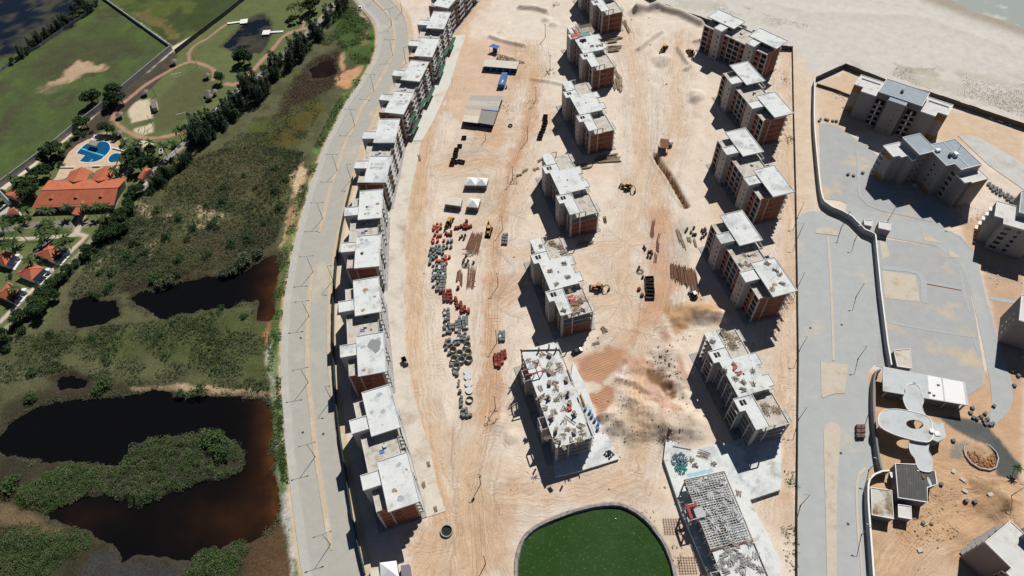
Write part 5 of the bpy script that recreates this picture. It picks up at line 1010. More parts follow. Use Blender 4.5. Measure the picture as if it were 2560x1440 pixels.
# dark panel fences of the compound
FENCE = pm('dark_hoarding', (0.09,0.085,0.08), 0.8, 0.3, 0.8); GFENCE = pm('green_hoarding', (0.04,0.07,0.06), 0.8, 0.3, 0.8); POST = pm('fence_post', (0.16,0.15,0.14), 0.8, 0.2, 1)
def panel_fence(name, label, px, h, mat, plen=3.0, t=.08, lean=0.0, cat='fence', post=True, postmat=None):
    L = np.array(PX(px)); r = thing(name, label, cat, (L[0][0], L[0][1], 0)); Lr = L-L[0]; rr = random.Random(3)
    for i in range(len(Lr)-1):
        d = Lr[i+1]-Lr[i]; n = max(1, int(round(np.linalg.norm(d)/plen))); u = d/np.linalg.norm(d); pl = np.linalg.norm(d)/n
        for k in range(n):
            a = Lr[i]+d*k/n+u*.03; b = Lr[i]+d*(k+1)/n-u*.03; hh = h*rr.uniform(.94, 1.04); mid = (a+b)/2
            MB().obox(mid, math.atan2(u[1], u[0])+rr.gauss(0, .01), pl-.06, t, 0.02, hh).build('fence_panel', mat, r)
            if post: MB().obox(a, math.atan2(u[1], u[0]), .12, .16, -.3, h+.1).build('fence_post', postmat or POST, r)
    return r
panel_fence('site_hoarding', 'tall dark hoarding between the avenue and the two-roofed blocks', [(914,1436),(902,1385),(882,1290),(866,1180),(853,1100),(843,1010),(838,930),(835,850),(836,760),(841,680),(848,620),(858,560),(872,500),(884,450)], 2.6, GFENCE, t=.12)
panel_fence('road_fence', 'long black panel fence along the edge of the grey paved road', [(1980,125),(1983,283),(1988,470),(1992,720),(1994,900),(1992,1090),(1990,1275),(1990,1470)], 1.5, FENCE)
panel_fence('beach_fence', 'dark fence half buried in sand between the site and the open beach', [(1590,-20),(1640,12),(1683,29),(1767,58),(1860,92),(1905,122),(1980,126)], 2.6, FENCE)
panel_fence('dune_wall', 'dark panel wall along the dunes behind the finished blocks', [(2037,203),(2110,170),(2214,212),(2324,243),(2440,282),(2580,330)], 2.8, FENCE, 4.0)
panel_fence('lot_fence', 'low dark fence from the wall corner toward the first finished block', [(2041,214),(2085,228),(2127,244)], 1.4, FENCE)
wall_line('field_wall', 'long grey concrete wall between the green field and the resort garden', [(432,125),(354,190),(311,226),(240,285),(190,323),(146,360),(68,420),(0,470),(-90,540)], 3.2, .3, pm('field_wall_concrete', (0.40,0.39,0.37), .9, .15, .4), 'wall')
wall_line('field_wall', 'long black wall between the wet meadow and the resort lawn', [(440,135),(500,88),(560,42),(625,-10),(660,-40)], 2.6, .3, FENCE, 'wall')
panel_fence('lattice_fence', 'white concrete lattice fence crossing the meadow to the wall corner', [(427,118),(340,56),(262,0),(200,-45)], 1.8, pm('white_precast', (0.62,0.66,0.68), .8, .15, 1), 2.4, t=.25)
panel_fence('field_fence', 'grey panel fence along the tree line beside the dark lake', [(-60,225),(0,182),(40,150),(100,118),(160,75),(215,40),(250,5)], 1.6, pm('grey_panel', (0.25,0.25,0.25), .9, .2, 1), 3.0)
wall_line('garden_wall', 'thin white kerb wall along the garden path by the casuarina row', [(430,385),(470,345),(505,310),(545,270),(580,235),(620,205)], .5, .2, WHITE, 'wall')
# ------------------------------------------------------------------ stored materials
GREYB = pm('grey_block', alb(132,138,138), 0.9, 0.2, 1.2, alb(110,116,116), .5, .6, fine=.2); WRAPB = pm('wrapped_block', alb(206,210,212), 0.5, 0.1, 1); REDB = pm('red_block', alb(146,70,60), 0.9, 0.22, 1.2, fine=.2); REDL = pm('fresh_red_block', alb(206,108,88), 0.85, 0.2, 1.2, fine=.2); KERBB = pm('kerb_stone', alb(128,132,134), .9, .2, 1); DKCR = pm('dark_crate', (0.06,0.046,0.038), .8, .4, 2)
PBASE = MB().box(-.52,.52,-.52,-.36,0,.1).box(-.52,.52,-.08,.08,0,.1).box(-.52,.52,.36,.52,0,.1).box(-.55,.55,-.55,.55,.1,.14).mesh('pallet_base', TIMB)
def stackmesh(mat, nx_=4, ny_=3, nz=4, H=1.05, jit=.0):
    m = MB(); g = .012
    for i in range(nx_):
        for j in range(ny_): 
            for k in range(nz): m.box(-.52+1.04*i/nx_+g, -.52+1.04*(i+1)/nx_-g, -.52+1.04*j/ny_+g, -.52+1.04*(j+1)/ny_-g, .142+H*k/nz+g*.5, .142+H*(k+1)/nz-g*.5)
    return m.mesh('block_stack', mat)
STK = {k: stackmesh(v, 3, 2, 3, h) for k, v, h in (('g', GREYB, 1.1), ('w', WRAPB, 1.1), ('r', REDB, 1.15), ('b', REDL, 1.1), ('k', KERBB, .7), ('m', pm('mauve_block', alb(126,100,98), .9, .2, 1.2), 1.1))}
prng = random.Random(5)
def pallet(wx, wy, kind, label, group, ang=None, sc=1.0):
    t = thing('block_pallet', label, 'pallet', (wx, wy, max(0, zat(wx, wy))), prng.gauss(0, .06) if ang is None else ang, group)
    link('pallet_base', PBASE, t); link('block_stack', STK[kind], t); t.scale = (sc, sc, sc*prng.uniform(.85, 1.1)); return t
def zz(o, s): return lambda x, y, h=1.2: P(o[0]+x/s, o[1]+y/s, h)
ZA = zz((1060,530), 7.2); ZB = zz((1080,700), 6.0); ZC2 = zz((1100,840), 6.545); Z4 = zz((1100,90), 4.363); Z5 = zz((1580,520), 5.76); Z6 = zz((1280,850), 4.0)
LG = ('pallet of grey concrete blocks in the crowded storage row by the round concrete rings', 'grey block pallets in the storage row'); LR = ('pallet of dark red bricks standing in tight files south of the rebar', 'dark red brick pallets in files'); LB = ('pallet of orange-red bricks at the head of the storage row near the yellow loader', 'orange-red brick pallets')
LW = ('white-wrapped pallet among the grey block pallets of the storage row', 'white-wrapped pallets')
LR2 = ('dark red brick pallet in the file between the loaders and the rebar beds', 'dark red pallets between the loaders'); LG2 = ('grey block pallet in the neat pair of files beside the pole past the rebar beds', 'grey pallets by the pole'); LG3 = ('grey block pallet in the cluster of eight across the track from the rings', 'cluster of grey pallets across the track'); LR3 = ('dark red brick pallet in the four short files across the track from the rings', 'red pallets across the track')
for q in [(175,245),(235,205),(235,250),(300,205),(300,260),(240,310),(175,290),(250,410),(300,400),(160,475),(245,500),(165,520),(355,490),(385,785),(385,830),(455,790),(230,860),(275,870),(325,875),(400,900),(195,385)]: pallet(*ZA(*q), 'b', *LB)
for q in [(395,360),(430,385),(485,345),(485,385),(565,265),(615,260),(665,235),(720,220),(720,262),(770,215),(770,262),(815,245),(842,232)]: pallet(*ZA(*q), 'r', *LR2)
pallet(*ZA(765,140), 'r', 'leaning pallet of dark red bricks alone beside the red file near the tents', None, .4)
for q in [(430,510),(495,500),(410,610),(485,605),(125,640),(165,640),(165,690),(215,600),(275,600),(350,590),(215,650),(280,660),(345,650),(235,705),(280,705),(335,720),(100,740),(180,755),(225,775),(125,790),(170,812),(115,850),(105,900),(330,815),(235,940),(320,920),(330,960),(380,950),(220,1010),(325,1010),(380,1000),(175,1040),(375,1050),(255,1070),(310,1060),(260,1105),(380,1100),(165,1140),(220,1145),(290,1140),(335,1147),(380,1150),(165,1190),(250,1190),(310,1190),(370,1190),(245,1250),(315,1240),(370,1240),(300,1290),(360,1290),(235,1340),(300,1335),(355,1335),(235,1380),(300,1378),(355,1378)]: pallet(*ZA(*q), 'g', *LG)
for q in [(170,930),(275,970),(275,1010),(185,1100),(340,1110),(175,1300)]: pallet(*ZA(*q), 'w', *LW)
for q in [(1435,395),(1432,440),(1428,487),(1420,540),(1490,390),(1485,440),(1480,490),(1475,543)]: pallet(*ZA(*q), 'g', *LG2)
for q in [(130,160),(175,155),(180,200),(182,245),(185,288),(230,155),(235,200),(238,245),(240,288),(272,150),(278,198),(285,250),(290,300),(350,260),(365,300),(375,345),(385,388),(430,325),(437,370),(442,418),(445,460),(488,390),(492,440),(545,465)]: pallet(*ZB(*q), 'r', *LR)
pallet(*ZB(390,100), 'r', 'single pallet of dark red bricks standing alone at the end of the rebar', None); pallet(*ZB(545,425), 'b', 'single orange-red brick pallet at the end of the dark red files', None)
for q in [(185,440),(240,430),(245,480),(247,530),(247,575),(195,585),(185,670),(190,710),(225,765),(275,765),(250,635),(265,668),(310,660),(275,708),(315,705),(365,615),(365,660),(365,703),(410,560),(410,602),(410,645),(410,690),(410,733),(410,778),(470,555),(470,590),(470,628),(470,670),(480,708),(515,550),(515,585),(515,620),(520,655),(495,782),(395,825),(440,830),(490,842),(440,878),(490,888),(545,850),(350,945),(400,930),(215,900),(260,885),(290,945),(200,945),(240,962),(210,1010),(255,1085)]: pallet(*ZB(*q), 'g', *LG)
for q in [(190,490),(365,742),(345,880),(392,875),(525,697),(180,785)]: pallet(*ZB(*q), 'w', *LW)
for i, q in enumerate([(1020,770),(1020,805),(1020,842),(1025,885),(1075,765),(1075,800),(1075,840),(1075,882)]): pallet(*ZB(*q), 'g' if i != 2 else 'w', *(LG3 if i != 2 else ('white-wrapped pallet in the cluster of grey pallets across the track from the rings', None)))
for i, q in enumerate([(945,1110),(950,1150),(955,1190),(958,1228),(995,1100),(1000,1145),(1005,1190),(1010,1232),(1012,1275),(1045,1065),(1050,1105),(1052,1143),(1052,1182),(1092,1055),(1097,1095),(1100,1135)]): pallet(*ZB(*q), 'r', *LR3)
pallet(*ZB(962,1262), 'b', 'pink-topped pallet at the front corner of the four short red files', None); pallet(*ZB(1055,1218), 'b', 'pink-topped pallet ending the third of the short red files', None)
LG4 = ('small grey block pallet strung out in the line beside the round white lids', 'grey pallets beside the lids')
for q in [(280,610),(325,890),(345,990),(350,1052),(345,1115),(365,1192),(425,1180),(435,1238),(355,1268),(385,1292),(445,1292),(500,1278)]: pallet(*ZC2(*q), 'g', *LG4)
KP = ('pallet of grey kerbstones left on the sand round the club ground', 'kerbstone pallets on the club ground')
for q in [(2428,1030),(2433,1018),(2444,1045),(2455,1040),(2462,1050),(2471,1046),(2466,1058),(2478,1060),(2484,1058),(2465,1032),(2435,1042),(2487,1013),(2532,925),(2548,937),(2538,962),(2385,1100),(2355,1209),(2436,1255),(2416,1251),(2310,1306)]: pallet(*P(*q, .8), 'k', *KP, ang=prng.uniform(0, 1))
KP2 = ('pallet of pale kerbstones parked on the sand below the finished block with ochre panels', 'kerbstone pallets behind the V-plan block')
for i in range(9):
    for j in range(4):
        if (i*7+j*3) % 5: pallet(*P(2466+i*9+j*6, 452+i*5.5-j*-7.5, .8), 'k', *KP2, ang=R(-28), sc=1.1)
for q in [(2049,300),(2052,296),(2065,296),(2070,298),(2083,300),(2092,301),(2121,434),(2135,437),(2158,430)]: pallet(*P(*q, .8), 'k', 'kerbstone pallet by the yard in front of the first finished block', 'kerbstone pallets of the upper yard', ang=prng.uniform(0, 1))
for i in range(3):
    for j in range(2): pallet(*P(2146+j*11, 1067+i*11, 1.0), 'm', 'mauve-brown block pallet at the edge of the paved road by the club wall', 'brown pallets on the paved road', sc=1.25)
for q in [(2405,1200),(2411,1228),(2383,1178),(2310,1310),(2300,1376),(2502,1233),(2470,1240)]: MB().obox(P(*q), prng.uniform(0, 3), 1.6, 1.1, zat(*P(*q)), zat(*P(*q))+.4).box(0,0,0,0,0,0).build('concrete_slab_stack', pm('pale_precast', alb(206,198,184), .9, .15, 1), None, 'pale precast slab lying on the sand near the soil heaps', 'slab', 'precast slabs on the club ground')
# concrete rings and lids
RING = pm('ring_concrete', alb(168,170,160), .9, .15, .8, alb(140,142,134), .5, .4); LID = pm('lid_concrete', alb(214,216,216), .9, .08, .8)
RM = MB().ring(0, 0, 0, 1.5, 1.36, 1.22, 28).mesh('concrete_ring', RING)
for q in [(443,132),(212,212),(320,266),(458,246),(228,357),(350,377),(475,362),(270,480)]: o = link('concrete_ring', RM, None, 'upright round concrete well ring in the cluster by the grey block pallets', 'ring', 'concrete well rings'); x, y = ZC2(*q, 1.5); o.location = (x, y, zat(x, y))
o = link('concrete_ring', MB().ring(0, 0, 0, .9, 1.32, 1.2, 28).mesh('concrete_ring', RING), None, 'low round concrete ring at the end of the row of white lids', 'ring'); x, y = ZC2(485,1035,.9); o.location = (x, y, zat(x, y))
LM = MB().cyl(0, 0, 0, .5, 1.3, 28).cyl(0, 0, .5, .62, 1.38, 28).mesh('well_cover', LID)
for q in [(450,580),(455,662),(468,776),(480,887)]: o = link('well_cover', LM, None, 'round white concrete well cover lying in the row below the well rings', 'lid', 'white well lids'); x, y = ZC2(*q, .6); o.location = (x, y, zat(x, y))
PIPE = MB().ring(0, 0, 0, 1.0, .5, .42, 16).mesh('pipe_piece', LID)
for q in [(180,420),(205,420),(180,450),(205,450),(230,565),(255,565),(240,590),(310,725),(303,788)]: o = link('pipe_piece', PIPE, None, 'short pale pipe piece standing beside the round concrete rings', 'pipe', 'short pipe pieces'); x, y = ZC2(*q, 1); o.location = (x, y, zat(x, y))
wl = thing('well', 'open round concrete well beside the corner of the stained apron', 'well', (*P(1117,1328), 0)); MB().ring(0, 0, -.2, .7, 2.0, 1.65, 28).build('well_ring', RING, wl); MB().cyl(0, 0, -.1, .12, 1.64, 28).build('well_water', DARKM, wl)
for q in [(1276,315)]: o = link('tyre', MB().ring(0, 0, 0, .5, 1.15, .7, 20).mesh('tyre', DKCR), None, 'large black tyre lying on the sand by the big shed', 'tyre'); o.location = (*P(*q), .05)
# dark crates
CRM = MB().box(-1.0,1.0,-.7,.7,.12,.22).box(-1.0,-.92,-.7,.7,.22,1.0).box(.92,1.0,-.7,.7,.22,1.0).box(-.92,.92,-.7,-.62,.22,1.0).box(-.92,.92,.62,.7,.22,1.0).box(-.9,-.6,-.7,.7,0,.12).box(.6,.9,-.7,.7,0,.12).mesh('steel_crate', DKCR)
for pts, fn, lb, gp, s in (([(1150,870),(1146,900),(1150,932),(1140,962),(1130,998),(1120,1028),(1104,1055),(1095,1082),(1088,1108)], Z4, 'open dark steel crate in the slanting row beside the shadow of the white-slab shell', 'dark crates in the slanting row', 1.15), ([(262,1103),(215,1195),(180,1235),(172,1262),(168,1300),(145,1345),(130,1392),(168,1368),(212,1362),(245,1370)], Z4, 'open dark steel crate in the file south of the big shed', 'dark crates south of the big shed', 1.1), ([(252,1018),(252,1062),(255,1108),(260,1160),(265,1213),(258,1268)], Z5, 'wide dark trough in the stack at the end of the stored rebar', 'dark troughs', 1.7)):
    for q in pts: x, y = fn(*q, .8); o = link('steel_crate', CRM, None, lb, 'crate', gp); o.location = (x, y, zat(x, y)+.02); o.rotation_euler = (0, 0, prng.gauss(0, .08)); o.scale = (s, s, 1.1)
for q in [(105,1152),(150,1238)]: pallet(*Z5(*q), 'r', 'short rust-brown stack beside the dark troughs', 'rust-brown stacks by the troughs', .5)
# rebar, poles, timber
def bundle(a, b, n, w, label, group, mat=RUST, thick=.1, cat='rebar', h=.35, z=None, name='rebar_bundle', jit=.02):
    a = np.array(a); b = np.array(b); c = (a+b)/2; d = b-a; return plank_pile(name, c, math.atan2(d[1], d[0]), n, float(np.linalg.norm(d)), w, h, mat, label, cat, group, z=zat(*c) if z is None else z, jit=jit, thick=thick)
g1 = ('long bundle of rusty rebar lying across sleepers near the loader', 'rebar bundles on sleepers')
for i in range(9): bundle(ZA(880+i*20,375,.3), ZA(745+i*26,700+i*6,.3), 9, 1.0, *g1)
for i in range(4): bundle(ZA(815+i*38,955+i*18,.3), ZA(780+i*32,1370,.3), 7, .7, 'long thin bundle of rusty rebar in the second bed beside the red files', 'rebar bundles of the second bed')
for i, q in enumerate([((610,1050),(575,1270)),((655,1040),(625,1250)),((670,1090),(665,1340))]): bundle(ZA(*q[0],.3), ZA(*q[1],.3), 10, 1.0, 'short dark bundle of rusty rebar lying between the pallets and the second bed', 'short rebar bundles')
for y in (665,750,1115,1250,1340): MB().beam((*ZA(690 if y < 800 else 780,y,.1), .1), (*ZA(970 if y < 800 else 930,y,.1), .1), .25, .2).build('sleeper', TIMB, None, 'timber sleeper under the rusty rebar bundles', 'sleeper', 'sleepers under the rebar')
for i in range(9): bundle(Z5(565+i*40,790+i*10,.5), Z5(580+i*46,1010+i*26,.5), 9, 1.2, 'rust-brown steel sheets and bars fanned out beside the foundation of the block with roof props', 'fanned rusty bars', thick=.14, h=.6)
for q in [((320,150),(270,410)),((300,250),(300,420)),((400,360),(370,480)),((375,470),(370,630)),((345,640),(335,780))]: bundle(Z5(*q[0],.4), Z5(*q[1],.4), 12, 1.2, 'dark rebar bundle in the line of steel stores along the red track', 'rebar along the red track')
for q in [((645,300),(700,500)),((665,300),(770,590)),((700,380),(745,560)),((790,410),(815,490)),((825,410),(855,490)),((890,430),(930,560))]: bundle(Z5(*q[0],.3), Z5(*q[1],.3), 6, .8, 'long dark pole bundle lying curved beside the oil drums', 'pole bundles by the drums', TIMB, .16, 'poles', name='pole_bundle')
ZM = zz((1400,0), 6.0)
for q in [((950,300),(1030,480)),((720,700),(940,690)),((700,740),(900,720)),((720,770),(890,745)),((640,600),(900,560)),((700,640),(860,610)),((830,540),(940,570)),((800,1020),(900,1200)),((800,1180),(830,1350)),((840,1170),(875,1350)),((905,1180),(915,1290)),((930,1290),(905,1380))]: bundle(ZM(*q[0],.4), ZM(*q[1],.4), 10, 1.6, 'dark heap of form timbers lying at the foot of a brick-infilled shell near the beach', 'timber heaps by the first shells', TIMB, .2, 'timber', .7, name='timber_pile', jit=.1)
for q in [((1490,400),(1552,395)),((1485,407),(1550,402)),((1495,392),(1548,386)),((1420,418),(1475,410)),((1430,424),(1480,418))]: bundle(P(*q[0]), P(*q[1]), 8, 1.2, 'long poles stacked between two white-slab shells', 'poles between the shells', TIMB, .2, 'poles', .6, name='pole_bundle', jit=.05)
bundle(P(1443,613), P(1482,607), 14, 1.4, 'single dark stack of boards in the shade below the open top-floor shell', None, FORM, .2, 'timber', .8, name='timber_pile'); bundle(P(1511,542), P(1514,558), 10, 1.0, 'small upright-looking heap of rods beside the pale ground of the open top-floor shell', None, RUST, .12, 'rods', .8, name='rod_heap')
bundle(P(1503,818), P(1518,832), 14, 2.0, 'loose heap of battens on the pale ground below the debris-topped shell', None, TIMB, .12, 'timber', .5, name='timber_pile', jit=.3); bundle(P(1480,862), P(1500,856), 10, 1.2, 'board heap beside the striped red soil', None, TIMB, .12, 'timber', .4, name='timber_pile', jit=.3)
bundle(P(1172,2), P(1188,16), 20, 4.0, 'dark timber heap on the track by the inner end of the pale apron', None, FORM, .2, 'timber', .9, name='timber_pile', jit=.15)
for q in [(1296,440),(1312,428),(1340,424),(1350,402)]: bundle(P(q[0]-6,q[1]+3), P(q[0]+8,q[1]-4), 8, .8, 'small dark scrap heap on the sand north of the open top-floor shell', 'scrap heaps', FORM, .15, 'scrap', .5, name='scrap_heap', jit=.3)
for q, n in (((1150,15),0), ((1600,1150),0)): pass
ODR = MB().cyl(0, 0, 0, .9, .3, 12).mesh('oil_drum', DKCR)
for q in [(1715,577),(1718,572),(1735,569),(1728,580),(1733,586),(1739,586),(1755,575),(1758,580),(1762,572),(1765,584),(1760,590),(1754,594),(1764,576),(1610,617),(1613,622),(1622,630),(1628,628),(1620,640),(1627,642),(1630,634),(1598,668),(1595,674),(1607,692),(1155,590),(1160,596),(1150,595),(1163,588),(1165,640),(1160,650),(1170,652),(1158,655),(1165,662),(1184,656)]: x, y = P(*q, .5); o = link('oil_drum', ODR, None, 'black steel drum among the drums and wire coils on the storage ground', 'drum', 'black drums'); o.location = (x, y, zat(x, y)); o.scale = (1.6, 1.6, 1.2)
for q, lb in (((1600,680), 'tangle of pale wire coils beside the black drums'), ((1176,636), 'tangled heap of wire at the end of the rebar bed'), ((1165,665), 'pale wire heap between the two rebar beds')):
    m = MB(); c = P(*q); rr = random.Random(q[0])
    for k in range(12): a0 = rr.uniform(0, 6); rad = rr.uniform(.6, 1.5); m.tube([(c[0]+rr.gauss(0,.2)+rad*math.cos(a0+t), c[1]+rr.gauss(0,.1)+rad*math.sin(a0+t), .1+rr.uniform(0,.5)) for t in np.linspace(0, 5, 9)], .04, 4)
    m.build('wire_coil', CON, None, lb, 'wire')
# ------------------------------------------------------------------ sheds, tents
SHEETW = pm('white_sheet_roof', alb(222,216,200), .7, .08, .8, alb(206,194,172), .4, .4); SHEETG = pm('grey_sheet_roof', alb(176,170,164), .7, .08, .8); SHEETP = pm('pinkish_sheet_roof', alb(226,208,190), .7, .08, .8); NAVY = pm('navy_board', (0.02,0.035,0.075), .8, .2, .8); BLUES = pm('blue_steel', (0.05,0.15,0.36), .5, .2, .8); CANVAS = pm('white_canvas', (0.72,0.73,0.73), .7, .05, .8); BLUEC = pm('blue_canvas', (0.04,0.12,0.38), .7, .15, .8)
def wroot(name, label, cat, px, group=None): return thing(name, label, cat, (*P(*px), 0), 0, group)
def rel(r, p): return (p[0]-r.location.x, p[1]-r.location.y)
r = wroot('site_shed', 'long narrow white-roofed shed with blue-black front near the blue shade', 'shed', (1250,170)); q = [rel(r, Z4(*p, 3.0)) for p in ((490,255),(862,282),(840,355),(470,325))]
m = MB(); m.v = [(*q[0], 3.1), (*q[1], 3.1), (*q[2], 2.8), (*q[3], 2.8), (*q[0], 3.0), (*q[1], 3.0), (*q[2], 2.7), (*q[3], 2.7)]; m.f = [(3,2,1,0),(4,5,6,7),(0,1,5,4),(1,2,6,5),(2,3,7,6),(3,0,4,7)]; m.build('roof_sheet', SHEETW, r)
ins = [tuple(np.array(p)*.95+np.mean(q, 0)*.05) for p in q]; MB().prism(ins, 0, 2.69).build('wall', NAVY, r)
for t in (.2,.4,.6,.8): p = np.array(ins[3])*(1-t)+np.array(ins[2])*t; MB().box(p[0]-.5, p[0]+.5, p[1]-.12, p[1]-.02, .1, 2.1).build('door', BLUES, r)
r = wroot('big_site_shed', 'large multi-ridged site shed with white and grey roof sheets and blue front', 'shed', (1200,300))
Lp = [(330,645),(314,703),(300,760),(282,798),(264,862),(246,930)]; Rp = [(690,655),(662,716),(645,765),(632,822),(606,890),(580,970)]; zs_ = [3.2,3.8,3.1,3.7,3.0,2.9]; mats = [SHEETG, SHEETW, SHEETG, SHEETP, SHEETW]
for i in range(5):
    a, b, c, d = rel(r, Z4(*Lp[i], zs_[i])), rel(r, Z4(*Rp[i], zs_[i])), rel(r, Z4(*Rp[i+1], zs_[i+1])), rel(r, Z4(*Lp[i+1], zs_[i+1]))
    if i >= 3: b = tuple(np.array(a)*.5+np.array(b)*.5); c = tuple(np.array(d)*.5+np.array(c)*.5)
    m = MB(); m.v = [(*a, zs_[i]), (*b, zs_[i]), (*c, zs_[i+1]), (*d, zs_[i+1])]+[(*a, zs_[i]-.08), (*b, zs_[i]-.08), (*c, zs_[i+1]-.08), (*d, zs_[i+1]-.08)]; m.f = [(3,2,1,0),(4,5,6,7),(0,1,5,4),(1,2,6,5),(2,3,7,6),(3,0,4,7)]; m.build('roof_sheet', mats[i], r)
q = [rel(r, Z4(*p, h)) for p, h in (((452,800),4.1),((632,820),4.1),((580,972),2.9),((412,945),2.9))]; hs = (4.1,4.1,2.95,2.95); m = MB(); m.v = [(*p, z) for p, z in zip(q, hs)]+[(*p, z-.1) for p, z in zip(q, hs)]; m.f = [(3,2,1,0),(4,5,6,7),(0,1,5,4),(1,2,6,5),(2,3,7,6),(3,0,4,7)]; m.build('roof_sheet', pm('slate_sheet_roof', alb(156,152,148), .7, .06, .8), r)
MB().beam((*q[0], 4.12), (*q[1], 4.12), .5, .25).build('ridge_flashing', BLUES, r)
foot = [rel(r, Z4(*p, 2.9)) for p in ((335,655),(680,665),(574,962),(252,925))]; foot = [tuple(np.array(p)*.98+np.mean(foot, 0)*.02) for p in foot]; MB().prism(foot, 0, 2.8).build('wall', NAVY, r)
p = np.array(foot[3])*.62+np.array(foot[2])*.38; MB().obox((p[0], p[1]-.1), math.atan2(foot[2][1]-foot[3][1], foot[2][0]-foot[3][0]), 4.5, .12, .5, 1.7).build('window_strip', GLASS, r)
r = wroot('site_container', 'blue steel container with a pale patch on its roof', 'container', (1256,215)); q = [rel(r, Z4(*p, 2.6)) for p in ((675,395),(735,398),(700,530),(628,528))]; MB().prism(q, .1, 2.6).build('body', BLUES, r)
c = np.mean(q, 0)
for i in range(10):
    t = (i+.5)/10; a = np.array(q[0])*(1-t)+np.array(q[3])*t; b = np.array(q[1])*(1-t)+np.array(q[2])*t; MB().beam((*a, 2.62), (*b, 2.62), .2, .06).build('roof_rib', BLUES, r)
t = .75; a = np.array(q[0])*(1-t)+np.array(q[3])*t; b = np.array(q[1])*(1-t)+np.array(q[2])*t; p = a*.4+b*.6; MB().obox(p, math.atan2(*(np.array(q[3])-np.array(q[0]))[::-1]), 2.6, .7, 2.66, 2.7).build('roof_patch', SHEETW, r)
MB().box(q[2][0]+.8, q[2][0]+1.4, q[2][1]+.3, q[2][1]+1.6, 0, 1.4).build('gas_bottle_rack', BLUES, r)
r = wroot('blue_shade_shelter', 'blue canvas shade on four posts beside a patch of scrub', 'canopy', (1236,125)); q = [rel(r, Z4(*p, 3.4)) for p in ((535,112),(578,86),(652,108),(625,140))]; MB().prism(q, 3.3, 3.4).build('canvas_roof', BLUEC, r)
for p in q: MB().cyl(p[0]*.93, p[1]*.93, 0, 3.3, .08, 8).build('post', POST, r)
p = np.mean(q, 0); MB().box(p[0]-1.2, p[0]+1.2, p[1]-.8, p[1]+.8, 0, 1.9).build('tank', DARKI, r)
def tent(label, px, h, peaks, walls=True, group=None, name='pagoda_tent'):
    r = wroot(name, label, 'tent', px[3]); q = [np.array(rel(r, P(*p, h))) for p in px]
    n = len(peaks)
    for i in range(max(1, n)):
        a, b = i/max(1, n), (i+1)/max(1, n); c = [q[0]*(1-a)+q[1]*a, q[0]*(1-b)+q[1]*b, q[3]*(1-b)+q[2]*b, q[3]*(1-a)+q[2]*a]
        if n: MB().cone([(*p, h) for p in c[::-1]], (*np.mean(c, 0), h+1.5)).build('canvas_roof', CANVAS, r)
        else: MB().prism([tuple(p) for p in c], h-.1, h).build('canvas_roof', SHEETW, r)
        for p in c: MB().cyl(p[0]*.99, p[1]*.99, 0, h-.02, .05, 6).build('post', WHITE, r)
    if walls:
        m = np.mean(q, 0); MB().prism([tuple(p*.97+m*.03) for p in q], 0.02, h-.45).build('tent_shade_block', DARKI, r)  # dark block stands in for the shade under the tent roof
        for a, b in ((0, 1), (1, 2), (2, 3), (3, 0)): d = q[b]-q[a]; MB().obox((q[a]+q[b])/2, math.atan2(d[1], d[0]), float(np.linalg.norm(d)), .04, h-.4, h).build('valance', CANVAS, r)
    return r
ZT = lambda x, y: (640+x/3, 400+y/3)
tent('pair of joined white pagoda tents on the sand west of the shells', [ZT(1580,130),ZT(1742,136),ZT(1728,190),ZT(1563,188)], 2.8, (1, 1)); tent('flat white-roofed shelter beside the single pagoda tent', [ZT(1432,276),ZT(1546,287),ZT(1535,345),ZT(1420,330)], 2.8, ()); tent('single white pagoda tent beside the flat-roofed shelter', [ZT(1596,287),ZT(1682,293),ZT(1665,356),ZT(1580,349)], 2.8, (1,))
ZL = lambda x, y: (640+x/2.483, 860+y/2.483)
tent('white pagoda tent by the end of the dark hoarding', [ZL(768,1358),ZL(870,1345),ZL(888,1450),ZL(775,1462)], 2.8, (1,)); tent('small flat white shelter squeezed beside the pagoda tent near the hoarding', [ZL(708,1390),ZL(758,1383),ZL(768,1450),ZL(712,1455)], 2.6, ())
r = wroot('grey_shed', 'small grey-mauve shed next to the pagoda tent near the hoarding', 'shed', ZL(925,1400)); q = [rel(r, P(*ZL(*p), 2.6)) for p in ((898,1376),(950,1366),(962,1445),(905,1455))]; vol(r, q, 0, 2.6, SH, pm('mauve_sheet', alb(132,124,140), .7, .1, .6), False)
r = wroot('mixer_shelter', 'brown-roofed mixing plant with a white drum, alone on the sand', 'mixer', (1660,365)); q = [rel(r, P(*p, 3)) for p in ((1652,346),(1672,349),(1671,371),(1650,370))]; MB().prism(q, 2.9, 3.05).build('roof', RUST, r)
for p in q: MB().cyl(p[0], p[1], 0, 2.9, .12, 8).build('post', RUST, r)
c = rel(r, P(1676,358,1.5)); MB().tube([(c[0]-.9, c[1]-.3, 1.2), (c[0]-.3, c[1]-.1, 1.6), (c[0]+.7, c[1]+.3, 1.8), (c[0]+1.3, c[1]+.5, 1.7)], [.5, 1.1, 1.1, .4], 14).build('drum', WHITE, r); MB().box(c[0]-1, c[0]+1, c[1]-.5, c[1]+.8, 0, .7).build('base', DARKI, r); MB().box(-1.2, 1.2, -1.2, 1.0, 0, 1.6).build('hopper', RUST, r)
MB().beam((*rel(r, P(1669,377)), .4), (*rel(r, P(1667,386)), .6), .8, .5).build('chute', pm('yellow_paint', (0.62,0.36,0.03), .45, .15, 1.0), r)
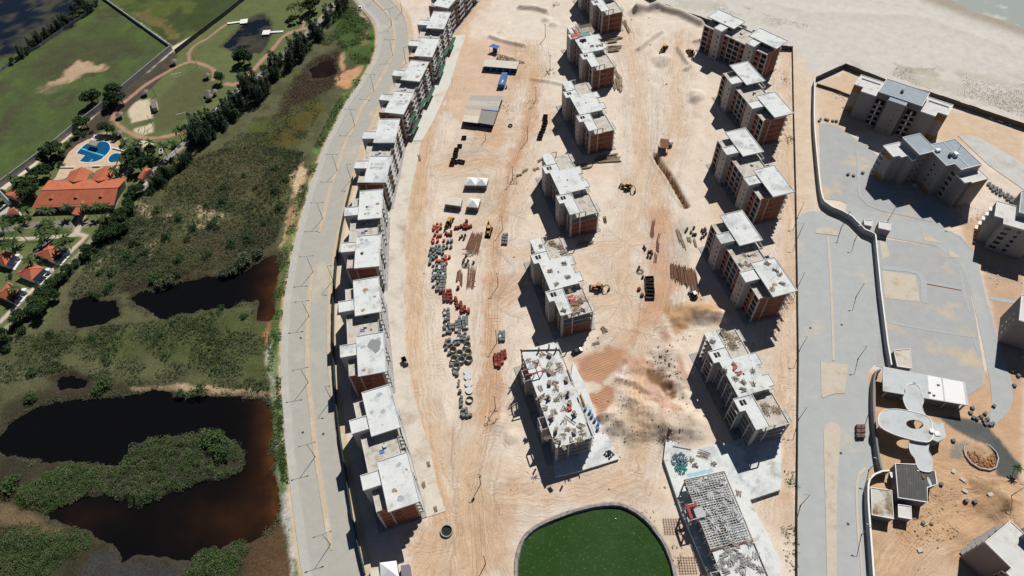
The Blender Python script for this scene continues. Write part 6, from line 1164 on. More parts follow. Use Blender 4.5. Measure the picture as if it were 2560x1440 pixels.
# ------------------------------------------------------------------ machines
YEL = pm('machine_yellow', (0.55,0.30,0.025), .5, .25, 1.5, (0.3,0.16,0.03), .35, 1.2); ORA = pm('machine_orange', (0.45,0.16,0.03), .5, .25, 1.5); TYRE = pm('tyre_rubber', (0.018,0.018,0.018), .9, .2, 2); IRON = pm('dark_iron', (0.05,0.048,0.045), .6, .3, 2)
def wheel(r, x, y, rad, w):
    t = MB().tube([(x, y-w/2, rad), (x, y-w*.35, rad), (x, y+w*.35, rad), (x, y+w/2, rad)], [rad*.86, rad, rad, rad*.86], 16).build('wheel', TYRE, r); MB().tube([(x, y-w/2-.02, rad), (x, y+w/2+.02, rad)], rad*.45, 10).build('rim', YEL, t)
def cab(r, x0, x1, y0, y1, z0, z1, mat):
    c = MB().box(x0, x1, y0, y1, z1, z1+.12).build('cab_roof', mat, r)
    for x in (x0+.06, x1-.06):
        for y in (y0+.06, y1-.06): MB().box(x-.05, x+.05, y-.05, y+.05, z0, z1).build('cab_post', IRON, r)
    MB().box(x0+.1, x1-.1, y0+.1, y1-.1, z0, z1-.02).build('cab_glass', GLASS, r)
def backhoe(label, px, heading, mat=YEL, boom=0.3, name='backhoe_loader'):
    r = thing(name, label, 'loader', (*P(*px), zat(*P(*px))), heading)
    MB().box(-1.6, 1.9, -.45, .45, .7, 1.25).build('chassis', IRON, r); MB().prism([(.6,-.5),(2.1,-.42),(2.1,.42),(.6,.5)], 1.26, 1.85).build('hood', mat, r)
    cab(r, -1.0, .55, -.65, .65, 1.26, 2.7, mat)
    for x, rd, w in ((1.5,.55,.38),(-.9,.78,.48)):
        for s in (-1, 1): wheel(r, x, s*.95, rd, w)
    for s in (-1, 1): MB().beam((.5, s*.62, 1.5), (2.5, s*.62, .75), .16, .26).build('loader_arm', mat, r)
    m = MB(); m.v = [(2.4,-1.1,.15),(2.4,1.1,.15),(2.45,-1.1,1.0),(2.45,1.1,1.0),(3.2,-1.1,.1),(3.2,1.1,.1),(2.75,-1.1,.95),(2.75,1.1,.95)]; m.f = [(0,1,3,2),(0,4,5,1),(2,3,7,6),(0,2,6,4),(1,5,7,3)]; m.build('front_bucket', IRON, r)
    b = [(-1.7,0,1.1),(-2.6,boom,2.9),(-3.7,boom*1.8,2.4),(-3.9,boom*2.2,.9)]
    MB().beam(b[0], b[1], .26, .34).build('boom', mat, r); MB().beam(b[1], b[2], .22, .28).beam(b[2], b[3], .2, .24).build('dipper', mat, r); MB().obox((b[3][0]+.15, b[3][1]), 0, .8, .6, .25, .9, .3).build('rear_bucket', IRON, r)
    for s in (-1, 1): MB().beam((-1.7, s*.5, .9), (-2.0, s*1.2, .12), .14).build('stabiliser', IRON, r)
    r.scale = (1.12, 1.12, 1.12); return r
backhoe('yellow backhoe loader alone in the middle of the sand court', (1567,470), R(155), boom=.6); backhoe('orange telehandler pressed against the debris-topped shell', (1495,722), R(175), ORA, .2, 'telehandler'); backhoe('yellow loader parked between the red pallets and the tents', (1124,560), R(75)); backhoe('yellow loader with raised bucket beside the end of the rebar beds', (1223,580), R(-100), YEL, -.5); backhoe('yellow wheel loader among low sand berms near the beach-end shells', (1660,125), R(60)); backhoe('bright yellow loader beside the block closest to the beach', (1727,135), R(110), YEL, .5)
r = thing('skid_loader', 'small dark skid loader with pale roof by the fanned rusty bars', 'loader', (*P(1734,742), 0), R(110)); MB().box(-1.1, 1.1, -.55, .55, .4, 1.2).build('body', IRON, r); cab(r, -.7, .6, -.5, .5, 1.21, 2.1, WHITE)
for x in (-.65, .65):
    for s in (-1, 1): wheel(r, x, s*.72, .42, .34)
MB().box(1.3, 1.9, -.9, .9, .1, .7).build('front_bucket', IRON, r); r.scale = (1.3, 1.3, 1.3)
r = thing('site_dumper', 'small black dumper standing on the stained apron edge', 'dumper', (*P(1013,908), .1), R(115)); MB().box(-1.5, 1.4, -.5, .5, .5, .95).build('chassis', IRON, r); m = MB(); m.v = [(0.2,-.6,.95),(1.5,-.6,.95),(1.5,.6,.95),(.2,.6,.95),(0,-.85,1.75),(1.9,-.85,1.6),(1.9,.85,1.6),(0,.85,1.75)]; m.f = [(0,3,2,1),(0,1,5,4),(1,2,6,5),(2,3,7,6),(3,0,4,7)]; m.build('skip', TYRE, r); MB().box(-.9, -.3, -.35, .35, .95, 1.5).build('seat', DARKI, r)
for x in (-1.0, 1.0):
    for s in (-1, 1): wheel(r, x, s*.75, .5, .36)
def car(label, px, heading, mat, name='parked_car', cat='car', tall=0):
    r = thing(name, label, cat, (*P(*px), zat(*P(*px))+.02), heading)
    def loft(secs, nm, mt):
        m = MB(); k = 8
        for x, w, z0, z1 in secs:
            for y, z in ((-w,z0+.1),(-w*.96,z0),(w*.96,z0),(w,z0+.1),(w,z1-.12),(w*.85,z1),(-w*.85,z1),(-w,z1-.12)): m.v.append((x, y, z))
        for i in range(len(secs)-1):
            for j in range(k): m.f.append((i*k+j, i*k+(j+1)%k, (i+1)*k+(j+1)%k, (i+1)*k+j))
        m.f += [tuple(range(k-1,-1,-1)), tuple((len(secs)-1)*k+j for j in range(k))]; return m.build(nm, mt, r)
    loft([(-2.15,.75,.35,.85),(-2.0,.88,.28,1.0),(-.9,.9,.25,1.02),(1.0,.9,.25,1.0),(1.9,.86,.28,.88),(2.2,.7,.35,.7)], 'body', mat); loft([(-1.7,.7,.98,1.02),(-1.1,.72,.98,1.5+tall),(.4,.72,.98,1.52+tall),(1.2,.74,.96,1.0)], 'cabin', GLASS)
    MB().box(-1.05, .35, -.62, .62, 1.5+tall, 1.56+tall).build('roof_panel', mat, r)
    for x in (-1.3, 1.35):
        for s in (-1, 1): wheel(r, x, s*.82, .33, .22)
    for s in (-1, 1): MB().box(2.12, 2.2, s*.5-.15, s*.5+.15, .6, .72).build('headlight', WHITE, r)
    return r
car('black car in the shade between the debris-topped shell and the striped soil', (1443,880), R(28), pm('black_paint', (.012,.012,.014), .2, .1, 1, spec=.5)); car('white van parked on the verge of the avenue beside the meadow', (901,22), R(100), WHITE, 'parked_van', 'van', .35)
# ------------------------------------------------------------------ clutter on decks
def onroof(px, h): return P(*px, h)
Zm5 = lambda x, y: (1280+x/4.5, 560+y/4.5); Zr5 = lambda x, y: (1700+x/4.3636, 800+y/4.3636); Zm6 = lambda x, y: (1280+x/4, 850+y/4); Zm2 = lambda x, y: (1400+x/6, y/6)
def clutter(pts, fn, h, where, mat=TIMB, n=9, L=2.2, w=1.4):
    for i, q in enumerate(pts): plank_pile('board_pile', onroof(fn(*q), h), prng.uniform(0, 3.1), n, L, w, .4, mat, 'loose pile of boards on '+where, 'timber', 'board piles on '+where, z=h, jit=.45, thick=.09)
clutter([(450,220),(540,260),(590,330),(700,990),(740,970),(680,900),(760,880)], Zm5, 11.22, 'the terraces of the debris-topped shell', n=22, L=3.0, w=3.0); clutter([(325,250),(430,530),(590,450),(635,600),(500,680),(580,975),(830,860),(650,760)], Zm5, 14.05, 'the slab of the debris-topped shell', FORM, 12)
heap('brick_rubble', onroof(Zm5(690,870), 11.2), 3.0, 120, REDP, 'red and pale rubble heap on the near terrace of the debris-topped shell', 'rubble', 11.22, .45, flat=.2)
clutter([(930,940),(1050,980),(940,1000),(540,190),(580,280),(480,150)], Zr5, 11.22, 'the terraces of the bare open-frame shell', n=18, L=3, w=2.4); clutter([(350,240),(590,490),(640,580),(600,640),(790,550),(690,680),(790,695),(690,760),(490,540)], Zr5, 14.05, 'the slab of the bare open-frame shell', FORM, 10)
heap('brick_rubble', onroof(Zr5(560,240), 11.2), 3.6, 150, pm('rubble', alb(178,150,132), .95, .3, 2), 'brick rubble spread on the far terrace of the bare open-frame shell', 'rubble', 11.22, .4, flat=.1)
for q in [(590,530),(650,585)]: plank_pile('red_form', onroof(Zr5(*q), 14), .9, 4, 2.2, .8, .3, REDP, 'red form panel stack on the slab of the bare open-frame shell', 'formwork', 'red forms on the bare shell', z=14.05, thick=.2)
# crowded deck of the shell by the pond
clutter([(470,250),(370,250),(430,430),(440,490),(490,555),(520,690),(690,860),(450,1010),(680,1000),(230,240),(150,210),(330,300),(300,150),(420,330),(300,560),(330,680),(450,600),(420,720),(520,820),(560,900),(600,1000),(520,960),(350,980),(700,930),(290,480),(480,300)], Zm6, 11.22, 'the crowded deck by the green pond', TIMB, 9, 2.4, 1.8)
FT = MB().box(-.9,.9,-.55,.55,1.0,1.12).box(-.85,-.75,-.5,-.4,0,1).box(.75,.85,-.5,-.4,0,1).box(-.85,-.75,.4,.5,0,1).box(.75,.85,.4,.5,0,1).box(-.9,.9,-.5,-.44,.5,1).box(-.9,.9,.44,.5,.5,1).mesh('form_box', FORM)
for q in [(375,150),(375,320),(375,430),(545,395),(365,575),(265,600),(580,630),(395,775),(440,905),(625,915),(625,735),(520,1080),(560,540)]: x, y = onroof(Zm6(*q), 11.8); o = link('form_box', FT, None, 'brown formwork box standing on the crowded deck by the green pond', 'formwork', 'formwork boxes on the crowded deck'); o.location = (x, y, 11.21); o.rotation_euler = (0, 0, R(-73)+prng.gauss(0, .4))
COLF = MB().box(-.2,.2,-.2,.2,0,2.4).box(-.26,.26,-.26,.26,.3,.4).box(-.26,.26,-.26,.26,1.2,1.3).box(-.26,.26,-.26,.26,2.0,2.1).mesh('column_form', FORM)
for q in [(95,130),(270,110),(370,80),(440,110),(365,590),(560,545),(400,800),(620,760),(440,930),(360,905),(635,1070),(270,610),(480,1040)]: x, y = onroof(Zm6(*q), 11.2); o = link('column_form', COLF, None, 'upright column form standing on the crowded deck by the green pond', 'formwork', 'column forms on the crowded deck'); o.location = (x, y, 11.21); o.rotation_euler = (0, 0, R(-73))
x, y = onroof(Zm6(575,690), 11.3); MB().obox((x, y), R(-70), 1.3, 1.2, 11.22, 11.9).build('red_box', REDP, None, 'red square box in the middle of the crowded deck', 'box'); 
r = thing('shaft_form', 'stair-shaft formwork with grey plate and red frame on the crowded deck', 'formwork', (*onroof(Zm6(200,310), 11.2), 11.21), R(-73.5))
for x in (-2.3, 2.3):
    for y in (-3, 0, 3): MB().box(x-.12, x+.12, y-.12, y+.12, 0, 2.2).build('post', FORM, r)
for x in (-2.3, 0, 2.3): MB().box(x-.1, x+.1, -3.1, 3.1, 2.2, 2.4).build('beam', FORM if x else REDP, r)
MB().box(-2.5, 2.5, 2.9, 3.1, 2.41, 2.65).box(2.2, 2.45, -3.1, 2.89, 2.41, 2.65).build('red_frame', REDP, r); MB().box(-.9, .5, -1.3, 1.0, 2.45, 2.55).build('plate', pm('grey_steel', (.25,.26,.27)), r)
E_ = [Zm6(78,105), Zm6(475,95), Zm6(620,470), Zm6(655,570), Zm6(815,985)]
for a, b in ((1,2),(3,4),(0,1)): p0 = onroof(E_[a], 11.4); p1 = onroof(E_[b], 11.4); MB().beam((*p0, 11.5), (*p1, 11.5), .18, .5).build('edge_board', FORM, None, 'long edge board fixed along the crowded deck by the green pond', 'formwork', 'edge boards of the crowded deck')
lad = thing('ladder', 'pale timber ladder lying on the crowded deck by the green pond', 'ladder', (*onroof(Zm6(580,800), 11.3), 11.3), R(-40))
for s in (-1, 1): MB().box(-2.2, 2.2, s*.45-.05, s*.45+.05, 0, .12).build('rail', TIMB, lad)
for i in range(9): MB().box(-2+i*.5-.04, -2+i*.5+.04, -.4, .4, .02, .1).build('rung', TIMB, lad)
MB().prism(PX([(1432,905),(1462,960),(1500,1060),(1528,1105),(1547,1147),(1500,1162),(1440,1180),(1388,1192),(1384,1140),(1420,1000)], 1.0), -.4, 1.0).build('podium', ROOF, None, 'low pale concrete podium spreading from the crowded-deck shell', 'podium')
DRB = MB().cyl(0, 0, 0, 1.0, .35, 12).cyl(0, 0, 1.0, 1.06, .37, 12).mesh('blue_drum', BLUES)
for q in [(735,690),(780,718),(800,760),(830,800),(862,842),(858,885)]: x, y = onroof(Zm6(*q), 1.5); o = link('blue_drum', DRB, None, 'blue drum in the line along the podium edge by the green pond', 'drum', 'blue drums on the podium'); o.location = (x, y, 1.01); o.scale = (1.4, 1.4, 1.2)
bundle(onroof(Zm6(680,540), 1.3), onroof(Zm6(725,660), 1.3), 10, .8, 'yellow-brown board stack on the podium beside the crowded-deck shell', None, pm('ochre_board', (.30,.2,.06), .9, .2, 2), .14, 'timber', .7, z=1.01, name='timber_pile'); heap('black_sacks', onroof(Zm6(970,1145), 1.2), 1.5, 40, TYRE, 'heap of black sacks on the podium corner', 'sacks', 1.01, .6)
# ribbed block surroundings
clutter([Z7(430,1110) and (780,1090),(690,1220),(740,1180),(870,1230),(900,1320),(940,1260),(960,1090),(850,1370),(760,1300),(820,1150),(690,1290),(980,1330),(1020,1230),(720,1400),(900,1420),(1060,1380),(640,1340),(800,1250)], lambda x, y: Z7(x, y), 6.87, 'the rough deck next to the joist grid', CON, 12, 2.4, 1.8); clutter([(365,245),(400,300),(590,285),(850,590)], lambda x, y: Z7(x, y), 1.62, 'the white podium by the joist grid', FORM, 12, 2.0)
clutter([(400,560),(480,500),(560,620),(650,560),(700,700),(620,760),(760,640),(800,780),(560,880),(680,860),(860,840),(620,960),(740,940),(520,780),(450,480),(680,470)], lambda x, y: Z7(x, y), 7.0, 'the joist grid', RIMM, 9, 2.4, 1.8); heap('net_heap', P(*Z7(245,255), 1.8), 2.8, 160, pm('blue_grey_net', (.10,.17,.22), .9, .4, 2), 'tangled heap of blue-grey netting on the white podium', 'netting', 1.62, .6, flat=.3); heap('net_heap', P(*Z7(255,340), 1.8), 2.0, 90, pm('teal_net', (.03,.22,.18), .9, .4, 2), 'teal-green netting heap at the edge of the blue-grey one', 'netting', 1.62, .5, flat=.25)
plank_pile('rod_fan', P(*Z7(485,190), 1.7), R(-15), 12, 4, 3, .2, TIMB, 'fan of thin poles on the white podium corner', 'poles', z=1.62, thick=.07, jit=.15); MB().beam((*P(*Z7(175,105), 1.7), 1.72), (*P(*Z7(360,140), 1.7), 1.72), .25, .2).build('long_beam', FORM, None, 'single long dark beam across the tip of the white podium', 'beam')
for q, a in (((125,880),0),((285,1255),0)): pass
for k, q in enumerate([(165,930),(320,1330)]):
    m = MB(); c = P(*Z7(*q)); 
    for i in range(7): m.beam((c[0]-2.4+i*.8, c[1]-2.5, .25), (c[0]-2.4+i*.8, c[1]+2.5, .25), .08); m.beam((c[0]-2.8, c[1]-2.3+i*.75, .3), (c[0]+2.8, c[1]-2.3+i*.75, .3), .08)
    m.build('rebar_mat', RUST, None, ['rebar mesh mat on the sand between joist-grid block and pond, inland one', 'rebar mesh mat on the sand between joist-grid block and pond, outer one'][k], 'rebar mat')
for q in [(805,730),(790,1000)]: pass
# sheets and props on the second shell, props on the fence-side block roof
c = onroof(Zm2(360,470), 14.6); m2x = thing('roof_formwork', 'slatted timber formwork with red and teal sheets over the far half of a shell', 'formwork', (*c, 14.4), ANM+math.pi)
for i in range(16): MB().box(-1.5, 6.0, -5.4+i*.62, -5.15+i*.62, .05, .22).build('slat', TIMB, m2x)
MB().box(-3.6, -1.6, -2.2, 3.2, .0, .12).build('teal_sheet', pm('teal_panel', (.06,.30,.27), .6, .3, 1), m2x); MB().box(-4.0, 3.0, 3.4, 4.6, .06, .18).build('red_sheet', REDP, m2x); MB().box(-3.0, -.5, 4.7, 7.4, .03, .15).build('red_sheet', REDP, m2x); MB().box(-4.5, -3.05, 4.7, 7.8, -.05, .1).build('grey_sheet', MEMB, m2x); MB().box(-1.4, 6.2, -5.6, -5.45, -.3, .04).box(-1.4, 6.2, 4.5, 4.65, -.3, .04).build('bearer', FORM, m2x)
for x in (-3.5, 0, 4):
    for y in (-5.2, 0, 4.5): MB().cyl(x, y, -3.1, -.01, .06, 6).build('prop', RUST, m2x)
heap('tarp_heap', onroof(Zm2(350,610), 14.1), 1.8, 50, TYRE, 'black tarpaulin heap on the roof next to the red and teal sheets', 'tarpaulin', 14.05, .7); clutter([(480,690),(560,690),(620,680)], Zm2, 14.05, 'the roof with red and teal sheets', FORM, 10)
Zr4 = lambda x, y: (1740+x/4.5, 510+y/4.5)
clutter([(800,670),(890,750),(935,790),(970,895),(860,960),(540,580),(650,580),(560,690)], Zr4, 16.85, 'the roofs of the block beside the grey road', FORM, 10, 2.6); 
PR = MB().cyl(0, 0, 0, 2.6, .05, 6).box(-.15, .15, -.15, .15, 2.6, 2.63).mesh('steel_prop', RUST)
a, b = onroof(Zr4(860,1055), 14), onroof(Zr4(1130,985), 14)
for i in range(9): t = i/8; o = link('steel_prop', PR, None, 'steel prop under the raised roof edge of the block beside the grey road', 'prop', 'props under the roof edge'); o.location = (a[0]*(1-t)+b[0]*t, a[1]*(1-t)+b[1]*t+1.2, 14.0)
sc_ = thing('scaffold', 'thin steel scaffold along the outer face of the block beside the grey road', 'scaffold', ablocks[3].location[:], ablocks[3].rotation_euler.z)
for x in np.arange(26, 41, 2.5):
    for y in (9.9, 11.0): MB().cyl(x, y, 0, 15.5, .05, 5).build('standard', RUST, sc_)
for z in np.arange(2, 15.6, 1.9):
    for y in (9.9, 11.0): MB().beam((26, y, z), (41, y, z), .07).build('ledger', RUST, sc_)
    MB().box(26, 41, 10.05, 10.85, z-.05, z+.0).build('boards', TIMB, sc_) if int(z*10) % 3 == 0 else None
# green nets on the netted blocks
for bl in (8, 9):
    R_ = ablocks[bl]
    for k, (x0, x1, z, y) in enumerate(((2,14,3.2,10.6),(16,24,6.0,10.2),(27,39,3.2,10.6),(30,38,8.8,10.1))):
        MB().box(x0, x1, y, y+.9, z, z+.25).build('safety_net', GREENN, R_); MB().box(x0, x1, 9.2, y, z-.05, z+.03).build('net_bracket', IRON, R_)
# stacked bits on the apron
for q in [(1049,395),(1060,1212),(1072,1160),(1090,1272)]: bundle(P(q[0]-2,q[1]-7), P(q[0]+2,q[1]+7), 8, .8, 'short pile of boards lying on the stained apron', 'board piles on the apron', FORM, .12, 'timber', .4, z=.1, name='timber_pile', jit=.1)
# ------------------------------------------------------------------ resort
TILE = pm('terracotta_tiles', (0.46,0.135,0.07), .85, .16, 1.2, (0.38,0.11,0.06), .45, .3, fine=.2, bump=.4, bscale=5); TILE2 = pm('terracotta_ridge', (0.5,0.17,0.10), .85, .15, 1); WALLC = pm('cream_wall', (0.5,0.44,0.36), .9, .1, .6); NAVYP = pm('navy_panel', (0.012,0.02,0.04), .35, .2, .8, spec=.4); DECKT = pm('pool_deck_stone', alb(222,198,170), .9, .16, 1.6, alb(204,172,146), .5, .7, fine=.15)
def q3(px, h, r): x, y = P(*px, h); return (x-r.location.x, y-r.location.y, h)
def slab3(r, pts, mat, name='roof_slope', th=.14):
    m = MB(); n = len(pts); m.v = list(pts)+[(p[0], p[1], p[2]-th) for p in pts]; a = sum(pts[k][0]*pts[(k+1)%n][1]-pts[(k+1)%n][0]*pts[k][1] for k in range(n)); up = tuple(range(n)); m.f = [up if a > 0 else up[::-1], tuple(range(2*n-1, n-1, -1)) if a > 0 else tuple(range(n, 2*n))]+[(k, n+k, n+(k+1)%n, (k+1)%n) if a > 0 else (k, (k+1)%n, n+(k+1)%n, n+k) for k in range(n)]
    return m.build(name, mat, r)
Z3 = lambda x, y: (x/5.76, 400+y/5.76)
rs = wroot('restaurant', 'large red-tiled resort building with dormers beside the swimming pool', 'building', Z3(1050,700))
RG = [q3(Z3(590,435), 6.2, rs), q3(Z3(1702,396), 6.2, rs)]; FE = [q3(Z3(455,690), 3.2, rs), q3(Z3(1640,650), 3.2, rs)]; BE = [q3(Z3(700,290), 3.2, rs), q3(Z3(1830,255), 3.2, rs)]
slab3(rs, [FE[0], FE[1], RG[1], RG[0]], TILE); slab3(rs, [RG[0], RG[1], BE[1], BE[0]], TILE); MB().beam(RG[0], RG[1], .35, .25).build('ridge_tiles', TILE2, rs)
ft = [np.array(p[:2]) for p in (FE[0], FE[1], BE[1], BE[0])]; c = np.mean(ft, 0); MB().prism([tuple(p*.93+c*.07) for p in ft], 0, 3.0).build('wall', WALLC, rs); MB().prism([tuple(p*.9+c*.1) for p in ft], 2.9, 3.6).build('ceiling', DARKI, rs)
for t in np.linspace(.03, .97, 8): p = ft[0]*(1-t)+ft[1]*t; p = p*.975+c*.025; MB().box(p[0]-.15, p[0]+.15, p[1]-.15, p[1]+.15, 0, 3.1).build('column', WALLC, rs)
for t in np.linspace(.1, .9, 6): p = ft[0]*(1-t)+ft[1]*t; p = p*.93+c*.07; MB().box(p[0]-.7, p[0]+.7, p[1]-.1, p[1]-.02, .1, 2.4).build('glazed_door', GLASS, rs)
def dormer(t, s, back):
    e0, e1 = (FE if not back else BE); lo = np.array(e0)*(1-t)+np.array(e1)*t; hi = np.array(RG[0])*(1-t)+np.array(RG[1])*t
    u = np.array(RG[1])-np.array(RG[0]); u = u/np.linalg.norm(u); f = lo*s+hi*(1-s); b = lo*(s-.42)+hi*(1-s+.42); f = f+np.array([0,0,.05]); b = b+np.array([0,0,.05])
    ap = f+np.array([0,0,.9])*(.9 if not back else .6)-.0*u; l = f-u*1.1; rr_ = f+u*1.1
    d = MB(); d.v = [tuple(l), tuple(rr_), tuple(b), tuple(ap)]; d.f = [(0,3,2),(3,1,2)] if not back else [(2,3,0),(2,1,3)]; o = d.build('dormer', TILE, rs)
    g = MB(); g.v = [tuple(l), tuple(rr_), tuple(ap)]; g.f = [(0,1,2)] if not back else [(0,2,1)]; g.build('dormer_gable', DARKM, o)
for t in (.19,.50,.81): dormer(t, .55, False); dormer(t-.01, .62, True)
def pav(r, ridge, le, re, hr, he, col=TILE, wall=True):
    A = [q3(Z3(*p), hr, r) for p in ridge]; L = [q3(Z3(*p), he, r) for p in le]; R_ = [q3(Z3(*p), he, r) for p in re]
    slab3(r, [A[0], A[1], L[1], L[0]], col); slab3(r, [A[1], A[0], R_[0], R_[1]], col); m = MB(); m.v = [A[0], L[0], R_[0]]; m.f = [(0,1,2),(2,1,0)]; m.build('gable', WALLC, r); MB().beam(A[0], A[1], .3, .2).build('ridge_tiles', TILE2, r)
    for p in (L[0], L[1], R_[0], R_[1]): MB().cyl(p[0]*.98, p[1]*.98, 0, he-.15, .14, 8).build('post', TIMB, r)
for i, (a, b, c2) in enumerate((([(1180,98),(1055,318)],[(1010,165),(950,285)],[(1315,155),(1250,280)]), ([(1550,82),(1415,308)],[(1385,150),(1320,275)],[(1665,150),(1600,262)]))):
    pr = wroot('pool_pavilion', ['red-tiled open pavilion beside the stone steps behind the restaurant', 'red-tiled open pavilion beside the palms and small pool'][i], 'pavilion', Z3(*a[0])); pav(pr, a, b, c2, 5.4, 3.0)
pr = wroot('entrance_porch', 'red-tiled gabled porch in front of the restaurant', 'porch', Z3(1100,790)); pav(pr, [(1105,792),(1190,575)], [(1030,770),(1120,640)], [(1165,792),(1255,640)], 4.4, 3.0)
def cottage(label, apex, eaves, s=1.0):
    Zq = lambda p: (p[0]/7.2, 580+p[1]/7.2); r = wroot('cottage', label, 'cottage', Zq(eaves[2])); A = q3(Zq(apex), 4.8, r); E = [q3(Zq(p), 2.8, r) for p in eaves]
    for i in range(4): slab3(r, [E[i], E[(i+1)%4], A], TILE); MB().beam(A, E[i], .22, .14).build('hip_ridge', TILE2, r)
    e = [np.array(p[:2]) for p in E]; c = np.mean(e, 0); MB().prism([tuple(p*.9+c*.1) for p in e], 0, 2.65).build('wall', WHITE, r)
    d = e[2]-e[3]; n = (e[2]+e[1])/2-c; n = n/np.linalg.norm(n); a, b = e[1]*.9+e[2]*.1, e[2]*.95+e[1]*.05
    slab3(r, [(*(a), 2.7), (*(b), 2.7), (*(b+n*2.2), 2.3), (*(a+n*2.2), 2.3)], NAVYP, 'porch_panel', .06); MB().prism([tuple(a-n*.2), tuple(a+n*2.6), tuple(b+n*2.6), tuple(b-n*.2)], 0, .25).build('porch_floor', WHITE, r)
    for p in (a+n*2.1, b+n*2.1): MB().cyl(p[0], p[1], .2, 2.3, .07, 6).build('post', WHITE, r)
    k = a+n*1.2-(b-a)*.12; MB().box(k[0]-.9, k[0]+.9, k[1]-.7, k[1]+.7, 0, 2.2).build('white_annex', WHITE, r); return r
cottage('red-roofed cottage beside a dark pergola and a tall palm', (870,305), [(880,200),(1150,285),(940,515),(650,410)]); cottage('red-roofed cottage shaded by a leaning palm, second along the stone path', (540,655), [(570,555),(800,640),(570,865),(275,750)]); cottage('red-roofed cottage with a palm over its roof, third along the stone path', (140,1015), [(150,900),(370,1000),(160,1245),(-70,1130)]); cottage('red-roofed cottage with white porch set back from the stone path', (30,430), [(60,330),(250,385),(100,600),(-90,540)])
pg = wroot('pergola', 'dark slatted pergola beside the first cottage', 'pergola', (105,620)); a = q3((122,601), 2.4, pg); b = q3((85,636), 2.4, pg); MB().beam(a, b, 1.8, .15).build('pergola_top', DARKI, pg)
for t in (0, .5, 1): MB().cyl(a[0]*(1-t)+b[0]*t, a[1]*(1-t)+b[1]*t, 0, 2.35, .08, 6).build('post', DARKI, pg)
hl = wroot('garden_house', 'small tiled house half hidden by trees near the white lookout tower', 'house', Z3(180,520)); pav(hl, [(300,345),(165,515)], [(200,380),(60,495)], [(390,400),(235,555)], 4.8, 3.0); f = [np.array(q3(Z3(*p), 3, hl)[:2]) for p in ((200,380),(60,495),(235,555),(390,400))]; MB().prism([tuple(p*.9+np.mean(f,0)*.1) for p in f], 0, 2.9).build('wall', WALLC, hl)
h2 = wroot('gate_lodge', 'little hipped tile-roofed lodge at the base of the white tower', 'house', Z3(190,740)); A = q3(Z3(190,695), 4.2, h2); E = [q3(Z3(*p), 2.8, h2) for p in ((130,690),(255,710),(275,770),(90,780))]
for i in range(4): slab3(h2, [E[i], E[(i+1)%4], A], TILE)
MB().prism([tuple(np.array(p[:2])*.9+np.mean([np.array(e[:2]) for e in E],0)*.1) for p in E], 0, 2.7).build('wall', WHITE, h2)
tw = thing('lookout_tower', 'slim white lookout tower leaning over the resort gate', 'tower', (*P(24,510), 0)); MB().cyl(0, 0, 0, 9.5, 1.1, 18, .8).build('shaft', WHITE, tw); MB().cyl(0, 0, 9.5, 9.8, 1.5, 18).build('gallery', WHITE, tw); MB().cyl(0, 0, 9.8, 11.2, .8, 14).build('lantern', GLASS, tw); MB().cone([(1.3*math.cos(a), 1.3*math.sin(a), 11.2) for a in np.linspace(0, 2*math.pi, 14, endpoint=False)], (0, 0, 12.3)).build('cap', WHITE, tw)
ap_ = [Z3(*p) for p in ((0,650),(90,640),(270,700),(320,800),(0,800))]; MB().prism(PX(ap_), -.2, .1).build('forecourt', CONC_WALK, None, kind='structure')
# pool
Zp = lambda x, y: (140+x/6.26, 310+y/6.26)
MB().prism(PX([Zp(*p) for p in ((60,700),(0,830),(-60,900),(130,860),(420,690),(820,660),(1010,640),(1060,540),(1140,500),(1090,440),(900,390),(880,290),(760,215),(560,225),(500,240),(330,330),(200,450))]), -.3, .1).build('pool_deck', DECKT, None, kind='structure')
POOLW = water_mat('pool_water', (0.006,0.085,0.20), (0.02,0.15,0.30), .06, .15, 1.5, .4); 
def pool(label, pts, edge_w=.35):
    o = blob([Zp(*p) for p in pts]) if len(pts) > 9 and len(pts) < 14 else [Zp(*p) for p in pts]; r = wroot('swimming_pool', label, 'pool', o[0]); q = [rel(r, P(*p)) for p in o]; c = np.mean(q, 0); MB().prism([tuple(np.array(p)+(np.array(p)-c)/np.linalg.norm(np.array(p)-c)*edge_w) for p in q], -.2, .13).build('coping', WHITE, r); MB().prism(q, 0, .15).build('water', POOLW, r); return r
pw = pool('large blue pool with a square corner and a pale lane stripe', [(335,465),(335,450),(362,415),(400,375),(440,340),(490,305),(560,290),(660,285),(730,272),(780,280),(820,300),(845,340),(850,390),(832,430),(800,470),(720,545),(670,572),(620,590),(550,600),(480,602),(420,595),(375,580),(455,495)])
a = rel(pw, P(*Zp(400,385))); b = rel(pw, P(*Zp(750,500))); MB().beam((*a, .15), (*b, .15), .9, .03).build('lane_stripe', pm('pale_pool_tile', (.10,.42,.52), .3, .1, 1), pw)
a = rel(pw, P(*Zp(575,555))); b = rel(pw, P(*Zp(535,595))); MB().beam((*a, .15), (*b, .15), .8, .03).build('pool_step', pm('pale_pool_tile', (.10,.42,.52)), pw)
pool('small round children pool beside the palms', [(1040,505),(1020,475),(975,460),(920,462),(870,485),(835,525),(822,565),(845,598),(890,605),(950,590),(1005,555)])
hb = wroot('pool_bar', 'brown flat-roofed pool bar standing over the blue water', 'bar', Zp(580,320)); q = [rel(hb, P(*Zp(*p), 2.6)) for p in ((545,252),(668,283),(628,346),(490,311))]; MB().prism(q, 2.45, 2.6).build('roof', pm('reed_roof', (.27,.23,.17), .95, .2, 2), hb)
for p in q: MB().cyl(p[0]*.95, p[1]*.95, 0, 2.45, .1, 8).build('post', TIMB, hb)
heap('lounge_furniture', P(*Zp(640,215)), 2.6, 40, WHITE, 'white loungers and cushions crowded at the pool edge', 'loungers', .1, .8, flat=.1)
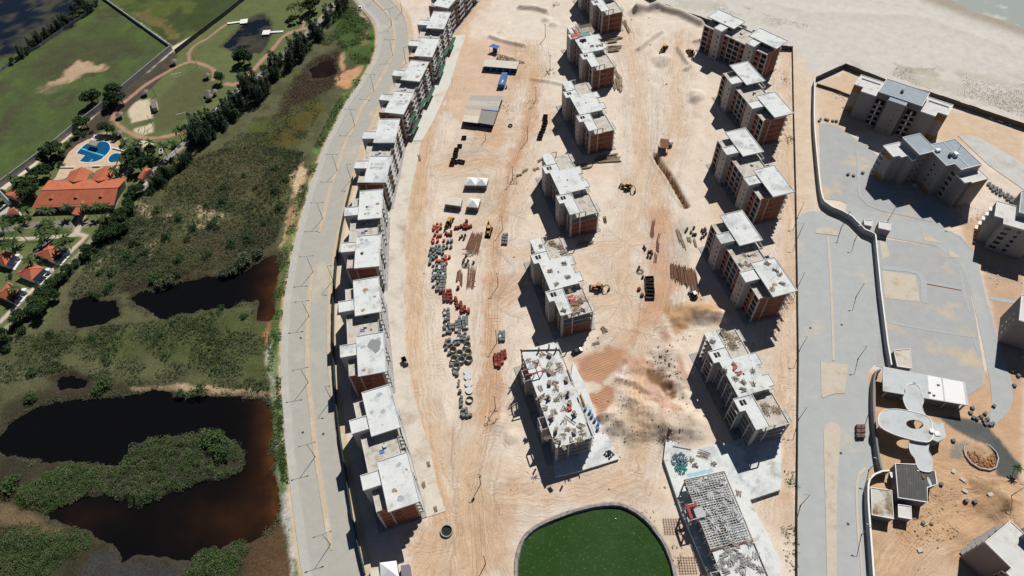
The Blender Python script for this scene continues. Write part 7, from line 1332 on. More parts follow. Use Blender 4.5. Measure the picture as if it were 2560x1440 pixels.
for p0, p1, lb in (((75,690),(290,688),'low white bench wall at the foot of the pool terrace by the bush'), ((580,672),(695,668),'low white bench wall between the two pavilions'), ((895,385),(1085,435),'low white wall between the big pool and the small pool')): MB().beam((*P(*Zp(*p0)), .35), (*P(*Zp(*p1)), .35), .5, .7).build('bench_wall', WHITE, None, lb, 'wall')
ks = wroot('kiosk', 'small tile-roofed kiosk with ivy among dark trees', 'kiosk', Zp(1340,860)); A = q3(Zp(1400,740), 4.4, ks); E = [q3(Zp(*p), 2.9, ks) for p in ((1385,672),(1500,700),(1350,865),(1270,845))]
for i in range(4): slab3(ks, [E[i], E[(i+1)%4], A], TILE)
MB().prism([tuple(np.array(p[:2])*.88+np.mean([np.array(e[:2]) for e in E],0)*.12) for p in E], 0, 2.75).build('wall', WALLC, ks)
MB().prism(PX([Zp(*p) for p in ((1420,870),(1510,900),(1400,1050),(1320,1040))]), -.2, .3).build('loading_slab', CONC_WALK, None, kind='structure')
bt = thing('boat', 'small white motorboat parked on the lawn between palms', 'boat', (*P(405,380), .1), R(108)); m = MB()
for x, w, z0, z1 in ((-2.4,.85,.25,1.0),(-1,.98,.1,1.0),(.8,.9,.12,1.05),(2.0,.5,.3,1.15),(2.7,.05,.7,1.2)): m.v += [(x,-w,z1),(x,-w*.7,z0+.15),(x,0,z0),(x,w*.7,z0+.15),(x,w,z1)]
for i in range(4): m.f += [(i*5+j, i*5+j+1, (i+1)*5+j+1, (i+1)*5+j) for j in range(4)]
m.f += [(0,1,2,3,4)[::-1]]; m.build('hull', WHITE, bt); m = MB(); m.v = [(-2.3,-.8,.8),(-2.3,.8,.8),(.6,.8,.85),(.6,-.8,.85)]; m.f = [(0,3,2,1)]; m.build('cockpit_floor', FRAME, bt); MB().prism([(.6,-.88),(2.0,-.48),(2.65,0),(2.0,.48),(.6,.88)], 1.02, 1.1).build('foredeck', WHITE, bt); MB().box(-.2, .4, -.5, .5, .85, 1.4).build('console', GLASS, bt)
for s in (-1, 1): MB().box(-1.6, -1.1, s*.4-.25, s*.4+.25, .82, 1.2).build('seat', pm('orange_seat', (.5,.2,.1)), bt)
for i, (lb, pts) in enumerate((('white timber jetty from the footpath to the garden pond', [(568,58),(600,54)]), ('white timber jetty on the bank by the casuarinas', [(708,78),(675,80)]))):
    j = wroot('jetty', lb, 'jetty', pts[0]); a = np.array(rel(j, P(*pts[0], .6))); b = np.array(rel(j, P(*pts[1], .6))); d = b-a; u = d/np.linalg.norm(d); v = np.array([-u[1], u[0]]); n = int(np.linalg.norm(d)/.6)
    for k in range(n): p = a+d*(k+.5)/n; MB().obox(p, math.atan2(u[1], u[0]), .54, 1.6, .5, .6).build('plank', WHITE, j)
    e = b+u*2.2
    for k in range(7): p = b+u*(.35+k*.62); MB().obox(p, math.atan2(u[1], u[0]), .56, 4.6, .52, .62).build('plank', WHITE, j)
    for p in (b+v*2, b-v*2, b+u*4+v*2, b+u*4-v*2): MB().cyl(p[0], p[1], -1.6, .5, .12, 6).build('pile', TIMB, j)
THATCH = pm('grey_thatch', (.20,.175,.15), .95, .3, 2.5)
um = thing('thatched_umbrella', 'grey thatched umbrella beside the sand court', 'umbrella', (0,0,0), 0); n = 12
m = MB(); m.cone([(1.9*(1+.06*(k%2))*math.cos(2*math.pi*k/n), 1.9*(1+.06*(k%2))*math.sin(2*math.pi*k/n), 2.1) for k in range(n)], (0, 0, 3.3)); m.cone([(1.85*math.cos(2*math.pi*k/n), 1.85*math.sin(2*math.pi*k/n), 2.08) for k in range(n-1,-1,-1)], (0, 0, 3.1)); m.build('thatch', THATCH, um); MB().cyl(0, 0, 0, 3.0, .09, 8).build('post', TIMB, um); MB().cyl(0, 0, .65, .72, .6, 10).build('table', TIMB, um)
ul = [((297,283),'grey thatched umbrella beside the bend of the red path near the long wall'),((360,227),'grey thatched umbrella beside the red path across from the sand court'),((515,185),'grey thatched umbrella on the lawn near the lone small tree'),((518,228),'left one of the cluster of thatched umbrellas beyond the football lawn'),((533,226),'dark thatched umbrella of the cluster beside the small tree'),((522,238),'low thatched umbrella of the cluster by the garden path'),((295,330),'thatched umbrella near the pool-side trees'),((308,348),'thatched umbrella half hidden by palms beside the pool'),((432,150),'small thatched shelter at the corner where wall and black wall meet')]
for i, (q, lb) in enumerate(ul):
    x, y = P(*q, 2.6)
    if i == 0: um.location = (x, y, 0); um['label'] = lb; um['group'] = 'thatched umbrellas'
    else: copy_tree(um, (x, y, 0), random.random()*6, lb, 'thatched umbrellas')
sh = wroot('garden_shed', 'small grey-roofed shed at the edge of the sand court', 'shed', (383,270)); q = [rel(sh, P(*p, 2.6)) for p in ((376,249),(388,247),(391,268),(380,270))]; vol(sh, q, 0, 2.6, WALLC, THATCH, False, .2)
for i, (a, b) in enumerate((((427,187),(452,181)), ((439,287),(464,280)))):
    g = wroot('football_goal', ['white football goal closer to the long wall', 'white football goal closer to the palms'][i], 'goal', a); p0 = rel(g, P(*a, 2.2)); p1 = rel(g, P(*b, 2.2)); MB().beam((*p0, 2.2), (*p1, 2.2), .14).build('crossbar', WHITE, g)
    for p in (p0, p1): MB().cyl(p[0], p[1], 0, 2.2, .07, 6).build('goal_post', WHITE, g)
pl = wroot('swing_frame', 'dark climbing frame on the small sand patch', 'play frame', (357,328))
for (a, b) in (((345,325),(362,316)),((345,325),(352,333)),((362,316),(368,326)),((368,326),(378,330)),((352,333),(358,336)),((358,336),(366,328))): MB().beam((*rel(pl, P(*a)), .15), (*rel(pl, P(*b)), 2.0 if a[0] > 360 else 1.2), .12).build('bar', IRON, pl)
ps = wroot('play_slide', 'purple and red playground slide under the trees by the long wall', 'slide', (75,430)); MB().box(-.6, .6, -.6, .6, 0, 2.2).build('tower', pm('purple_plastic', (.10,.07,.35)), ps); MB().cone([(-.8,-.8,2.2),(.8,-.8,2.2),(.8,.8,2.2),(-.8,.8,2.2)], (0,0,3.2)).build('roof', pm('purple_plastic', (.10,.07,.35)), ps); MB().beam((.6,0,1.6), (3.2,.6,.2), .7, .12).build('slide_chute', pm('red_plastic', (.5,.12,.03)), ps)
# ------------------------------------------------------------------ foliage
def leafmesh(name, cen, size, mat, flat=.35, seed=1, aspect=.55, droop=None):
    """one small quad per leaf spray"""
    g = np.random.default_rng(seed); n = len(cen); sz = size if np.ndim(size) else np.full(n, size); sz = sz*g.uniform(.6, 1.3, n)
    nrm = g.normal(0, 1, (n, 3)); nrm[:, 2] = np.abs(nrm[:, 2])+flat; nrm /= np.linalg.norm(nrm, axis=1)[:, None]
    t = g.normal(0, 1, (n, 3)) if droop is None else droop+g.normal(0, .25, (n, 3)); t -= nrm*(t*nrm).sum(1)[:, None]; t /= np.linalg.norm(t, axis=1)[:, None]; b = np.cross(nrm, t)
    a = t*sz[:, None]*.5; c = b*sz[:, None]*.5*aspect
    v = np.stack([cen-a-c*.4, cen-a*.1-c, cen+a, cen-a*.1+c], 1).reshape(-1, 3).astype(np.float32)
    m = grid_mesh(name, v, np.arange(4*n, dtype=np.int32).reshape(-1, 4)); m.materials.append(mat); return m
def leafmat(name, c1, c2, sc=.5, spec=.15):
    m = pm(name, c1, .75, .35, sc*2.2, c2, .6, sc, spec=spec, fine=.3); return m
CASU = leafmat('casuarina_needles', (.045,.078,.045), (.065,.10,.052)); BROAD = leafmat('broad_leaves', (.045,.09,.026), (.075,.125,.038)); DARKL = leafmat('dark_leaves', (.034,.066,.024), (.050,.085,.032)); OLIVEL = leafmat('olive_scrub', (.128,.150,.076), (.095,.118,.056), .3); BRNL = leafmat('dry_scrub', (.155,.135,.100), (.120,.108,.076), .3); LIMEL = leafmat('bright_creeper', (.075,.145,.040), (.105,.160,.055), .3); PALML = leafmat('palm_leaves', (.045,.080,.022), (.075,.105,.034), .6); GREYL = leafmat('grey_green_leaves', (.085,.11,.06), (.06,.085,.045), .5); DUNEL = leafmat('dune_grass_leaves', (.24,.24,.15), (.18,.19,.12), .5); BARK = pm('bark', (.13,.095,.065), .95, .3, 2)
def crown_pts(g, kind, n):
    if kind == 'casu':      # several upright feathery plumes
        out = []
        for k in range(9):
            a = g.uniform(0, 6.28); rr = g.uniform(0.2, 2.6); h = g.uniform(4.0, 9.5)-rr*.8; x, y = rr*math.cos(a), rr*math.sin(a); m = n//9; t = g.random(m)**.8; w = (1-t)**.55*g.uniform(1.1, 1.7)+.25; th = g.uniform(0, 6.28, m); q = np.sqrt(g.random(m))
            out.append(np.stack([x+w*q*np.cos(th)+1.0*t*math.cos(a), y+w*q*np.sin(th)+1.0*t*math.sin(a), .5+t*h], 1))
        return np.vstack(out)
    out = []; K = {'broad': 14, 'dome': 10}[kind]
    for k in range(K):
        d = g.normal(0, 1, 3); d /= np.linalg.norm(d); d[2] = abs(d[2])*.8-.1; c = np.array([0,0,2.6])+d*np.array([1.9,1.9,1.5])*g.uniform(.5, 1) if kind == 'broad' else np.array([0,0,.8])+d*np.array([1.3,1.3,.7])*g.uniform(.4, 1)
        m = n//K; e = g.normal(0, 1, (m, 3)); e /= np.linalg.norm(e, axis=1)[:, None]; r = g.uniform(.55, 1.05, m)[:, None]*(g.uniform(.6, 1.1) if kind == 'broad' else g.uniform(.45, .8)); out.append(c+e*r*np.array([1,1,.8]))
    return np.vstack(out)
def mk_tree(name, kind, seed, mat, n, size, trunk_h, tr):
    g = np.random.default_rng(seed); c = crown_pts(g, kind, n); up = np.tile([0,0,1.], (len(c), 1)) if kind == 'casu' else None
    me = leafmesh('crown', c, size, mat, .15 if kind == 'casu' else .4, seed, .3 if kind == 'casu' else .6, up)
    m = MB().tube([(0,0,-.3), (.05,.03,trunk_h*.5), (0,.05,trunk_h)], [tr, tr*.75, tr*.35], 7)
    for k in range(4): a = k*1.6+seed; m.tube([(0,0,trunk_h*.45), (.7*math.cos(a), .7*math.sin(a), trunk_h*.8), (1.3*math.cos(a), 1.3*math.sin(a), trunk_h*.95)], [tr*.4, tr*.28, tr*.1], 5)
    return me, m.mesh('trunk', BARK)
TV = {'casu': [mk_tree('casuarina', 'casu', s, CASU, 2700, .7, 5.5, .22) for s in (1, 2, 3, 21, 22)], 'broad': [mk_tree('broad', 'broad', s, BROAD, 1500, .5, 2.8, .2) for s in (4, 5)], 'dark': [mk_tree('dark', 'broad', s, DARKL, 1500, .5, 2.8, .2) for s in (6, 7)], 'bush': [mk_tree('bush', 'dome', s, DARKL, 420, .34, 1.0, .07) for s in (8, 9)], 'gbush': [mk_tree('bush', 'dome', s, BROAD, 420, .34, 1.0, .07) for s in (10, 11)], 'grey': [mk_tree('bush', 'dome', 12, GREYL, 500, .34, 1.0, .07)]}
trng = random.Random(9)
def tree(name, kind, px, label, group, s=1.0, h=0.0, sz=1.0, cat='tree'):
    x, y = P(*px, h); me, tr = trng.choice(TV[kind]); t = thing(name, label, cat, (x, y, zat(x, y)), trng.uniform(0, 6.28), group); link('crown', me, t); link('trunk', tr, t); t.scale = (s, s, s*sz); return t
cas = [(823,43),(793,74),(800,86),(758,105),(766,118),(734,130),(745,140),(702,152),(718,157),(675,178),(687,185),(840,18),(862,10),(850,26),(637,212),(658,220),(618,216),(626,235),(645,240),(596,248),(603,262),(580,281),(565,272),(557,303),(545,312),(539,295),(518,300),(527,318),(508,326),(518,341),(496,330),(505,353),(480,352)]
for q in cas: tree('casuarina_tree', 'casu', q, 'tall feathery casuarina in the row along the garden path', 'casuarina row', trng.uniform(1.05, 1.5), 2.0, trng.uniform(.75, 1.05))
for q in [(457,400),(470,385),(440,412),(400,430),(385,447),(420,425),(360,392),(345,385),(372,400),(337,375),(405,445),(378,465)]: tree('casuarina_tree', 'casu', q, 'dark casuarina crowded round the kiosk and the slab by the garden', 'casuarinas round the kiosk', trng.uniform(.6, .85), 3)
for q in [(321,513),(326,495),(309,552),(304,535),(290,556),(340,480),(350,470),(312,570),(296,575),(282,590),(330,520),(270,572)]*2: q = (q[0]+trng.uniform(-7, 7), q[1]+trng.uniform(-6, 6)); tree('hedge_tree', 'dark', q, 'dark broadleaf tree in the thick hedge behind the restaurant garden', 'hedge trees', trng.uniform(.9, 1.3), 2)
for q in [(252,600),(234,608),(262,590),(240,622),(217,628),(208,640),(190,660),(160,690),(150,710),(130,725),(172,678),(226,640),(118,742),(85,775),(60,795),(40,812),(17,840),(98,790),(50,830),(20,870),(140,745)]*2: q = (q[0]+trng.uniform(-7, 7), q[1]+trng.uniform(-6, 6)); tree('hedge_shrub', 'bush' if trng.random() < .4 else 'dark', q, 'bushy tree in the hedge along the outside of the cottage path', 'cottage path hedge', trng.uniform(.9, 1.5), 1)
for q in [(100,757),(110,765),(88,752)]: tree('broadleaf_tree', 'broad', q, 'bright green broad tree bulging from the cottage path hedge', 'bright trees of the hedge', 1.2, 2)
for q in [(230,16),(218,24),(207,20),(194,30),(180,35),(168,45),(157,50),(148,60),(140,63),(128,72),(117,77),(108,86),(100,92),(90,100),(83,107),(74,114),(67,122),(200,5),(187,0),(176,20),(240,5),(55,132),(30,150)]: tree('lakeside_tree', 'casu' if trng.random() < .5 else 'dark', q, 'dark tree in the line between lake and field fence', 'lakeside trees', trng.uniform(.7, .95), 2)
for q, lb, s, k in (((232,256),'dense round tree on the field side of the long wall',1.7,'dark'),((240,243),'round tree pressed against the field side of the long wall',1.3,'dark'),((290,243),'large spreading tree growing over the long wall',1.9,'dark'),((303,250),'leafy edge tree beside the sand court path',1.2,'broad'),((283,258),'tree overhanging the thatched umbrella by the long wall',1.4,'dark'),((607,147),'wide dark bush tree at the head of the garden pond',1.7,'dark'),((622,150),'round bush tree beside the wide one at the pond head',1.3,'dark'),((596,152),'low bush at the pond head',1.1,'dark'),((550,197),'loose small tree near the thatched umbrellas',1.2,'broad'),((786,14),'dark tree clump by the far garden house',1.6,'dark'),((772,24),'dark spreading tree above the pond footpath',1.5,'dark'),((732,48),'small round tree alone by the curving footpath',.9,'dark'),((197,308),'round-crowned almond tree by the long wall, nearest the pool',1.1,'broad'),((213,309),'round-crowned almond tree beside its twin near the pool',1.1,'broad'),((262,322),'round-crowned almond tree by the pool bar',1.2,'broad'),((278,325),'almond tree half over the thatched umbrella',1.0,'broad'),((120,430),'round dense tree beside the playground',1.2,'dark'),((130,390),'large shady tree between playground and pool',1.8,'dark'),((145,375),'tree at the pool terrace corner',1.3,'broad'),((110,400),'tree behind the playground slide',1.2,'dark'),((60,470),'bright tree beside the garden house',1.4,'broad'),((78,468),'leafy tree between garden house and restaurant',1.5,'broad'),((70,490),'dark tree at the restaurant corner',1.4,'dark'),((85,482),'tree touching the restaurant roof',1.3,'dark'),((330,400),'dark tree among the palms beside the small pool',1.5,'dark'),((350,420),'dark tree behind the kiosk',1.4,'dark')): tree('garden_tree', k, q, lb, None, s*1.25, 2.5)
for q in [(140,400),(150,395),(160,390),(100,420),(95,440),(130,415),(105,455),(180,348),(195,340),(210,335),(228,330),(170,362),(152,412),(290,345),(305,368),(330,385),(345,400),(318,402),(305,415),(330,420),(345,440),(300,440),(325,440),(350,365),(365,372),(385,385),(395,400),(10,500),(30,555),(15,545),(45,545),(60,548),(75,545),(5,585),(20,660),(60,690),(25,690),(160,615),(178,600),(100,660),(120,650)]: tree('garden_shrub', trng.choice(['gbush','bush','dark']), q, 'leafy garden shrub planted among the resort paths and pools', 'garden shrubs', trng.uniform(.8, 1.5), .5, .9, 'shrub')
shr = [(337,610),(417,597),(533,563),(545,570),(483,573),(517,517),(557,507),(447,547),(393,527),(337,653),(450,650),(283,683),(253,683),(363,633),(613,790),(433,810),(127,837),(233,847),(400,690),(417,703),(440,690),(233,735),(270,730),(245,742),(275,720),(555,770),(320,640),(470,600),(640,470),(690,420),(610,440),(560,470),(660,560),(620,600),(580,610),(520,640),(690,480),(700,520),(720,450)]
for q in shr: tree('marsh_shrub', trng.choice(['bush','gbush','bush']), q, 'rounded green shrub standing out from the dry marsh scrub', 'marsh shrubs', trng.uniform(1.0, 1.9), 0, .8, 'shrub')
for q, k, s in (((259,966),'gbush',2.4),((82,934),'gbush',1.5),((82,996),'gbush',1.9),((499,981),'gbush',2.2),((26,1215),'gbush',2.6),((532,1102),'gbush',2.8),((552,1122),'gbush',2.4),((560,1140),'bush',2.0),((450,984),'grey',1.6),((613,660),'grey',3.0),((600,668),'grey',2.6),((580,674),'grey',2.4),((565,680),'grey',2.2),((640,640),'grey',2.2),((425,700),'grey',2.4),((405,708),'grey',2.2),((390,700),'gbush',2.0)): tree('bank_shrub', k, q, {'gbush': 'bright green shrub on the bank of a dark pond', 'bush': 'dark shrub on the pond island', 'grey': 'grey-green willow-like shrub leaning over a dark pond'}[k], {'gbush': 'bank shrubs', 'bush': None, 'grey': 'grey-green bank shrubs'}[k], s, 0, .8, 'shrub')
# palms: trunk, and each frond a part
fm = MB(); L_ = 3.4
for k in range(7):
    t0, t1 = k/7, (k+1)/7; z = lambda t: .55*t-1.5*t*t; w = lambda t: .42*math.sin(math.pi*min(1, t*.9+.1))
    for s in (-1, 1): b0 = len(fm.v); fm.v += [(L_*t0*.9, 0, z(t0)), (L_*t1*.9, 0, z(t1)), (L_*t1*.9+.35, s*w(t1)*1.25, z(t1)-.25), (L_*t0*.9+.25, s*w(t0)*1.25, z(t0)-.25)]; fm.f.append((b0, b0+1, b0+2, b0+3) if s > 0 else (b0+3, b0+2, b0+1, b0))
FROND = fm.mesh('frond', PALML); PTR = [MB().tube([(0,0,-.3), (.3*s, .1, 2.5), (.5*s, .2, 5), (.55*s, .25, 7)], [.2,.15,.13,.13], 7).mesh('trunk', pm('palm_bark', (.19,.16,.13), .95, .25, 3)) for s in (1, -1)]
def palm(px, label, group, s=1.0):
    side = trng.choice((0, 1)); x, y = P(*px, 7*s); sx = .55*(1 if side == 0 else -1)*s; t = thing('palm_tree', label, 'palm', (x-sx, y-.25*s, 0), 0, group); link('trunk', PTR[side], t)
    for k in range(15):
        o = link('frond', FROND, t); o.location = (.55*(1 if side == 0 else -1), .25, 7); o.rotation_euler = (trng.gauss(0, .1), trng.uniform(-.55, .35), k*2.4+trng.gauss(0, .15)); q = trng.uniform(.8, 1.1); o.scale = (q, q, q)
    t.scale = (s, s, s)
for q in [(485,297),(507,283),(442,323),(405,363),(428,357)]: palm(q, 'slender coconut palm along the curve of the red path', 'palms along the red path', 1.0)
for q in [(373,353),(343,353),(310,355),(322,368),(297,400),(283,423),(310,387),(335,365)]: palm(q, 'coconut palm in the cluster beside the swimming pools', 'palms by the pools', .9)
for q in [(24,442),(38,450)]: palm(q, 'palm by the long wall near the garden house', 'palms by the garden house', 1.0)
for q in [(165,516),(208,516),(260,513),(104,523),(121,525),(61,525),(240,516)]: palm(q, 'palm against the shaded front of the restaurant', 'palms along the restaurant front', .85)
for q in [(111,554),(120,563),(94,579),(137,575),(42,575),(14,613),(160,593),(105,590),(30,600),(5,560)]: palm(q, 'palm on the lawn between restaurant drive and cottages', 'palms on the cottage lawn', 1.0)
for q, lb in (((142,617),'palm rising over the first cottage roof'),((71,649),'leaning palm over the second cottage'),((32,719),'palm rising over the third cottage roof'),((260,544),'spiky palm at the end of the restaurant drive'),((673,130),'lone palm beside the path past the pond-head bush')): palm(q, lb, None, .9)
for q in [(733,10),(745,8),(725,18),(752,22)]: palm(q, 'palm in the group on the lawn above the pond', 'palms above the pond', .9)
palm((2545,1170), 'silvery clump palm beside the asphalt loop', None, .5)
# ------------------------------------------------------------------ scrub too thick to count
def scatter(n, poly, avoid=(), dens=None, seed=1):
    g = np.random.default_rng(seed); q = np.array(poly); lo, hi = q.min(0), q.max(0); out = np.empty((0, 2))
    while len(out) < n:
        p = g.uniform(lo, hi, (n*2, 2)); k = inside(p[:,0], p[:,1], q)
        for a in avoid: k &= ~inside(p[:,0], p[:,1], np.array(a))
        if dens is not None: k &= g.random(len(p)) < dens(p)
        out = np.vstack([out, p[k]])
    return out[:n]
def zvec(p):
    i = np.clip(np.searchsorted(ys, p[:,1]), 1, ny-1); j = np.clip(np.searchsorted(xs, p[:,0]), 1, nx-1); return Z[i, j]
def scrub(name, label, poly, n, leaves, rad, hgt, mat, size, avoid=(), dens=None, seed=1, cat='scrub'):
    g = np.random.default_rng(seed+50); c = scatter(n, poly, avoid, dens, seed); z = zvec(c); k = z > -.4; c, z = c[k], z[k]; s = np.clip(g.lognormal(-.15, .5, len(c)), .35, 2.4); e = g.normal(0, 1, (len(c), leaves, 3)); e /= np.linalg.norm(e, axis=2)[..., None]; e[..., 2] = np.abs(e[..., 2])
    p = np.stack([c[:,0], c[:,1], z], 1)[:,None,:]+e*(g.uniform(.5, 1, (len(c), leaves))*s[:,None])[...,None]*np.array([rad, rad, hgt]); me = leafmesh(name, p.reshape(-1, 3), size, mat, .4, seed); return link(name, me, None, label, cat, None, 'stuff')
MW = PX(marsh_px[:-8]+[(330,500),(470,370),(560,320),(650,250),(720,190),(830,60)]); POOLS = (POND1, POND2, POND3, POND4)
up = PX([(330,500),(420,420),(560,370),(640,360),(760,380),(740,440),(720,520),(690,600),(620,650),(500,680),(400,690),(330,720),(280,740),(170,740),(240,620)])
dn = lambda s, a, b: (lambda p: np.clip((vnoise(p[:,0], p[:,1], s, 91)-a)/b, 0, 1))
scrub('dry_marsh_scrub', 'low olive-brown scrub covering the marsh between ponds and resort', up, 6000, 13, .75, 1.1, OLIVEL, .40, POOLS, dn(9, .12, .4), 1); scrub('dark_marsh_scrub', 'darker knee-high bushes mixed through the marsh scrub', up, 2000, 18, .95, 1.5, DARKL, .42, POOLS, dn(10, .35, .3), 2); scrub('straw_marsh_scrub', 'straw-coloured dry tufts in the marsh scrub', up, 3200, 9, .6, .7, BRNL, .4, POOLS, dn(12, .3, .3), 3)
mid = PX([(0,850),(120,830),(300,810),(430,795),(560,775),(640,790),(670,830),(650,900),(680,985),(560,970),(430,955),(300,960),(150,930),(0,960)])
scrub('meadow_scrub', 'low green bushes covering the strip between the two large ponds', mid, 2600, 12, .75, .9, OLIVEL, .42, POOLS, dn(8, .3, .3), 4); scrub('meadow_bushes', 'dark bush rows in the strip between the two large ponds', mid, 1100, 18, .9, 1.5, DARKL, .42, POOLS, dn(7, .5, .2), 5)
scrub('north_reeds', 'brown reeds in the wet hollow below the avenue bend', PX([(660,330),(730,200),(790,140),(850,130),(850,200),(760,270),(700,330)]), 1500, 9, .6, .6, BRNL, .4, (), None, 6); scrub('north_scrub', 'green scrub on the bank below the avenue bend', PX([(830,50),(880,10),(925,50),(940,110),(930,160),(890,160),(850,120),(800,110)]), 1400, 12, .8, .8, LIMEL, .42, (), dn(6, .35, .3), 7); scrub('mid_scrub', 'green scrub on the damp meadow beside the casuarinas', PX([(520,390),(600,330),(680,330),(800,240),(810,260),(760,350),(740,400),(640,380)]), 1300, 10, .6, .5, OLIVEL, .4, (), dn(7, .4, .3), 8)
for nm, lb, poly, n, sd in (('island_thicket', 'dense green thicket covering the pond island', ISLE, 480, 11), ('west_thicket', 'dense olive thicket on the spit between the two arms of the pond', PX([(35,1240),(60,1215),(110,1190),(170,1165),(200,1152),(255,1180),(262,1215),(200,1240),(120,1278),(60,1268)]), 380, 12), ('south_thicket', 'dense green thicket on the south-west pond shore', PX([(-40,1325),(60,1310),(130,1330),(200,1325),(226,1345),(213,1380),(150,1410),(100,1460),(-40,1480)]), 430, 13), ('corner_thicket', 'green thicket at the pond corner by the avenue bank', PX([(440,1470),(480,1402),(510,1372),(560,1378),(600,1348),(618,1370),(600,1412),(560,1470)]), 260, 14)):
    g = np.random.default_rng(sd); c = scatter(n, poly, seed=sd); e = g.normal(0, 1, (n, 64, 3)); e /= np.linalg.norm(e, axis=2)[..., None]; e[..., 2] = np.abs(e[..., 2]); d = seg_dist(c[:,0], c[:,1], np.array(poly)); hh = np.clip(d/2.5, .3, 1)*(1.0+2.2*vnoise(c[:,0], c[:,1], 5, sd)**1.5+g.uniform(-.3, .5, n))
    p = np.stack([c[:,0], c[:,1], np.zeros(n)+.1], 1)[:,None,:]+e*g.uniform(.75, 1, (n, 64))[...,None]*np.stack([g.uniform(.8, 1.9, n), g.uniform(.8, 1.9, n), hh], 1)[:,None,:]; mk = g.random(n) < .72
    th = link(nm, leafmesh(nm, p[mk].reshape(-1, 3), .36, leafmat('thicket_leaves', (.066,.118,.034), (.105,.145,.056), .2), .3, sd), None, lb, 'thicket', None, 'stuff'); link('sunlit_tint_clumps', leafmesh('sunlit_tint_clumps', p[~mk].reshape(-1, 3), .36, OLIVEL, .5, sd+1), th, kind='stuff')  # random clumps in paler olive leaves imitate sunlit tops
shore = np.vstack([np.array(POND1+[POND1[0]]), np.array(POND2+[POND2[0]])])
def sden(p): 
    d = np.minimum(seg_dist(p[:,0], p[:,1], np.array(POND1)), seg_dist(p[:,0], p[:,1], np.array(POND2))); return np.exp(-(d/1.6)**2)*(vnoise(p[:,0], p[:,1], 6, 77) > .38)
scrub('pond_reeds', 'ragged reeds along the banks of the dark ponds', PX([(-60,620),(720,620),(700,1300),(660,1345),(-60,1420)]), 2300, 10, .8, .55, OLIVEL, .4, (), sden, 41)
SITE = PX([(1030,330),(1130,20),(1560,-10),(1760,80),(1980,140),(1985,1300),(1700,1250),(1640,1240),(1280,1230),(1180,1440),(1050,1420),(1120,1300),(1020,900)])
def stones(name, label, poly, n, size, mat, dens, seed):
    g = np.random.default_rng(seed); c = scatter(n, poly, (RIMC,), dens, seed); z = zvec(c); s = size*g.lognormal(0, .5, n); v = np.array([(-1,-1,0),(1,-1,0),(1,1,0),(-1,1,0),(-.6,-.6,1),(.6,-.6,1),(.6,.6,1),(-.6,.6,1)])*.5; a = g.uniform(0, 6.28, n); ca, sa = np.cos(a), np.sin(a); j = v[None]*g.uniform(.6, 1.3, (n, 8, 3))*s[:,None,None]
    p = np.stack([j[...,0]*ca[:,None]-j[...,1]*sa[:,None]+c[:,0:1], j[...,0]*sa[:,None]+j[...,1]*ca[:,None]+c[:,1:2], j[...,2]*.8+z[:,None]-.03], -1).reshape(-1, 3).astype(np.float32); f = np.array([(4,5,6,7),(0,1,5,4),(1,2,6,5),(2,3,7,6),(3,0,4,7)]); F = (f[None]+np.arange(n)[:,None,None]*8).reshape(-1, 4).astype(np.int32)
    m = grid_mesh(name, p, F); m.materials.append(mat); return link(name, m, None, label, 'stones', None, 'stuff')
CLOD = pm('soil_clod', alb(196,168,136), .95, .3, 2, alb(160,124,94), .5, 1)
stones('scattered_clods', 'clods and bits of rubble scattered over the sandy site', SITE, 3000, .2, CLOD, dn(12, .45, .3), 61)
stones('spoil_clods', 'coarse clods on the spoil heaps between the unfinished shells', PX([(1490,1000),(1560,920),(1620,880),(1650,780),(1790,760),(1790,810),(1720,850),(1700,900),(1740,1000),(1750,1095),(1700,1120),(1560,1110),(1490,1080)]), 500, .26, CLOD, dn(5, .45, .3), 62)
stones('club_clods', 'clods and offcuts scattered over the club ground', PX([(2230,1250),(2340,1180),(2400,1150),(2540,1200),(2550,1300),(2440,1400),(2250,1440),(2200,1380)]), 700, .25, CLOD, dn(8, .4, .3), 63)
stones('yard_rubble', 'pale rubble scattered round the finished blocks', PX([(2060,215),(2130,245),(2110,300),(2170,380),(2190,470),(2280,545),(2420,600),(2470,700),(2540,960),(2560,960),(2560,700),(2440,480),(2320,440),(2180,360)]), 1300, .3, pm('pale_rubble', alb(206,198,186), .95, .3, 2), dn(8, .45, .3), 64)
scrub('verge_creeper', 'green creeper strip along the avenue sidewalk', VERGE, 2100, 9, .5, .2, LIMEL, .34, (), dn(5, .42, .25), 21); scrub('verge_creeper_dark', 'darker creeper mixed into the avenue verge', VERGE, 500, 9, .5, .3, BROAD, .4, (), dn(5, .4, .3), 22)
scrub('pond_verge_creeper', 'narrow green creeper strip between the avenue and the brown pond', PX([(690,940),(704,945),(706,1040),(714,1150),(720,1210),(704,1205),(695,1100),(690,1000)]), 420, 9, .5, .25, BROAD, .4, (), dn(4, .2, .3), 23)
scrub('dune_grass', 'thin grey-green dune grass tufts on the beach', PX([(2240,170),(2330,170),(2440,190),(2600,215),(2600,310),(2440,250),(2330,225),(2230,190)]), 2200, 4, .35, .2, DUNEL, .26, (), dn(10, .42, .25), 24); scrub('dune_grass_north', 'sparse dune grass tufts on the beach near the fence corner', PX([(1640,-20),(1820,0),(1960,50),(2030,62),(2000,75),(1880,60),(1760,40)]), 450, 4, .35, .2, DUNEL, .26, (), dn(8, .5, .2), 25)
scrub('shade_weeds', 'weeds growing beside the blue canvas shade', PX([(1245,135),(1300,150),(1312,158),(1290,165),(1240,150)]), 260, 9, .5, .4, OLIVEL, .35, (), None, 26)
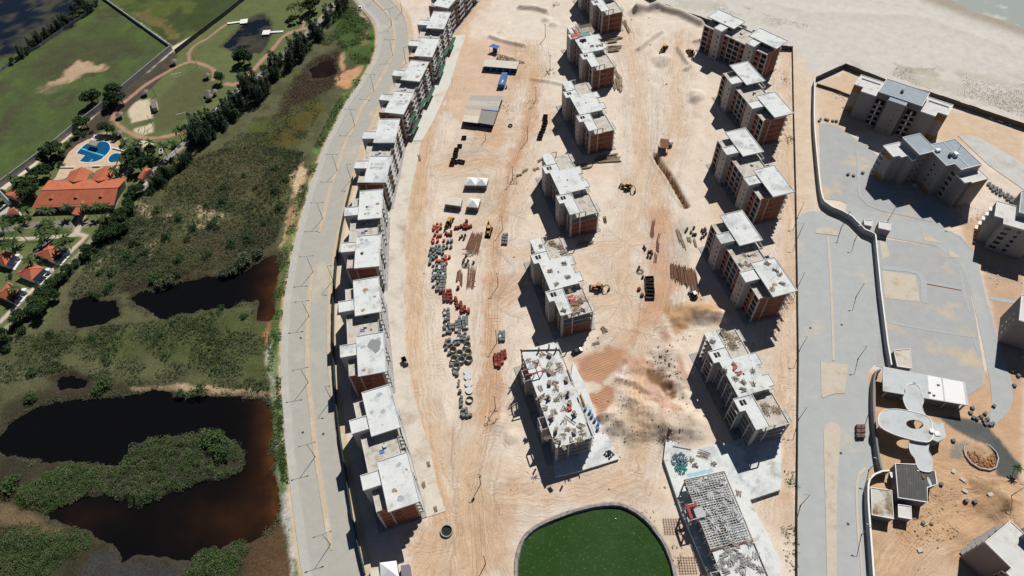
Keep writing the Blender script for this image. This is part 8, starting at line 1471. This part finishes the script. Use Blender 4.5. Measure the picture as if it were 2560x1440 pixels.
for i, (q, n) in enumerate((((1375,180),30),((1282,450),18),((1262,265),10),((1275,275),8),((1325,262),12),((1228,1045),16),((1390,12),30),((1985,960),0),((1962,200),14),((1975,350),40),((1980,1200),40),((1975,1340),40),((1980,1400),30),((1690,1390),12),((1620,1300),8))):
    if n: scrub('weed_patch', ['weeds round the foot of the pole near the second shell', 'weeds by the pole north of the open shell', 'weed tuft by the big shed', 'second weed tuft by the big shed', 'weeds by the pole across from the big shed', 'weeds by the pole beside the crowded shell', 'dry weeds at the beach-end track', '', 'weeds at the fence by the second fence-side block', 'weed strip along the black fence by the third block', 'weeds between black fence and white podium', 'weed patch by the fence past the podium', 'last weed patch by the black fence', 'weed tuft on the sand by the stone rim', 'weed tuft on the pond sand bank'][i], [(P(*q)[0]-2.2, P(*q)[1]-3), (P(*q)[0]+2.2, P(*q)[1]-3), (P(*q)[0]+2.2, P(*q)[1]+3), (P(*q)[0]-2.2, P(*q)[1]+3)], n, 9, .5, .4, LIMEL, .35, (), None, 30+i, 'weeds')
# ------------------------------------------------------------------ lamps and poles
LAMPM = pm('lamp_steel', (.16,.16,.165), .5, .15, 1, metal=.4)
def lamp(px, ang, label, group, h=9.8, double=True, arm=2.2):
    x, y = P(*px); t = thing('street_lamp', label, 'street lamp', (x, y, .1), ang, group); MB().tube([(0,0,-.1), (0,0,h*.5), (0,0,h)], [.13,.10,.07], 8).build('pole', LAMPM, t); MB().cyl(0, 0, 0, .3, .22, 8).build('base', CON, t)
    for s in ((-1, 1) if double else (1,)):
        MB().beam((0, 0, h-.05), (0, s*arm, h+.1), .09).build('arm', LAMPM, t); MB().obox((0, s*(arm+.3)), 0, .3, .8, h+.03, h+.17).build('lamp_head', LAMPM, t)
    return t
lp = [(935,0),(980,62),(982,140),(935,227),(887,315),(843,427),(807,547),(783,680),(773,791),(771,957),(788,1142),(826.5,1361)]
for i, q in enumerate(lp):
    a = np.array(P(*lp[max(0, i-1)])); b = np.array(P(*lp[min(len(lp)-1, i+1)])); d = b-a; lamp(q, math.atan2(d[1], d[0]), 'double-armed lamp post on the sandy median of the avenue', 'median lamp posts')
for q in [(1005,30),(1015,158),(878,450),(833,702),(829,999)]: lamp(q, R(-90), 'single-armed lamp post on the verge between avenue and hoarding', 'verge lamp posts', 9.5, False, 1.4)
for q in [(1993,545),(1993,597),(1993,720),(1998,877),(2001,1264),(1996,1050)]: lamp(q, R(90), 'dark lamp post standing along the black fence of the paved road', 'lamp posts along the black fence', 9.5, False, 1.2)
for q in [(2140,742),(2145,897),(2137,600)]: lamp(q, R(90), 'slim lamp post standing on the paved road beside the long white-coped wall', 'lamp posts on the paved road', 8.5, False, 1.0)
for q, lb in (((2153,1337),'lamp post on the kerb strip beside the curved drive wall'), ((2172,1175),'lamp post at the start of the curved drive wall'), ((2220,551),'lamp post on the lane behind the gatehouse cubes'), ((2469,554),'lamp post by the ribbed-terrace block'), ((2527,1240),'lamp post at the soil heaps of the club ground')): lamp(q, R(70), lb, None, 8.5, False, 1.0)
fl = thing('leaning_lamp', 'lamp post leaning over the kerb before the club hall wall', 'street lamp', (*P(2174,1026), 0), 0); fl.rotation_euler = (R(25), R(-20), 0); MB().tube([(0,0,-.2), (0,0,6.5)], [.13,.08], 8).build('pole', LAMPM, fl); MB().box(-.15, .15, -.9, .1, 6.45, 6.6).build('lamp_head', LAMPM, fl)
def pole(px, label, group='site power poles', h=8.5, cross=True):
    x, y = P(*px); t = thing('power_pole', label, 'power pole', (x, y, 0), R(80), group); MB().tube([(0,0,-.3), (0,0,h)], [.16,.10], 7).build('pole', pm('pole_concrete', (.17,.16,.15), .9, .2, 1), t)
    if cross: MB().box(-.06, .06, -.7, .7, h-.5, h-.38).build('cross_arm', TIMB, t)
    return (x, y, h-.4)
pp = [(1363,95),(1375,173),(1340,253),(1319,350),(1282,450),(1256.5,575),(1245,715),(1242,857),(1239,1020),(1202,1210),(1214,1410)]
pts = [pole(q, 'dark power pole in the line along the sandy track') for q in pp]
t = thing('transformer', 'grey transformer can on the power pole nearest the lower track', 'transformer', (pts[9][0]+.4, pts[9][1], pts[9][2]-1.6)); MB().cyl(0, 0, 0, 1.0, .35, 12).build('can', CON, t); MB().box(-.5, .1, -.08, .08, -.12, .02).build('bracket', IRON, t)
pole((2102,572), 'tall power pole with cross arm at the mouth of the paved road', None, 10.5)
pole((1214,350), 'short bare pole on the sand below the big shed', None, 6.0, False)
for i in range(len(pts)-1):
    a = Vector(pts[i]); b = Vector(pts[i+1])
    for s in (-.6, .6): MB().tube([a.lerp(b, k/6)+Vector((s, 0, -.9*(1-(2*k/6-1)**2))) for k in range(7)], .025, 4).build('overhead_wire', IRON, None, 'sagging overhead wire strung between the site power poles', 'wire', 'overhead wires')
for q, lb in (((494,166),'white lamp pole at the far touchline of the football lawn'),((390,240),'thin pole beside the sand court'),((512,268),'white lamp pole near the garden path'),((383,315),'pole between sand patch and football lawn'),((551,258),'dark pole by the white kerb wall'),((256,560),'dark wooden pole at the end of the restaurant drive'),((275,280),'tall lamp pole against the long wall')): pole(q, lb, None, 7.0, False)
